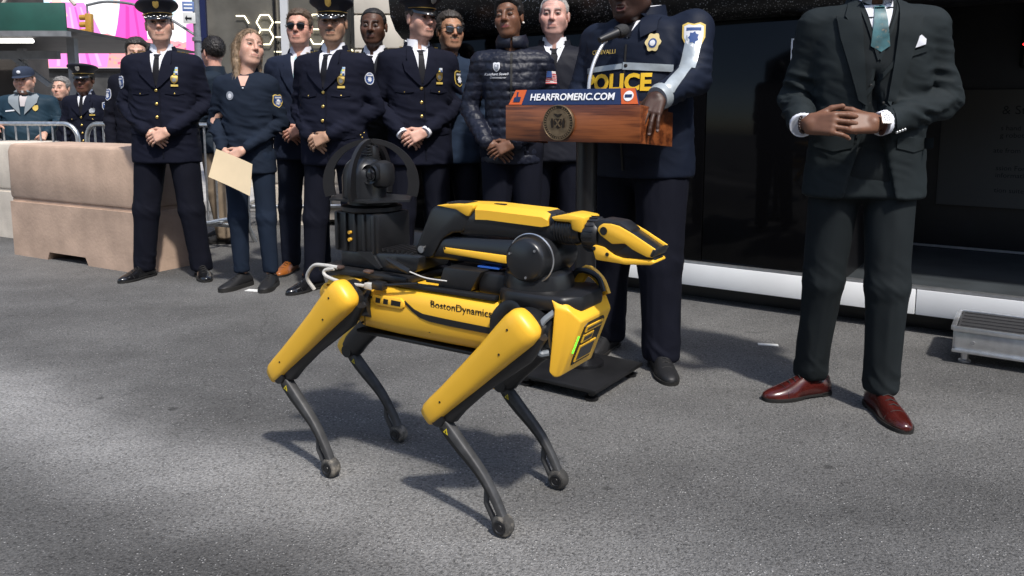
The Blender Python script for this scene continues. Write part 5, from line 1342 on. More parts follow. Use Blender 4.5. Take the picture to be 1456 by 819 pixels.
def shoe(c, x, y, yaw, m, size=1.0, sneaker=False, lace=None):
    R = np.array([[math.cos(yaw), -math.sin(yaw)], [math.sin(yaw), math.cos(yaw)]]); S = size
    T = lambda p: (x + S * (R[0, 0] * p[0] + R[0, 1] * p[1]), y + S * (R[1, 0] * p[0] + R[1, 1] * p[1]), S * p[2])
    st = [(.086, .018, .058), (.080, .028, .074), (.060, .034, .088), (.030, .036, .098), (.0, .036, .099), (-.03, .036, .090), (-.06, .039, .076), (-.09, .043, .064), (-.12, .044, .054), (-.15, .040, .046), (-.175, .033, .040), (-.195, .022, .033), (-.204, .010, .026)]
    if sneaker: st = [(a, b * 1.06, h_ * 1.02) for a, b, h_ in st]
    b0 = .014 if not sneaker else .026
    def ring(q, n=18):
        yy, w, h_ = q; out = []
        for k in range(n):
            t = 2 * math.pi * k / n; cc, ss = math.cos(t), math.sin(t)
            xx = w * math.copysign(abs(cc) ** .8, cc); zz = b0 + (h_ - b0) * (max(ss, 0) ** (.75 if yy > -.03 else .9)) if ss > 0 else b0 - .004 * min(1, -ss)
            if ss > .55 and yy > -.02: xx *= .78
            out.append(T((xx, yy, zz)))
        return out
    o = MB().rings([ring(q) for q in st]).build('shoe', m, c.root, sharp=60)
    out_ = [(b * 1.10 + .001, a) for a, b, h_ in st]
    pts = out_ + [(-p[0], p[1]) for p in out_[::-1]]
    g = MB()
    def slab(pp, z0, z1): g.rings([[T((p[0], p[1], z0)) for p in pp], [T((p[0], p[1], z1)) for p in pp]])
    if sneaker: slab(pts, 0.0, .028)
    else:
        slab(pts, .007, .0145)
        hp = [(p[0], p[1]) for p in pts if p[1] > .018]; slab(hp, 0.0, .0155)
        bp = [(p[0] * .97, p[1]) for p in pts if p[1] < -.04]; slab(bp, 0.0, .008)
    g.build('sole', M_sole, o)
    for k in range(4):
        yy = -.030 - .022 * k; hz = np.interp(yy, [q[0] for q in st][::-1], [q[2] for q in st][::-1]); ww = .017
        MB().tube([T((-ww, yy + .004, hz - .004)), T((0, yy, hz + .0035)), T((ww, yy - .004, hz - .004))], .0022 * S, 6).build('lace', lace or M_sole, o)
    if not sneaker:   # toe-cap seam
        q = (-.125, .0436, .0525); MB().tube([T((.0445 * math.cos(t), -.125, .014 + .0395 * math.sin(t))) for t in np.linspace(.15, math.pi - .15, 10)], .0012 * S, 5).build('toe_seam', M_sole, o)
    return o

def wrinkle(Vt, N, amp, seed, scale=(9, 9, 26), dirz=0.0):
    P = Vt.copy(); P[:, 2] += dirz * P[:, 0] + .03 * vnoise(Vt * 7, seed + 9)
    a = 1 - np.abs(vnoise(P * np.array(scale), seed)) * 2; b = 1 - np.abs(vnoise(P * np.array(scale) * 1.9, seed + 1)) * 2
    return (a * .7 + b * .35) * amp

def person(name='person', loc=(0, 0, 0), yaw=0, H=1.8, skin=FAIR, w=1.0, depth=1.0, belly=0.0, arms=None, hem=.80, coat=None, trousers=None, legw=1.0, feet=((-.12, 0, -.25), (.12, 0, .25)),
           shoes=None, shoe_kw=None, head=None, head_rot=(0, 0, 0), head_off=(0, 0, 0), hair=None, hair_col=(.05, .035, .025), hv=.0042, jv=.010, puff=False, fine=False, hands=(), arm_r=(.061, .050, .040), hand_size=1.0,
           lean=0.0, slim=False, wedge=None, collar_gap=0, coat_wr=.0080, hem_tr=.045, skirt=1.0):
    c = Ctx(); s = H / 1.80; c.s = s
    c.root = empty(name, (loc[0], loc[1], 0), math.radians(yaw))
    arms = arms or (((-.195, .012, 1.435), (-.262, .035, 1.13), (-.235, -.03, .86)), ((.195, .012, 1.435), (.262, .035, 1.13), (.235, -.03, .86)))
    sh = np.array((1.0, 1.0, 1.0)) * s
    arms = [[np.array(p) * s * np.array((w * .90 if i == 0 else .94 if i == 1 else 1, 1, 1)) - np.array((0, 0, .006 if i == 0 else 0)) for i, p in enumerate(a)] for a in arms]
    c.arms = arms
    # ---- coat
    f = Field((-.50 * s, -.46 * s, (hem - .03) * s), (.50 * s, .30 * s, 1.58 * s), jv)
    zz = [hem, .90, 1.00, 1.08, 1.18, 1.28, 1.38, 1.44, 1.472, 1.492, 1.508]
    aa = [.203 * skirt, .197, .186, .180, .186, .198, .205, .196, .160, .105, .076]; bb = [.142 * skirt, .138, .130, .124, .126, .131, .128, .116, .098, .078, .068]
    if slim: aa = [.185, .178, .163, .155, .160, .170, .178, .170, .140, .095, .070]; bb = [.130, .125, .115, .110, .116, .126, .118, .105, .09, .072, .062]
    cyv = [.012, .010, .004, 0, 0, 0, .006, .012, .018, .022, .024]
    bel = [belly * math.exp(-((z - 1.05) / .14) ** 2) for z in zz]
    f.loft(np.array(zz) * s, np.array(aa) * w * s + np.array(bel) * .5, (np.array(bb) * depth + np.array(bel)) * s, (np.array(cyv) - np.array(bel) * .5) * s, 2.3, .02)
    for i, a in enumerate(arms):
        r = [q * s for q in arm_r]
        f.cone(a[0] * np.array((.80, 1, 1)) + np.array((0, 0, -.006)), a[0] + np.array((0, 0, -.016)), .060 * s, r[0] * .92, .05)
        f.cone(a[0] + np.array((0, 0, -.012)), a[1], r[0], r[1], .028); f.cone(a[1], a[2], r[1], r[2], .012)
    f.ell((0, -.050 * s, 1.530 * s), (.060 * s, .075 * s, .052 * s), .012, 's')
    if wedge:
        zt, zb_, hw_, x0, yw = wedge
        f.put(lambda X, Y, Z: np.maximum(np.maximum(np.abs(X - x0 * s) - hw_ * s * np.clip((zt * s - Z) / ((zt - zb_) * s), 0, 1) ** 1.5, Y - yw * s), Z - zt * s), (-.2, -.4, zb_ * s - .05), (.2, yw * s, zt * s), .006, 's')
    Vt, Q = f.mesh(2); N = vnormals(Vt, Q)
    seed = int(abs(loc[0] * 131 + loc[1] * 37)) % 97
    # wrinkles: stronger near elbows and waist sides
    amp = np.full(len(Vt), coat_wr * .45)
    for a in arms:
        for q, rad, k in ((a[1], .11, 1.5), (a[0] * .9 + np.array((0, 0, -.10)), .10, .7), ((a[1] + a[2]) / 2, .10, 1.0)):
            amp += coat_wr * k * np.exp(-(np.linalg.norm(Vt - q, axis=1) / rad) ** 2)
    amp += coat_wr * .5 * np.exp(-((Vt[:, 2] - 1.05 * s) / .08) ** 2)
    if puff:
        seg = Vt[:, 2] / .052 + .35 * vnoise(Vt * np.array((5, 5, 3)), 4); ph = seg - np.floor(seg); row = np.floor(seg)
        ang = np.arctan2(Vt[:, 1], Vt[:, 0]) * 2.2 + .5 * (row % 2); pv = np.abs(ang - np.round(ang))
        pf = np.minimum((4 * ph * (1 - ph)) ** .55, 1) ; pf2 = np.clip(pv / .10, 0, 1) ** .5
        disp = .0062 * (pf * (.6 + .4 * pf2)) - .004 + .0032 * vnoise(Vt * 40, 8) + .0024 * vnoise(Vt * 85, 9)
    else: disp = wrinkle(Vt, N, 1, seed, dirz=.35) * amp
    Vt = Vt + N * disp[:, None]
    c.coat = qmesh('coat', Vt, Q, coat, c.root)
    c.bvh = BVHTree.FromPolygons([tuple(v) for v in Vt], [tuple(int(i) for i in q) for q in Q])
    # ---- trousers
    f = Field((-.40 * s, -.30 * s, 0.0), (.40 * s, .26 * s, 1.02 * s), jv)
    for i, (fx, fy, fyaw) in enumerate(feet):
        sg = -1 if fx < (feet[0][0] + feet[1][0]) / 2 else 1
        hip = np.array((sg * .088 * w, .008, .90)) * s; ft = np.array((fx, fy + .015, hem_tr * s))
        kn = hip * .46 + ft * .54 + np.array((0, -.022, .02)) * s
        lw = legw * s
        f.cone(hip, kn, .098 * lw, .074 * lw, .03); f.cone(kn, ft, .074 * lw, (.058 if slim else .060) * lw, .02)
    f.ell((0, .012 * s, .93 * s), (.172 * w * s, .122 * depth * s, .13 * s), .05)
    f.put(lambda X, Y, Z: (hem_tr * s - Z) + X * 0 + Y * 0, f.lo, f.lo + f.h * (f.n - 1), .004, 'i')
    Vt, Q = f.mesh(2); N = vnormals(Vt, Q)
    am = .0055 * np.exp(-((Vt[:, 2] - .09 * s) / .08) ** 2) + .0032 * np.exp(-((Vt[:, 2] - .48 * s) / .08) ** 2)
    dsp = wrinkle(Vt, N, 1, seed + 20, scale=(10, 10, 15), dirz=.9) * am * 1.5 + wrinkle(Vt, N, .0040, seed + 40, scale=(15, 15, 3.2), dirz=.2)
    for (fx, fy, fyaw) in feet:   # front crease
        t = np.clip(Vt[:, 2] / (.9 * s), 0, 1); cx = fx * (1 - t) + np.sign(fx - (feet[0][0] + feet[1][0]) / 2) * .088 * w * s * t
        if not slim: dsp += .0045 * np.exp(-np.abs((Vt[:, 0] - cx) / .009)) * (N[:, 1] < -.2) * np.clip(1 - Vt[:, 2] / (.85 * s), 0, 1)
    Vt = Vt + N * dsp[:, None]; Vt[:, 2] = np.maximum(Vt[:, 2], .012)
    c.trousers = qmesh('trousers', Vt, Q, trousers or M_navy2, c.root)
    # ---- shoes
    for (fx, fy, fyaw) in feet:
        shoe(c, fx, fy, fyaw, shoes or M_bshoe, s * 1.04, **(shoe_kw or {}))
    # ---- body: head, hands, hidden core in one mesh
    hd = dict(skin=skin); hd.update(head or {})
    hV, hQ, hC = head_mesh(hv, **hd)
    R = rotm(*[math.radians(a) for a in head_rot]); hs = 1.005 * s ** .35 if H > 1.7 else 1.0
    hz = H - .118 * hs - .014; pivot = np.array((0, .03, -.13))
    c.HR = R; c.hs = hs; c.hc = np.array((0, -.005, hz)) + np.array(head_off)
    c.hx = lambda P: (np.asarray(P) - pivot) @ R.T * hs + pivot * hs + c.hc
    parts = [(c.hx(hV), hQ, hC)]
    for hk in hands:
        W = np.array(hk['wrist']) * s
        f = Field(W - .21, W + .21, .0042 if not fine else .0034)
        sb = min((a[2] for a in arms), key=lambda q: np.linalg.norm(q - W)); tips = hand_field(f, W, hk['dir'], hk['back'], hk['thumb'], sb, hand_size * s, hk.get('curl', (.25, .35, .3)), hk.get('spread', .05), hk.get('tcurl', .35))
        v_, q_ = f.mesh(1); cc = np.tile(np.array(skin), (len(v_), 1)) * (1 + .10 * vnoise(v_ * 60, 2)[:, None])
        bk = np.array(hk['back'], float); bk /= np.linalg.norm(bk)
        for tp in tips:
            dd = v_ - tp; nl = (np.linalg.norm(dd, axis=1) < .0095) & (dd @ bk > .002); cc[nl] = np.array(skin) * .55 + np.array((.25, .19, .17))
        parts.append((v_, q_, cc))
    f = Field((-.45, -.40, 0.0), (.45, .30, 1.62 * s), .016)
    for a in arms: f.cone(a[0] * .9, a[1], .036, .032, .02); f.cone(a[1], a[2], .032, .024, .01)
    f.cone((0, .02, 1.0 * s), (0, .02, 1.42 * s), .09, .085, .04); f.cone((0, .03, 1.40 * s), (0, .03, 1.46 * s), .055, .042, .04)
    for (fx, fy, _) in feet:
        sg = -1 if fx < (feet[0][0] + feet[1][0]) / 2 else 1; hip = np.array((sg * .088 * w, .008, .90)) * s; ft = np.array((fx, fy + .02, hem_tr * s)); kn = hip * .46 + ft * .54 + np.array((0, -.022, .02)) * s
        f.cone(hip, kn, .045, .036, .03); f.cone(kn, (fx, fy + .025, .085), .036, .034, .02)
    v_, q_ = f.mesh(1); parts.append((v_, q_, np.tile(np.array(skin), (len(v_), 1))))
    vs, qs, cs, o = [], [], [], 0
    for v_, q_, c_ in parts: vs.append(v_); qs.append(q_ + o); cs.append(c_); o += len(v_)
    c.body = qmesh('body', np.concatenate(vs), np.concatenate(qs), M_skin, c.root, np.clip(np.concatenate(cs), 0, 1))
    if hair:
        v_, q_ = hair_mesh(max(hv, .0045), hair, hd.get('wide', 1.0)); N = vnormals(v_, q_)
        rg_ = np.random.default_rng(seed + 5); nb = 2600 if hair == 'long' else 1900; pk = rg_.integers(0, len(v_), nb); pk = pk[v_[pk][:, 2] > -.20]
        P0 = v_[pk]; n0 = N[pk]; fl = np.tile((0., .0, -1.), (len(pk), 1)) if hair == 'long' else np.stack([P0[:, 0] * 1.5, np.full(len(pk), .9), np.where(P0[:, 1] < -.03, .5, -.5)], 1)
        fl = fl + rg_.normal(0, .25, fl.shape); fl -= n0 * (fl * n0).sum(1)[:, None]; fl /= np.linalg.norm(fl, axis=1)[:, None] + 1e-9
        L_ = {'long': .045, 'short': .018, 'crop': .018, 'buzz': .006, 'bun': .010, 'receding': .01}[hair] * rg_.uniform(.6, 1.3, len(pk)); sd_ = np.cross(n0, fl) * .0009
        lift = {'long': .10, 'short': .28, 'crop': .28, 'buzz': .35, 'bun': .10, 'receding': .2}[hair]
        a_ = P0 - n0 * .001; b_ = P0 + fl * (L_ * .55)[:, None] + n0 * (L_ * lift * .7)[:, None]; c_ = P0 + fl * L_[:, None] + n0 * (L_ * lift * .8)[:, None]
        sv = np.concatenate([a_ - sd_, a_ + sd_, b_ + sd_ * .8, b_ - sd_ * .8, c_ + sd_ * .2, c_ - sd_ * .2]); k_ = len(pk); ii = np.arange(k_)
        sq = np.concatenate([np.stack([ii, ii + k_, ii + 2 * k_, ii + 3 * k_], 1), np.stack([ii + 3 * k_, ii + 2 * k_, ii + 4 * k_, ii + 5 * k_], 1)]) + len(v_)
        v_ = np.concatenate([v_, sv]); q_ = np.concatenate([q_, sq]); c.hair = qmesh('hair', c.hx(v_), q_, hair_mat(hair_col), c.root)
    return c

# ---- head gear (built in head coordinates, then carried by the head)
def on_head(c, g, name, m, parent=None, sharp=40):
    g.v = [tuple(p) for p in c.hx(np.array(g.v))]; return g.build(name, m, parent or c.root, sharp)
def er(a, b, z, y0=.010, n=40, tilt=0.0): return [(a * math.cos(t), y0 + b * math.sin(t), z - tilt * (y0 + b * math.sin(t))) for t in np.linspace(0, 2 * math.pi, n, endpoint=False)]
def peaked_cap(c, rank='gold', band_only=False):
    g = MB(); z0 = .050
    g.rings([er(.0865, .107, z0), er(.0875, .108, z0 + .030), er(.104, .124, z0 + .046, .006, tilt=.10), er(.124, .142, z0 + .060, .000, tilt=.17), er(.132, .148, z0 + .070, -.002, tilt=.20), er(.128, .144, z0 + .078, -.002, tilt=.21), er(.095, .105, z0 + .084, 0, tilt=.21), er(.03, .03, z0 + .086, 0, tilt=.21)])
    cap = on_head(c, g, 'cap', M_capb, sharp=70)
    g = MB(); rg = []
    for t in np.linspace(math.radians(198), math.radians(342), 22):
        k = max(0, math.sin((t - math.radians(198)) / math.radians(144) * math.pi)) ** .75
        i_ = np.array((.0875 * math.cos(t), .010 + .108 * math.sin(t), z0 + .006)); o_ = np.array((math.cos(t) * (.0875 + .020 * k), .010 + math.sin(t) * (.108 + .044 * k), z0 - .004 - .026 * k)); m_ = (i_ + o_) / 2 + np.array((0, -.002, .006 * k))
        rg.append([i_, m_, o_, o_ + np.array((0, 0, -.003)), m_ + np.array((0, 0, -.003)), i_ + np.array((0, .002, -.003))])
    g.rings(rg); on_head(c, g, 'visor', M_visor, cap, 60)
    g = MB(); g.tube([(.0885 * math.cos(t) * 1.01, .010 + .109 * math.sin(t) * 1.015, z0 + .015) for t in np.linspace(math.radians(185), math.radians(355), 24)], .0062, 8, flat=.5); on_head(c, g, 'strap', M_gold if rank != 'plain' else M_goldc, cap)
    if rank == 'gold':
        for k in range(11):
            t = math.radians(218 + 10.4 * k); rr = 1.22 + (.03 if k % 2 else -.03)
            g = MB(); g.ell((.0875 * math.cos(t) * (rr - .06), .010 + .108 * math.sin(t) * rr, z0 - .004 - (.010 if k % 2 else .003)), (.009, .005, .0042), 8, 6); on_head(c, g, 'gold_leaf', M_silver, cap)
    g = MB(); g.prism(shift(shield(.036, .044), 0, z0 + .057), -.128, -.134, 'xz', .001); g.v = [(v[0], v[1] - (v[2] - z0 - .03) * .35, v[2]) for v in g.v]; on_head(c, g, 'cap_badge', M_gold if rank == 'gold' else M_silver, cap)
    return cap
def ball_cap(c, m, badge):
    g = MB(); g.rings([er(.088, .108, .040), er(.0885, .108, .070), er(.082, .098, .100), er(.062, .076, .122), er(.03, .036, .133), er(.005, .006, .135)]); cap = on_head(c, g, 'cap', m, sharp=70)
    g = MB(); rg = []
    for t in np.linspace(math.radians(200), math.radians(340), 18):
        k = math.sin((t - math.radians(200)) / math.radians(140) * math.pi) ** .6
        i_ = np.array((.088 * math.cos(t), .010 + .108 * math.sin(t), .044)); o_ = np.array((math.cos(t) * .092, .010 + math.sin(t) * (.108 + .065 * k), .044 - .018 * k)); rg.append([i_, o_, o_ - np.array((0, 0, .004)), i_ - np.array((0, 0, .004))])
    g.rings(rg); on_head(c, g, 'brim', m, cap)
    g = MB(); g.ell((0, -.100, .078), (.018, .008, .018), 12, 8); on_head(c, g, 'cap_badge', badge, cap); return cap
def sunglasses(c, m=M_lens_d, w=1.0):
    g = MB()
    for s in (-1, 1):
        pts = [(s * .0340 + s * .0285 * math.cos(t) * (1 if math.sin(t) > 0 else .84), .005 + .0225 * math.sin(t)) for t in np.linspace(0, 2 * math.pi, 18, endpoint=False)]
        h = MB(); h.prism(pts, -.104, -.1075, 'xz', .001); h.v = [(v[0], v[1] + abs(v[0]) * .20, v[2]) for v in h.v]; g.add(h.v, h.f)
    root = on_head(c, g, 'sunglasses', m)
    g = MB(); half = [(.0855, .012, .006), (.0800, -.06, .011), (.063, -.093, .016), (.050, -.0985, .025), (.034, -.1015, .0285), (.018, -.104, .024), (.008, -.1055, .017)]
    g.tube([(-p[0], p[1], p[2]) for p in half] + [(0, -.107, .0155)] + half[::-1], .0019, 6)
    on_head(c, g, 'glasses_frame', M_sole, root)

# ---- clothing details
def shirt_v(c, zt=1.500, zb=1.27, wd=.060, m=None, tie=M_black_c, tie_w=.036, parent=None):
    s = c.s
    P = lambda pts: [(x * s, z * s) for x, z in pts]
    drape(c, 'shirt_front', P([(-wd, zt), (wd, zt), (wd * .55, (zt + zb) / 2), (0, zb), (-wd * .55, (zt + zb) / 2)]), m or M_shirt, .002, .001)
    if tie: 
        t = drape(c, 'tie', P([(-tie_w * .42, zt - .045), (tie_w * .42, zt - .045), (tie_w * .62, zb + .07), (tie_w * .35, zb + .005), (-tie_w * .35, zb + .005), (-tie_w * .62, zb + .07)]), tie, .0045, .002)
        drape(c, 'tie_knot', P([(-tie_w * .55, zt - .012), (tie_w * .55, zt - .012), (tie_w * .36, zt - .050), (-tie_w * .36, zt - .050)]), tie, .008, .003, parent=t)
def collar(c, m=None, zt=1.552, zb=1.497, r=(.065, .068), point=.045, gap=.16):
    """turned-down shirt collar: standing band and two points"""
    s = c.s; m = m or M_shirt; g = MB(); rg = []
    for t in np.linspace(-math.pi / 2 + gap, 1.5 * math.pi - gap, 48):
        k = max(0, -math.sin(t)); dz = -point * .55 * k ** 4
        x, y = math.cos(t), math.sin(t)
        rg.append([(s * (r[0] - .004) * x, s * (.022 + (r[1] - .004) * y), s * (zt - .012 * k)), (s * (r[0] + .002) * x, s * (.022 + (r[1] + .002) * y), s * (zt + .003 - .012 * k)), (s * (r[0] + .013) * x, s * (.022 + (r[1] + .014) * y), s * (zb + dz)), (s * (r[0] + .006) * x, s * (.022 + (r[1] + .006) * y), s * (zb + dz - .004))])
    return g.rings(rg).build('shirt_collar', m, c.root, 50)
def lapels(c, m, zt=1.505, zb=1.255, notch=1.40, wid=.115, edge=.052, peak=False, gap=0.0):
    s = c.s
    for sg in (-1, 1):
        pts = [(edge, zt), (edge + .030, zt - .012), (wid * .80, notch + .028), (wid * .74, notch + .012), (wid, notch + (.030 if peak else .004)), (wid * .90, notch - .05), (.030 + gap, zb + .02), (.002 + gap, zb), (edge * .52 + gap * .6, (zt + zb) / 2 + .01)]
        pts = [(sg * x * s, z * s) for x, z in pts]
        drape(c, 'lapel', pts if sg > 0 else pts[::-1], m, .007, .007, step=.016)
def coat_collar(c, m, zt=1.535, zb=1.485, r=(.080, .082), gap=1.15):
    s = c.s; g = MB(); rg = []
    for t in np.linspace(-math.pi / 2 + gap, 1.5 * math.pi - gap, 24):
        x, y = math.cos(t), math.sin(t); k = max(0, -y)
        rg.append([(s * (r[0] - .006) * x, s * (.024 + (r[1] - .006) * y), s * (zt - .02 * k)), (s * (r[0]) * x, s * (.024 + r[1] * y), s * (zt + .004 - .02 * k)), (s * (r[0] + .020) * x, s * (.024 + (r[1] + .018) * y), s * zb), (s * (r[0] + .008) * x, s * (.024 + (r[1] + .008) * y), s * (zb - .006))])
    return g.rings(rg).build('coat_collar', m, c.root, 50)
def buttons(c, pts, m, r=.0105):
    for x, z in pts:
        p = hit(c, x * c.s, z * c.s); MB().ell((p[0], p[1] - .002, p[2]), (r, .005, r), 12, 8).build('button', m, c.root)
def cuffs(c, m, r=.036, ln=.022, sides=(0, 1)):
    for i in sides:
        a = c.arms[i]; d = (a[2] - a[1]) / np.linalg.norm(a[2] - a[1]); p = a[2] + d * (.034 * c.s - .012)
        MB().tube([p - d * .02, p + d * ln, p + d * ln, p + d * (ln - .012)], [r * c.s, r * c.s, r * c.s - .005, r * c.s - .006], 18, cap=False).build('shirt_cuff', m, c.root)
def side_patch(c, side, z, m_edge, m_in, sz=.085, shape='shield', dirv=None, y=.0):
    """arm patch laid on the upper sleeve from the outer front"""
    a = c.arms[side]; sg = -1 if side == 0 else 1; dv = Vector(dirv or (-sg * .62, .78, 0)).normalized(); u = Vector((0, 0, 1)).cross(dv); u = -u if u.x * 1 < 0 else u
    t = (z * c.s - a[0][2]) / (a[1][2] - a[0][2]); ctr = a[0] + (a[1] - a[0]) * t; ctr[1] += y
    pt = shield(sz * .82, sz) if shape == 'shield' else [(sz * .42 * math.cos(q), sz * .5 * math.sin(q)) for q in np.linspace(0, 2 * math.pi, 18, endpoint=False)]
    p = drape(c, 'arm_patch', pt, m_edge, .003, .0015, u=u, v=(0, 0, 1), d=dv, o=ctr)
    drape(c, 'patch_field', [(x * .84, y_ * .86) for x, y_ in pt], m_in[0], .0048, .001, u=u, v=(0, 0, 1), d=dv, o=ctr, parent=p)
    drape(c, 'patch_emblem', [(sz * .20 * math.cos(q) * (1 if int(k) % 2 else .72), sz * .24 * math.sin(q) * (1 if int(k) % 2 else .72) - sz * .06) for k, q in enumerate(np.linspace(0, 2 * math.pi, 14, endpoint=False))], m_in[1], .0062, .001, u=u, v=(0, 0, 1), d=dv, o=ctr, parent=p)
    drape(c, 'patch_word_bar', [(-sz * .26, sz * .20), (sz * .26, sz * .20), (sz * .26, sz * .31), (-sz * .26, sz * .31)], m_in[1], .0062, .001, u=u, v=(0, 0, 1), d=dv, o=ctr, parent=p)
def breast_badge(c, x, z, rows=3, m=M_gold):
    s = c.s; x *= s; z *= s
    bar = drape(c, 'ribbon_bar', [(x - .021, z + .030), (x + .021, z + .030), (x + .021, z + .030 + .013 * rows), (x - .021, z + .030 + .013 * rows)], M_patchw, .004, .003)
    cols = [mat('ribbon_green', (.05, .30, .12), .7), mat('ribbon_yellow', (.65, .50, .08), .7), MATS['patch_blue'], mat('ribbon_sky', (.25, .42, .60), .7), MATS['patch_white']]
    for r_ in range(rows):
        for k in range(3):
            drape(c, 'ribbon', [(x - .020 + .0135 * k, z + .0312 + .013 * r_), (x - .0075 + .0135 * k, z + .0312 + .013 * r_), (x - .0075 + .0135 * k, z + .0415 + .013 * r_), (x - .020 + .0135 * k, z + .0415 + .013 * r_)], cols[(r_ * 2 + k) % 5], .0075, .001, parent=bar)
    b = drape(c, 'breast_badge', shift(shield(.042, .056), x, z), m, .006, .004)
    drape(c, 'badge_centre', [(x + .012 * math.cos(t), z - .002 + .013 * math.sin(t)) for t in np.linspace(0, 2 * math.pi, 12, endpoint=False)], M_silver, .0105, .001, parent=b)
    drape(c, 'name_plate', [(x - .021, z - .045), (x + .021, z - .045), (x + .021, z - .032), (x - .021, z - .032)], M_goldc, .005, .002)
def shoulder_stars(c, n=3, m=M_gold):
    s = c.s
    for sg in (-1, 1):
        for k in range(n):
            x = sg * (.110 + .028 * k) * s; h = c.bvh.ray_cast(Vector((x, .0, 2)), Vector((0, 0, -1)))
            if h[0] is not None: MB().prism([(x + (.011 if i % 2 else .0055) * math.sin(math.pi * i / 5), h[0].y + (.011 if i % 2 else .0055) * math.cos(math.pi * i / 5)) for i in range(10)], h[0].z + .001, h[0].z + .006, 'xy').build('shoulder_star', m, c.root)
def pocket_flap(c, x, z, m, wd=.055, h=.03):
    s = c.s; drape(c, 'pocket_flap', [((x - wd) * s, z * s), ((x + wd) * s, z * s), ((x + wd) * s, (z - h * .7) * s), (x * s, (z - h) * s), ((x - wd) * s, (z - h * .7) * s)], m, .003, .003)
def dress_coat(c, stars=0, rows=3, nb=4, badge=M_gold):
    coat_collar(c, M_navy); shirt_v(c); collar(c); lapels(c, M_navy)
    drape(c, 'front_edge', [(.012 * c.s, 1.255 * c.s), (.018 * c.s, 1.255 * c.s), (.022 * c.s, .81 * c.s), (.016 * c.s, .81 * c.s)], M_navy2, .002, .003)
    buttons(c, [(-.004, 1.245 - .085 * k) for k in range(nb)], M_gold); buttons(c, [(-.105, 1.225), (.105, 1.225)], M_gold, .007)
    pocket_flap(c, -.105, 1.245, M_navy); pocket_flap(c, .105, 1.245, M_navy); pocket_flap(c, -.12, 1.0, M_navy, .065, .04); pocket_flap(c, .12, 1.0, M_navy, .065, .04)
    breast_badge(c, .108, 1.315, rows, badge)
    if stars: shoulder_stars(c, stars)
def clasp(dx=0, z=.985, y=-.165, s=1):
    """arms and hands for hands folded in front"""
    a = (((-.195, .012, 1.435), (-.272, .045, 1.15), (-.085 + dx, y + .035, z + .028)), ((.195, .012, 1.435), (.272, .045, 1.15), (.092 + dx, y + .005, z + .032)))
    h = [dict(wrist=(.068 + dx, y - .012, z + .018), dir=(-.86, -.10, -.38), back=(-.15, -1, .25), thumb=(0, 0, 1), curl=(.35, .5, .4), tcurl=.5),
         dict(wrist=(-.060 + dx, y + .020, z + .014), dir=(.80, -.05, -.55), back=(.1, -1, .3), thumb=(0, 0, 1), curl=(.45, .6, .5), tcurl=.5)]
    return a, h

# ------------------------------------------------------------------ the cast
def done(c, label): return tag(c.root, label, 'person')
NYP = (M_patchw, M_patchb)
PE_G = M_goldc
# --- officer with white-starred cap, full length at the left
a, h = clasp(.0, .965)
c = person(loc=(-2.34, 5.30), yaw=7, H=1.835, skin=FAIR, w=1.08, belly=.012, arms=a, hands=h, hem=.775, coat=M_navy, feet=((-.195, .0, -.45), (.195, -.03, .40)), hv=.0036, jv=.009,
           head=dict(brow=(.10, .06, .04), stubble=.15, smile=.0015), head_rot=(14, 2, -4), hair='buzz', hair_col=(.12, .09, .07), legw=1.06)
dress_coat(c, stars=3, rows=4); peaked_cap(c, 'gold')
side_patch(c, 0, 1.30, M_patchw, (M_patchb, M_patchw), .085)
done(c, 'officer in navy dress uniform before the tan concrete block, hands folded')
# --- woman in a polo shirt with a folder
c = person(loc=(-1.69, 5.02), yaw=8, H=1.66, skin=(.56, .33, .245), w=.98, slim=True, hem=.80, coat=M_polo, trousers=cloth_mat('navy_jeans', (.011, .018, .033)), hv=.0036, jv=.009, legw=.86,
           arms=(((-.175, .012, 1.43), (-.245, .045, 1.16), (-.150, -.115, .985)), ((.175, .012, 1.43), (.238, .035, 1.15), (.02, -.165, .985))), arm_r=(.056, .045, .034), hand_size=.92,
           hands=[dict(wrist=(-.105, -.150, .955), dir=(-.35, -.2, -.9), back=(-.8, -.6, .2), thumb=(.3, -1, 0), curl=(.5, .7, .5)), dict(wrist=(-.005, -.180, .970), dir=(-.85, -.15, -.5), back=(.1, -1, .3), thumb=(0, 0, 1), curl=(.3, .5, .4))],
           feet=((-.075, -.02, -.55), (.115, -.05, -.12)), shoes=M_bshoe2, shoe_kw=dict(sneaker=True), hem_tr=.105,
           head=dict(female=True, jaw=.82, wide=.93, brow=(.11, .07, .04), lip=(.42, .19, .16)), head_rot=(34, 8, 10), hair='long', hair_col=(.20, .135, .08))
drape(c, 'skin_v', [(x * c.s, z * c.s) for x, z in ((-.036, 1.470), (.036, 1.470), (.012, 1.40), (-.012, 1.40))], mat('fair_chest', (.56, .32, .24), .5), .002, .001)
collar(c, M_polo, 1.525, 1.475, (.075, .074), .06, .42)
buttons(c, [(.0, 1.385)], M_patchw, .006)
p = drape(c, 'chest_print', [(-.088 * c.s + .023 * math.cos(t), 1.335 * c.s + .027 * math.sin(t)) for t in np.linspace(0, 2 * math.pi, 18, endpoint=False)], mat('grey_print', (.22, .24, .28), .7), .003, .001)
drape(c, 'print_emblem', [(-.088 * c.s + .012 * math.cos(t), 1.333 * c.s + .015 * math.sin(t)) for t in np.linspace(0, 2 * math.pi, 8, endpoint=False)], M_patchw, .0045, .001, parent=p)
side_patch(c, 1, 1.30, PE_G, (M_patchb, M_patchw), .085, y=-.01)
done(c, 'blonde woman in dark polo shirt holding a manila folder')
env = MB(); n = 8; rg = []
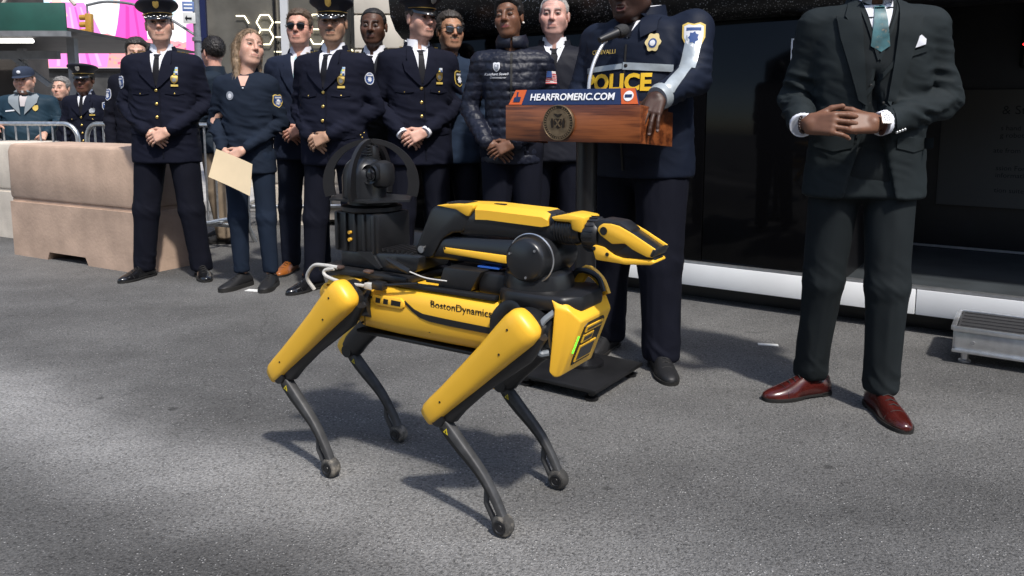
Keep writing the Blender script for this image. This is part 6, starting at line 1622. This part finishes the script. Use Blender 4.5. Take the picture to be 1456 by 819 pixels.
for i in range(n + 1):
    t = i / n; bend = .012 * math.sin(t * math.pi)
    top = np.array((-1.818 + .225 * t, 4.806 + bend - .02 * t, .905 - .092 * t)); bot = np.array((-1.868 + .258 * t, 4.790 + bend - .02 * t, .735 - .118 * t))
    d_ = np.array((0, .003, 0)); rg.append([top, top + d_, bot + d_, bot])
env.rings(rg); eo = env.build('folder', mat('manila_card', (.72, .58, .38), .7, var=(9, .05))); eo.location = (0, 0, 0)
tag(eo, 'cream manila folder hanging from the blonde woman\'s hands', 'folder')
# --- man in suit and sunglasses
a, h = clasp(-.03, .985)
c = person(loc=(-1.46, 5.48), yaw=3, H=1.83, skin=RUDDY, arms=a, hands=h, hem=.79, coat=cloth_mat('navy_suit', (.013, .018, .035)), trousers=cloth_mat('navy_suit_trousers', (.010, .013, .024)), shoes=M_cognac, feet=((-.12, .0, -.2), (.10, -.03, -.35)),
           head=dict(brow=(.10, .06, .035), jaw=1.04), head_rot=(-2, 2, 0), hair='short', hair_col=(.085, .055, .035))
m_ = MATS['navy_suit']; coat_collar(c, m_); shirt_v(c, wd=.058, zb=1.22, m=cloth_mat('pink_white_shirt', (.68, .66, .70), .7), tie=cloth_mat('pale_blue_tie', (.30, .46, .50), .5), tie_w=.046); collar(c, MATS['pink_white_shirt']); lapels(c, m_, zb=1.20)
cuffs(c, M_shirt); sunglasses(c)
done(c, 'man in navy suit, pale blue tie and dark sunglasses')
# --- officer with moustache
a, h = clasp(-.03, .965)
c = person(loc=(-1.115, 4.93), yaw=-12, H=1.805, skin=(.40, .235, .155), w=1.08, belly=.02, arms=a, hands=h, hem=.80, coat=M_navy, feet=((-.16, -.05, -.35), (.15, .02, .3)), hv=.0036, jv=.009,
           head=dict(brow=(.04, .03, .025), stache=.9, stubble=.12, wide=1.03), head_rot=(16, -2, 0), hair='buzz', hair_col=(.06, .05, .045))
dress_coat(c, stars=3, rows=4); peaked_cap(c, 'gold')
side_patch(c, 1, 1.33, M_patchw, (M_patchb, M_patchw), .075, 'oval')
buttons(c, [(.225, .99), (.235, .975), (.21, 1.0)], M_gold, .005)
done(c, 'moustached officer in gold-trimmed cap and dress coat behind the camera cage')
# --- tall man in charcoal suit behind
c = person(loc=(-.935, 5.38), yaw=-6, H=1.83, skin=DARK, w=1.05, coat=cloth_mat('charcoal_suit', (.022, .024, .028)), trousers=cloth_mat('charcoal_trousers', (.018, .019, .022)), head=dict(brow=(.012, .01, .01), nose=1.25, wide=1.05, stache=.5, lip=(.10, .04, .035)), head_rot=(4, -2, 0), hair='buzz', hair_col=(.012, .011, .011))
m_ = MATS['charcoal_suit']; coat_collar(c, m_); shirt_v(c); collar(c); lapels(c, m_)
done(c, 'dark-skinned man in charcoal suit between the two capped officers')
# --- officer, younger, white cuffs
a, h = clasp(-.06, .965)
c = person(loc=(-.595, 5.06), yaw=15, H=1.845, skin=(.58, .335, .255), w=1.04, arms=a, hands=h, hem=.775, coat=M_navy, feet=((-.13, 0, -.3), (.13, 0, .3)), hv=.0036, jv=.009, head=dict(brow=(.10, .06, .04), jaw=.97, stubble=.25), head_rot=(26, -2, 0), hair='buzz', hair_col=(.10, .07, .05))
dress_coat(c, stars=1, rows=2); peaked_cap(c, 'bar'); cuffs(c, M_shirt)
side_patch(c, 1, 1.31, PE_G, (M_txtb, M_patchw), .105)
done(c, 'clean-shaven officer in peaked cap standing left of the puffer jacket')
# --- man with mirrored sunglasses, half hidden
c = person(loc=(-.412, 5.235), yaw=10, H=1.785, skin=TAN, coat=cloth_mat('blue_shirt', (.018, .030, .055)), head=dict(brow=(.04, .03, .02), stache=.7, stubble=.2), head_rot=(12, 0, 0), hair='short', hair_col=(.045, .038, .034), hem=.8)
collar(c, MATS['blue_shirt'], 1.53, 1.485); sunglasses(c, mat('mirror_lens', (.16, .16, .17), .05, .8))
done(c, 'man in mirrored sunglasses peering over the younger officer\'s shoulder')
# --- woman in quilted jacket
a, h = clasp(-.06, .935, -.175)
h[0]['curl'] = (.3, .4, .3); h[1]['curl'] = (.3, .4, .3)
M_puff = mat('navy_quilted_nylon', (.0075, .0095, .020), .50, spec=.35, bump=(55, .5, .006), var=(6, .15))
c = person(loc=(.0, 4.62), yaw=-2, H=1.80, skin=BROWN, w=1.0, slim=True, arms=a, hands=h, hem=.83, coat=M_puff, puff=True, jv=.0075, hv=.0034, arm_r=(.064, .056, .046), hand_size=.95, feet=((-.10, 0, -.2), (.10, 0, .2)),
           head=dict(female=True, jaw=.80, wide=.92, nose=1.15, brow=(.015, .010, .008), lip=(.17, .025, .035), lids=.6, smile=.002), head_rot=(-14, 4, -6), hair='bun', hair_col=(.010, .009, .009))
g = MB(); rg = []
for t in np.linspace(-math.pi / 2 + .07, 1.5 * math.pi - .07, 40):
    x, y = math.cos(t), math.sin(t); k = max(0, -y)
    rg.append([(.066 * x, .020 + .070 * y, 1.575 - .02 * k), (.080 * x, .020 + .085 * y, 1.58 - .02 * k), (.098 * x, .020 + .105 * y, 1.54), (.095 * x, .020 + .10 * y, 1.505), (.086 * x, .02 + .09 * y, 1.495)])
g.rings(rg).build('stand_collar', M_puff, c.root, 60)
drape(c, 'zip', [(-.006, 1.50), (.006, 1.50), (.006, .86), (-.006, .86)], M_sole, .003, .003)
s_ = c.s
p = drape(c, 'chest_emblem', shift(shield(.040, .056), -.085, 1.385), M_patchw, .005, .0012); drape(c, 'emblem_field', shift(shield(.026, .036), -.085, 1.383), MATS['grey_print'], .0068, .001, parent=p)
drape_text(c, 'chest_script', 'Keechant Sewell', .021, M_patchw, -.088, 1.345, .007, shear=.35); drape_text(c, 'chest_script', 'Commissioner', .016, M_patchw, -.078, 1.325, .007, shear=.2)
# flag on the sleeve: stripes and canton
dv = Vector((-.40, .92, 0)); u_ = Vector((.92, .40, 0)); ctr = c.arms[1][0] + (c.arms[1][1] - c.arms[1][0]) * .36
M_red = mat('flag_red', (.45, .05, .06), .7)
fl0 = drape(c, 'flag_patch', [(-.034, -.036), (.034, -.036), (.034, .036), (-.034, .036)], mat('flag_white', (.66, .60, .58), .7), .007, .001, u=u_, d=dv, o=ctr)
for k in range(7): drape(c, 'flag_stripe', [(-.034, -.036 + k * .0105), (.034, -.036 + k * .0105), (.034, -.0305 + k * .0105), (-.034, -.0305 + k * .0105)], M_red, .0088, .0006, u=u_, d=dv, o=ctr, parent=fl0)
drape(c, 'flag_canton', [(-.034, .0), (-.002, .0), (-.002, .036), (-.034, .036)], M_patchb, .0102, .0006, u=u_, d=dv, o=ctr, parent=fl0)
for s2 in (-1, 1):
    g = MB(); g.ell((s2 * .082, .008, -.034), (.007, .006, .007), 10, 6); on_head(c, g, 'earring', mat('pearl', (.75, .72, .66), .2))
done(c, 'woman in navy quilted jacket with a flag patch, hands clasped')
# --- white-haired man behind the speaker
c = person(loc=(.255, 4.78), yaw=-4, H=1.83, skin=(.60, .35, .29), w=1.1, coat=cloth_mat('dark_zip_jacket', (.014, .015, .022), .6), head=dict(brow=(.30, .25, .22), wide=1.05, jaw=1.08), head_rot=(-6, 0, 0), hair='buzz', hair_col=(.42, .40, .38), hv=.0036, hem=.82)
shirt_v(c, zb=1.36, wd=.062); collar(c, None, 1.552, 1.50); coat_collar(c, MATS['dark_zip_jacket'], 1.535, 1.470, (.090, .092), .75)
drape(c, 'zip', [(-.006, 1.36), (.004, 1.36), (.004, 1.22), (-.006, 1.22)], M_goldc, .003, .003)
done(c, 'white-haired man in dark jacket and tie between quilted jacket and speaker')

# --- speaker at the lectern
M_pj = cloth_mat('navy_duty_jacket', (.0095, .0135, .0265), .6)
M_refl = mat('silver_reflective_tape', (.36, .40, .42), .38, .25, var=(25, .12), bump=(60, .25, .003))
M_pol = mat('yellow_letter_print', (.80, .50, .02), .6)
c = person(loc=(.572, 3.54), yaw=-32, H=1.86, skin=DEEP, w=1.22, depth=1.20, belly=.03, hem=.82, coat=M_pj, fine=True, hv=.0034, jv=.009, legw=1.24, skirt=.98,
           arms=(((-.190, .03, 1.425), (-.28, -.03, 1.15), (-.17, -.26, 1.10)), ((.215, .0, 1.455), (.292, -.096, 1.235), (.228, -.296, 1.165))), arm_r=(.080, .068, .050), hand_size=1.08,
           hands=[dict(wrist=(.219, -.338, 1.160), dir=(-.002, -.70, -.70), back=(.25, -.6, .75), thumb=(-1, 0, 0), curl=(.15, .3, .25), spread=.10), dict(wrist=(-.15, -.30, 1.10), dir=(.5, -.85, -.1), back=(0, -.1, 1), thumb=(1, 0, 0))],
           feet=((-.158, .042, .0), (.172, -.116, .60)), shoes=M_bshoe2, head=dict(brow=(.01, .008, .008), nose=1.3, wide=1.10, jaw=1.15, mouth=.012, lip=(.13, .05, .045), stubble=.2), head_rot=(-8, -4, 0), head_off=(-.01, -.055, -.075), hair='buzz', hair_col=(.012, .011, .011), coat_wr=.005)
s_ = c.s
shirt_v(c, zt=1.51, zb=1.40, wd=.055); collar(c, None, 1.545, 1.49, (.078, .080)); coat_collar(c, M_pj, 1.545, 1.450, (.094, .096), .50)
for sg in (-1, 1): drape(c, 'collar_flap', [(sg * x * s_, z * s_) for x, z in ((.035, 1.51), (.115, 1.49), (.125, 1.43), (.062, 1.40))][::sg], M_pj, .010, .005)
drape(c, 'zip', [(-.004, 1.42), (.004, 1.42), (.004, .88), (-.004, .88)], M_sole, .002, .003)
drape(c, 'chest_band', [(-.205, 1.302), (-.012, 1.317), (-.012, 1.340), (-.205, 1.325)], M_refl, .004, .0015); bd = drape(c, 'chest_band', [(-.008, 1.314), (.205, 1.300), (.205, 1.330), (-.008, 1.345)], M_refl, .005, .0015)
p = hit(c, .006, 1.330); MB().ell((p[0], p[1] - .006, p[2]), (.009, .004, .009), 10, 6).build('snap', M_sole, bd)
drape_text(c, 'jacket_letters', 'POL', .098, M_pol, -.112, 1.256, .005, bold=.004, spacing=1.0); drape_text(c, 'jacket_letters', 'ICE', .098, M_pol, .050, 1.256, .005, bold=.004, spacing=1.0)
drape_text(c, 'name_print', 'CECEVALLI', .026, M_goldc, -.110, 1.392, .004)
x, z = .118, 1.425
b = drape(c, 'breast_badge', [(x + .030 * math.cos(t) * (1 + .10 * math.cos(6 * t)), z + .038 * math.sin(t) * (1 + .10 * math.cos(6 * t))) for t in np.linspace(0, 2 * math.pi, 48, endpoint=False)], mat('embroidered_gold', (.62, .50, .24), .7, bump=(300, .5, .002)), .006, .004)
drape(c, 'badge_ring', [(x + .017 * math.cos(t), z - .003 + .020 * math.sin(t)) for t in np.linspace(0, 2 * math.pi, 20, endpoint=False)], M_patchb, .0105, .001, parent=b)
drape(c, 'badge_centre', [(x + .011 * math.cos(t), z - .003 + .013 * math.sin(t)) for t in np.linspace(0, 2 * math.pi, 16, endpoint=False)], M_patchw, .0118, .001, parent=b)
side_patch(c, 1, 1.40, PE_G, (M_patchw, M_patchb), .115, dirv=(-.30, .95, 0))
# reflective strip running down the sleeve
A0, A1, A2 = c.arms[1]; dv = Vector((-.22, .97, -.12)).normalized(); up_ = Vector((0, 0, 1)); u_ = up_.cross(dv).normalized(); u_ = -u_ if u_.x < 0 else u_; v_ = dv.cross(u_); v_ = -v_ if v_.z < 0 else v_
def loc2(P): P = Vector(P) - Vector(A0); return (P.dot(u_), P.dot(v_))
q0, q1, q2 = loc2(A0 * .72 + A1 * .28), loc2(A1 * .96 + A0 * .04), loc2(A2)
def strip(p, q, wd):
    d_ = np.array(q) - np.array(p); n_ = np.array((-d_[1], d_[0])) / np.linalg.norm(d_) * wd; return [tuple(np.array(p) + n_), tuple(np.array(p) - n_), tuple(np.array(q) - n_), tuple(np.array(q) + n_)]
q0 = (q0[0] + .01, q0[1]); q1 = (q1[0] - .02, q1[1] + .02); 
drape(c, 'sleeve_stripe', strip(q0, q1, .034), M_refl, .004, .0015, u=u_, v=v_, d=dv, o=A0)
drape(c, 'sleeve_stripe', strip((q1[0], q1[1] + .01), (q2[0] + .02, q2[1] + .01), .024), M_refl, .006, .0015, u=u_, v=v_, d=dv, o=A0)
d_ = (A2 - A1) / np.linalg.norm(A2 - A1); MB().tube([A2 + d_ * .016, A2 + d_ * .03, A2 + d_ * .054], [.052 * s_, .052 * s_, .046 * s_], 22).build('cuff_band', M_refl, c.root)
done(c, 'speaker in navy police jacket with one hand on the lectern')

# --- man in three-piece suit, head above the frame
M_suit = cloth_mat('bottle_charcoal_suit', (.0155, .0205, .0225), .75); M_suit2 = cloth_mat('suit_trousers', (.0125, .0160, .0178), .75)
c = person(loc=(1.325, 2.93), yaw=-13, H=1.84, skin=(.17, .080, .048), w=1.04, depth=1.02, hem=.80, wedge=(1.32, .80, .088, -.004, -.100), coat=M_suit, trousers=M_suit2, shoes=M_oxblood, shoe_kw=dict(), fine=True, hv=.004, jv=.0075, legw=.95, coat_wr=.0070, skirt=1.0,
           arms=(((-.200, .012, 1.435), (-.262, .045, 1.150), (-.250, -.170, 1.075)), ((.200, .012, 1.435), (.278, .035, 1.150), (.022, -.200, 1.078))), arm_r=(.064, .053, .042), hand_size=1.08,
           hands=[dict(wrist=(-.018, -.238, 1.072), dir=(-.97, -.22, .02), back=(-.25, -.86, .46), thumb=(0, 0, 1), curl=(.12, .22, .2), tcurl=.3, spread=.03), dict(wrist=(-.236, -.222, 1.068), dir=(.80, -.56, .02), back=(-.55, -.78, .30), thumb=(0, 0, 1), curl=(.50, .55, .4), tcurl=.4)],
           feet=((-.145, .075, -1.02), (.095, -.050, .20)), head=dict(brow=(.01, .01, .01), stubble=.5), head_rot=(-5, 0, 0), hair='buzz', hem_tr=.075)
s_ = c.s; P_ = lambda pts: [(x * s_, z * s_) for x, z in pts]
M_tie = mat('teal_paisley_silk', (.035, .11, .125), .45, var=(30, .5), wear=(55, .56, (.22, .16, .10)))
# waistcoat shows in the opening, then shirt and tie above it
drape(c, 'waistcoat', P_([(-.075, 1.505), (.075, 1.505), (.060, 1.30), (.040, 1.15), (.058, 1.00), (-.062, 1.00), (-.042, 1.15), (-.060, 1.30)]), M_suit2, .001, .001, step=.018)
shirt_v(c, zt=1.515, zb=1.315, wd=.056, tie=None); drape(c, 'tie', P_([(-.017, 1.475), (.017, 1.475), (.032, 1.335), (.004, 1.315), (-.030, 1.335)]), M_tie, .006, .003); drape(c, 'tie_knot', P_([(-.023, 1.512), (.023, 1.512), (.015, 1.470), (-.015, 1.470)]), M_tie, .011, .005)
collar(c, None, 1.55, 1.495, (.070, .072), .065, .25)
for sg in (-1, 1): drape(c, 'waistcoat_edge', P_([(sg * .066, 1.50), (sg * .074, 1.50), (sg * .005, 1.285), (sg * -.004, 1.295)])[::sg], M_suit, .005, .003)
drape(c, 'waistcoat_wrap', P_([(-.055, 1.16), (.058, 1.30), (.066, 1.29), (-.048, 1.145)]), M_suit, .005, .003)
coat_collar(c, M_suit); lapels(c, M_suit, zb=1.13, wid=.140, edge=.066, notch=1.415, peak=True, gap=.030)
for sg in (-1, 1): drape(c, 'front_edge', P_([(sg * .034, 1.14), (sg * .042, 1.14), (sg * .060, 1.02), (sg * .052, 1.02)])[::sg], M_suit, .003, .003)
drape(c, 'breast_pocket', P_([(.072, 1.305), (.160, 1.335), (.162, 1.318), (.074, 1.288)]), M_suit, .005, .003)
drape(c, 'pocket_square', P_([(.086, 1.318), (.150, 1.340), (.152, 1.358), (.134, 1.372), (.118, 1.362), (.100, 1.356)]), M_shirt, .008, .004)
pocket_flap(c, -.128, 1.02, M_suit, .060, .05); pocket_flap(c, .135, 1.02, M_suit, .060, .05)
buttons(c, [(-.020, 1.20), (-.022, 1.14), (-.024, 1.08), (.024, 1.14), (.024, 1.08)], M_sole, .007); cuffs(c, M_shirt, .041, .020)
for k in range(4):
    A1, A2 = c.arms[1][1], c.arms[1][2]; p = A2 + (A1 - A2) * (.04 + .045 * k) + np.array((.02, -.025, -.040)); MB().ell(tuple(p), (.0055, .0055, .0055), 8, 6).build('sleeve_button', M_silver, c.root)
# watch on the viewer's right wrist
d_ = np.array((-.97, -.22, .02)); d_ /= np.linalg.norm(d_); W = np.array((-.018, -.238, 1.072)) * s_; W = W - d_ * .018
n_ = np.array((-.25, -.86, .46)); n_ -= d_ * (n_ @ d_); n_ /= np.linalg.norm(n_); t_ = np.cross(n_, d_)
st_ = MB().tube([W + (n_ * math.cos(q) + t_ * math.sin(q)) * .0315 for q in np.linspace(0, 2 * math.pi, 24, endpoint=False)], .010, 8, close=True, up=tuple(d_), flat=.25).build('watch_strap', mat('brown_strap', (.07, .022, .012), .5), c.root)
def obox(ctr, half, name, m, par):
    vs = [ctr + d_ * (sx * half[0]) + t_ * (sy * half[1]) + n_ * (sz * half[2]) for sx in (-1, 1) for sy in (-1, 1) for sz in (-1, 1)]
    return MB().add(vs, [(0, 1, 3, 2), (4, 6, 7, 5), (0, 4, 5, 1), (2, 3, 7, 6), (0, 2, 6, 4), (1, 5, 7, 3)]).build(name, m, par, smooth=False)
obox(W + n_ * .034, (.016, .019, .005), 'watch_case', M_silver, st_); obox(W + n_ * .0395, (.0125, .0155, .0008), 'watch_dial', M_patchw, st_)
for q in np.linspace(0, 2 * math.pi, 8, endpoint=False): obox(W + n_ * .0405 + d_ * .009 * math.cos(q) + t_ * .012 * math.sin(q), (.0012, .0016, .0004), 'dial_mark', M_txtb, st_)
# bead bracelet on the other wrist
W2_ = np.array((-.246, -.206, 1.069)) * s_; d2 = np.array((.80, -.56, .02)); d2 /= np.linalg.norm(d2); e1 = np.cross(d2, (0, 0, 1)); e1 /= np.linalg.norm(e1); e2 = np.cross(d2, e1)
br = None
for k in range(20):
    q = 2 * math.pi * k / 20; p = W2_ + (e1 * math.cos(q) + e2 * math.sin(q)) * .031; o = MB().ell(tuple(p), (.0055, .0055, .0055), 8, 6).build('bracelet' if br is None else 'bead', mat('dark_beads', (.03, .015, .012), .25), c.root if br is None else br); br = br or o
done(c, 'man in dark three-piece suit and oxblood shoes, head above the frame')

# --- people behind the barriers at the left
M_teal = cloth_mat('teal_blue_jacket', (.016, .036, .055), .6)
c = person(loc=(-4.66, 7.58), yaw=12, H=1.56, skin=(.52, .30, .22), w=1.25, depth=1.15, belly=.05, coat=M_teal, hv=.005, jv=.012, arms=(((-.21, .012, 1.435), (-.34, -.06, 1.22), (-.22, -.28, 1.17)), ((.21, .012, 1.435), (.34, -.02, 1.20), (.26, -.26, 1.08))),
           hands=[dict(wrist=(-.20, -.32, 1.165), dir=(.2, -.9, -.3), back=(-.2, -.3, 1), thumb=(1, 0, 0), curl=(.4, .6, .5)), dict(wrist=(.25, -.30, 1.07), dir=(-.1, -.7, -.7), back=(.2, -.6, .6), thumb=(-1, 0, 0), curl=(.5, .6, .5))], head=dict(brow=(.08, .05, .03), jaw=1.1, wide=1.08, stubble=.3), head_rot=(-2, -4, -3), hair='buzz', hair_col=(.1, .07, .05), coat_wr=.006)
ball_cap(c, cloth_mat('slate_cap', (.03, .04, .065)), M_patchw); M_greyc = cloth_mat('grey_fleece', (.22, .25, .27))
for sg in (-1, 1): drape(c, 'open_collar', [(sg * x * c.s, z * c.s) for x, z in ((.05, 1.54), (.15, 1.47), (.14, 1.40), (.02, 1.27))][::sg], M_greyc, .010, .006)
drape(c, 'shirt_front', [(x * c.s, z * c.s) for x, z in ((-.05, 1.53), (.05, 1.53), (.02, 1.36), (-.02, 1.36))], cloth_mat('pale_shirt', (.5, .46, .46)), .003, .001)
drape(c, 'badge', shift(shield(.045, .058), .125 * c.s, 1.34 * c.s), M_goldc, .006, .003); drape(c, 'name_strip', [(-.18 * c.s, 1.30 * c.s), (-.08 * c.s, 1.31 * c.s), (-.08 * c.s, 1.325 * c.s), (-.18 * c.s, 1.315 * c.s)], M_patchw, .005, .001)
done(c, 'man in blue jacket and baseball cap leaning on the far left barrier')
c = person(loc=(-4.06, 7.50), yaw=6, H=1.555, skin=(.12, .055, .035), w=1.0, slim=True, coat=M_navy, hv=.0045, jv=.012, head=dict(female=True, brow=(.01, .01, .01), nose=1.2, lip=(.14, .04, .04)), head_rot=(4, -2, 0), hair='bun', hair_col=(.01, .009, .009))
dress_coat(c, 0, 0, 4, M_silver); peaked_cap(c, 'bar'); side_patch(c, 1, 1.36, M_patchw, (M_patchb, M_patchw), .09)
done(c, 'female officer in peaked cap behind the steel barrier')
c = person(loc=(-5.12, 9.0), yaw=30, H=1.52, skin=FAIR, coat=M_navy2, hv=.0055, jv=.014, head=dict(brow=(.1, .08, .07)), head_rot=(-30, 0, 0), hair='short', hair_col=(.20, .19, .18))
done(c, 'grey-haired man glimpsed between the capped pair behind the barriers')
c = person(loc=(-3.13, 6.62), yaw=12, H=1.745, skin=FAIR, coat=M_navy2, hv=.0055, jv=.012, head=dict(brow=(.05, .04, .03)), head_rot=(10, -8, 0), hair='short', hair_col=(.03, .026, .022))
side_patch(c, 0, 1.31, M_patchw, (M_patchb, M_patchw), .10)
done(c, 'dark-haired officer hidden behind the leftmost full-length officer')
c = person(loc=(-2.56, 6.78), yaw=-105, H=1.76, skin=RUDDY, coat=cloth_mat('navy_softshell', (.014, .022, .034), .6), trousers=cloth_mat('khaki_drill', (.20, .155, .11)), hv=.0045, jv=.011, head_rot=(-28, 0, 0), hair='crop', hair_col=(.018, .015, .014), shoes=M_bshoe2, feet=((-.10, -.06, -.1), (.10, .10, .2)), head=dict(brow=(.02, .015, .01)))
collar(c, MATS['navy_softshell'], 1.545, 1.48, (.075, .078)); sunglasses(c)
side_patch(c, 1, 1.33, M_goldc, (M_patchw, M_goldc), .08, dirv=(-1, .1, 0))
done(c, 'man in khaki trousers turned away behind the blonde woman')
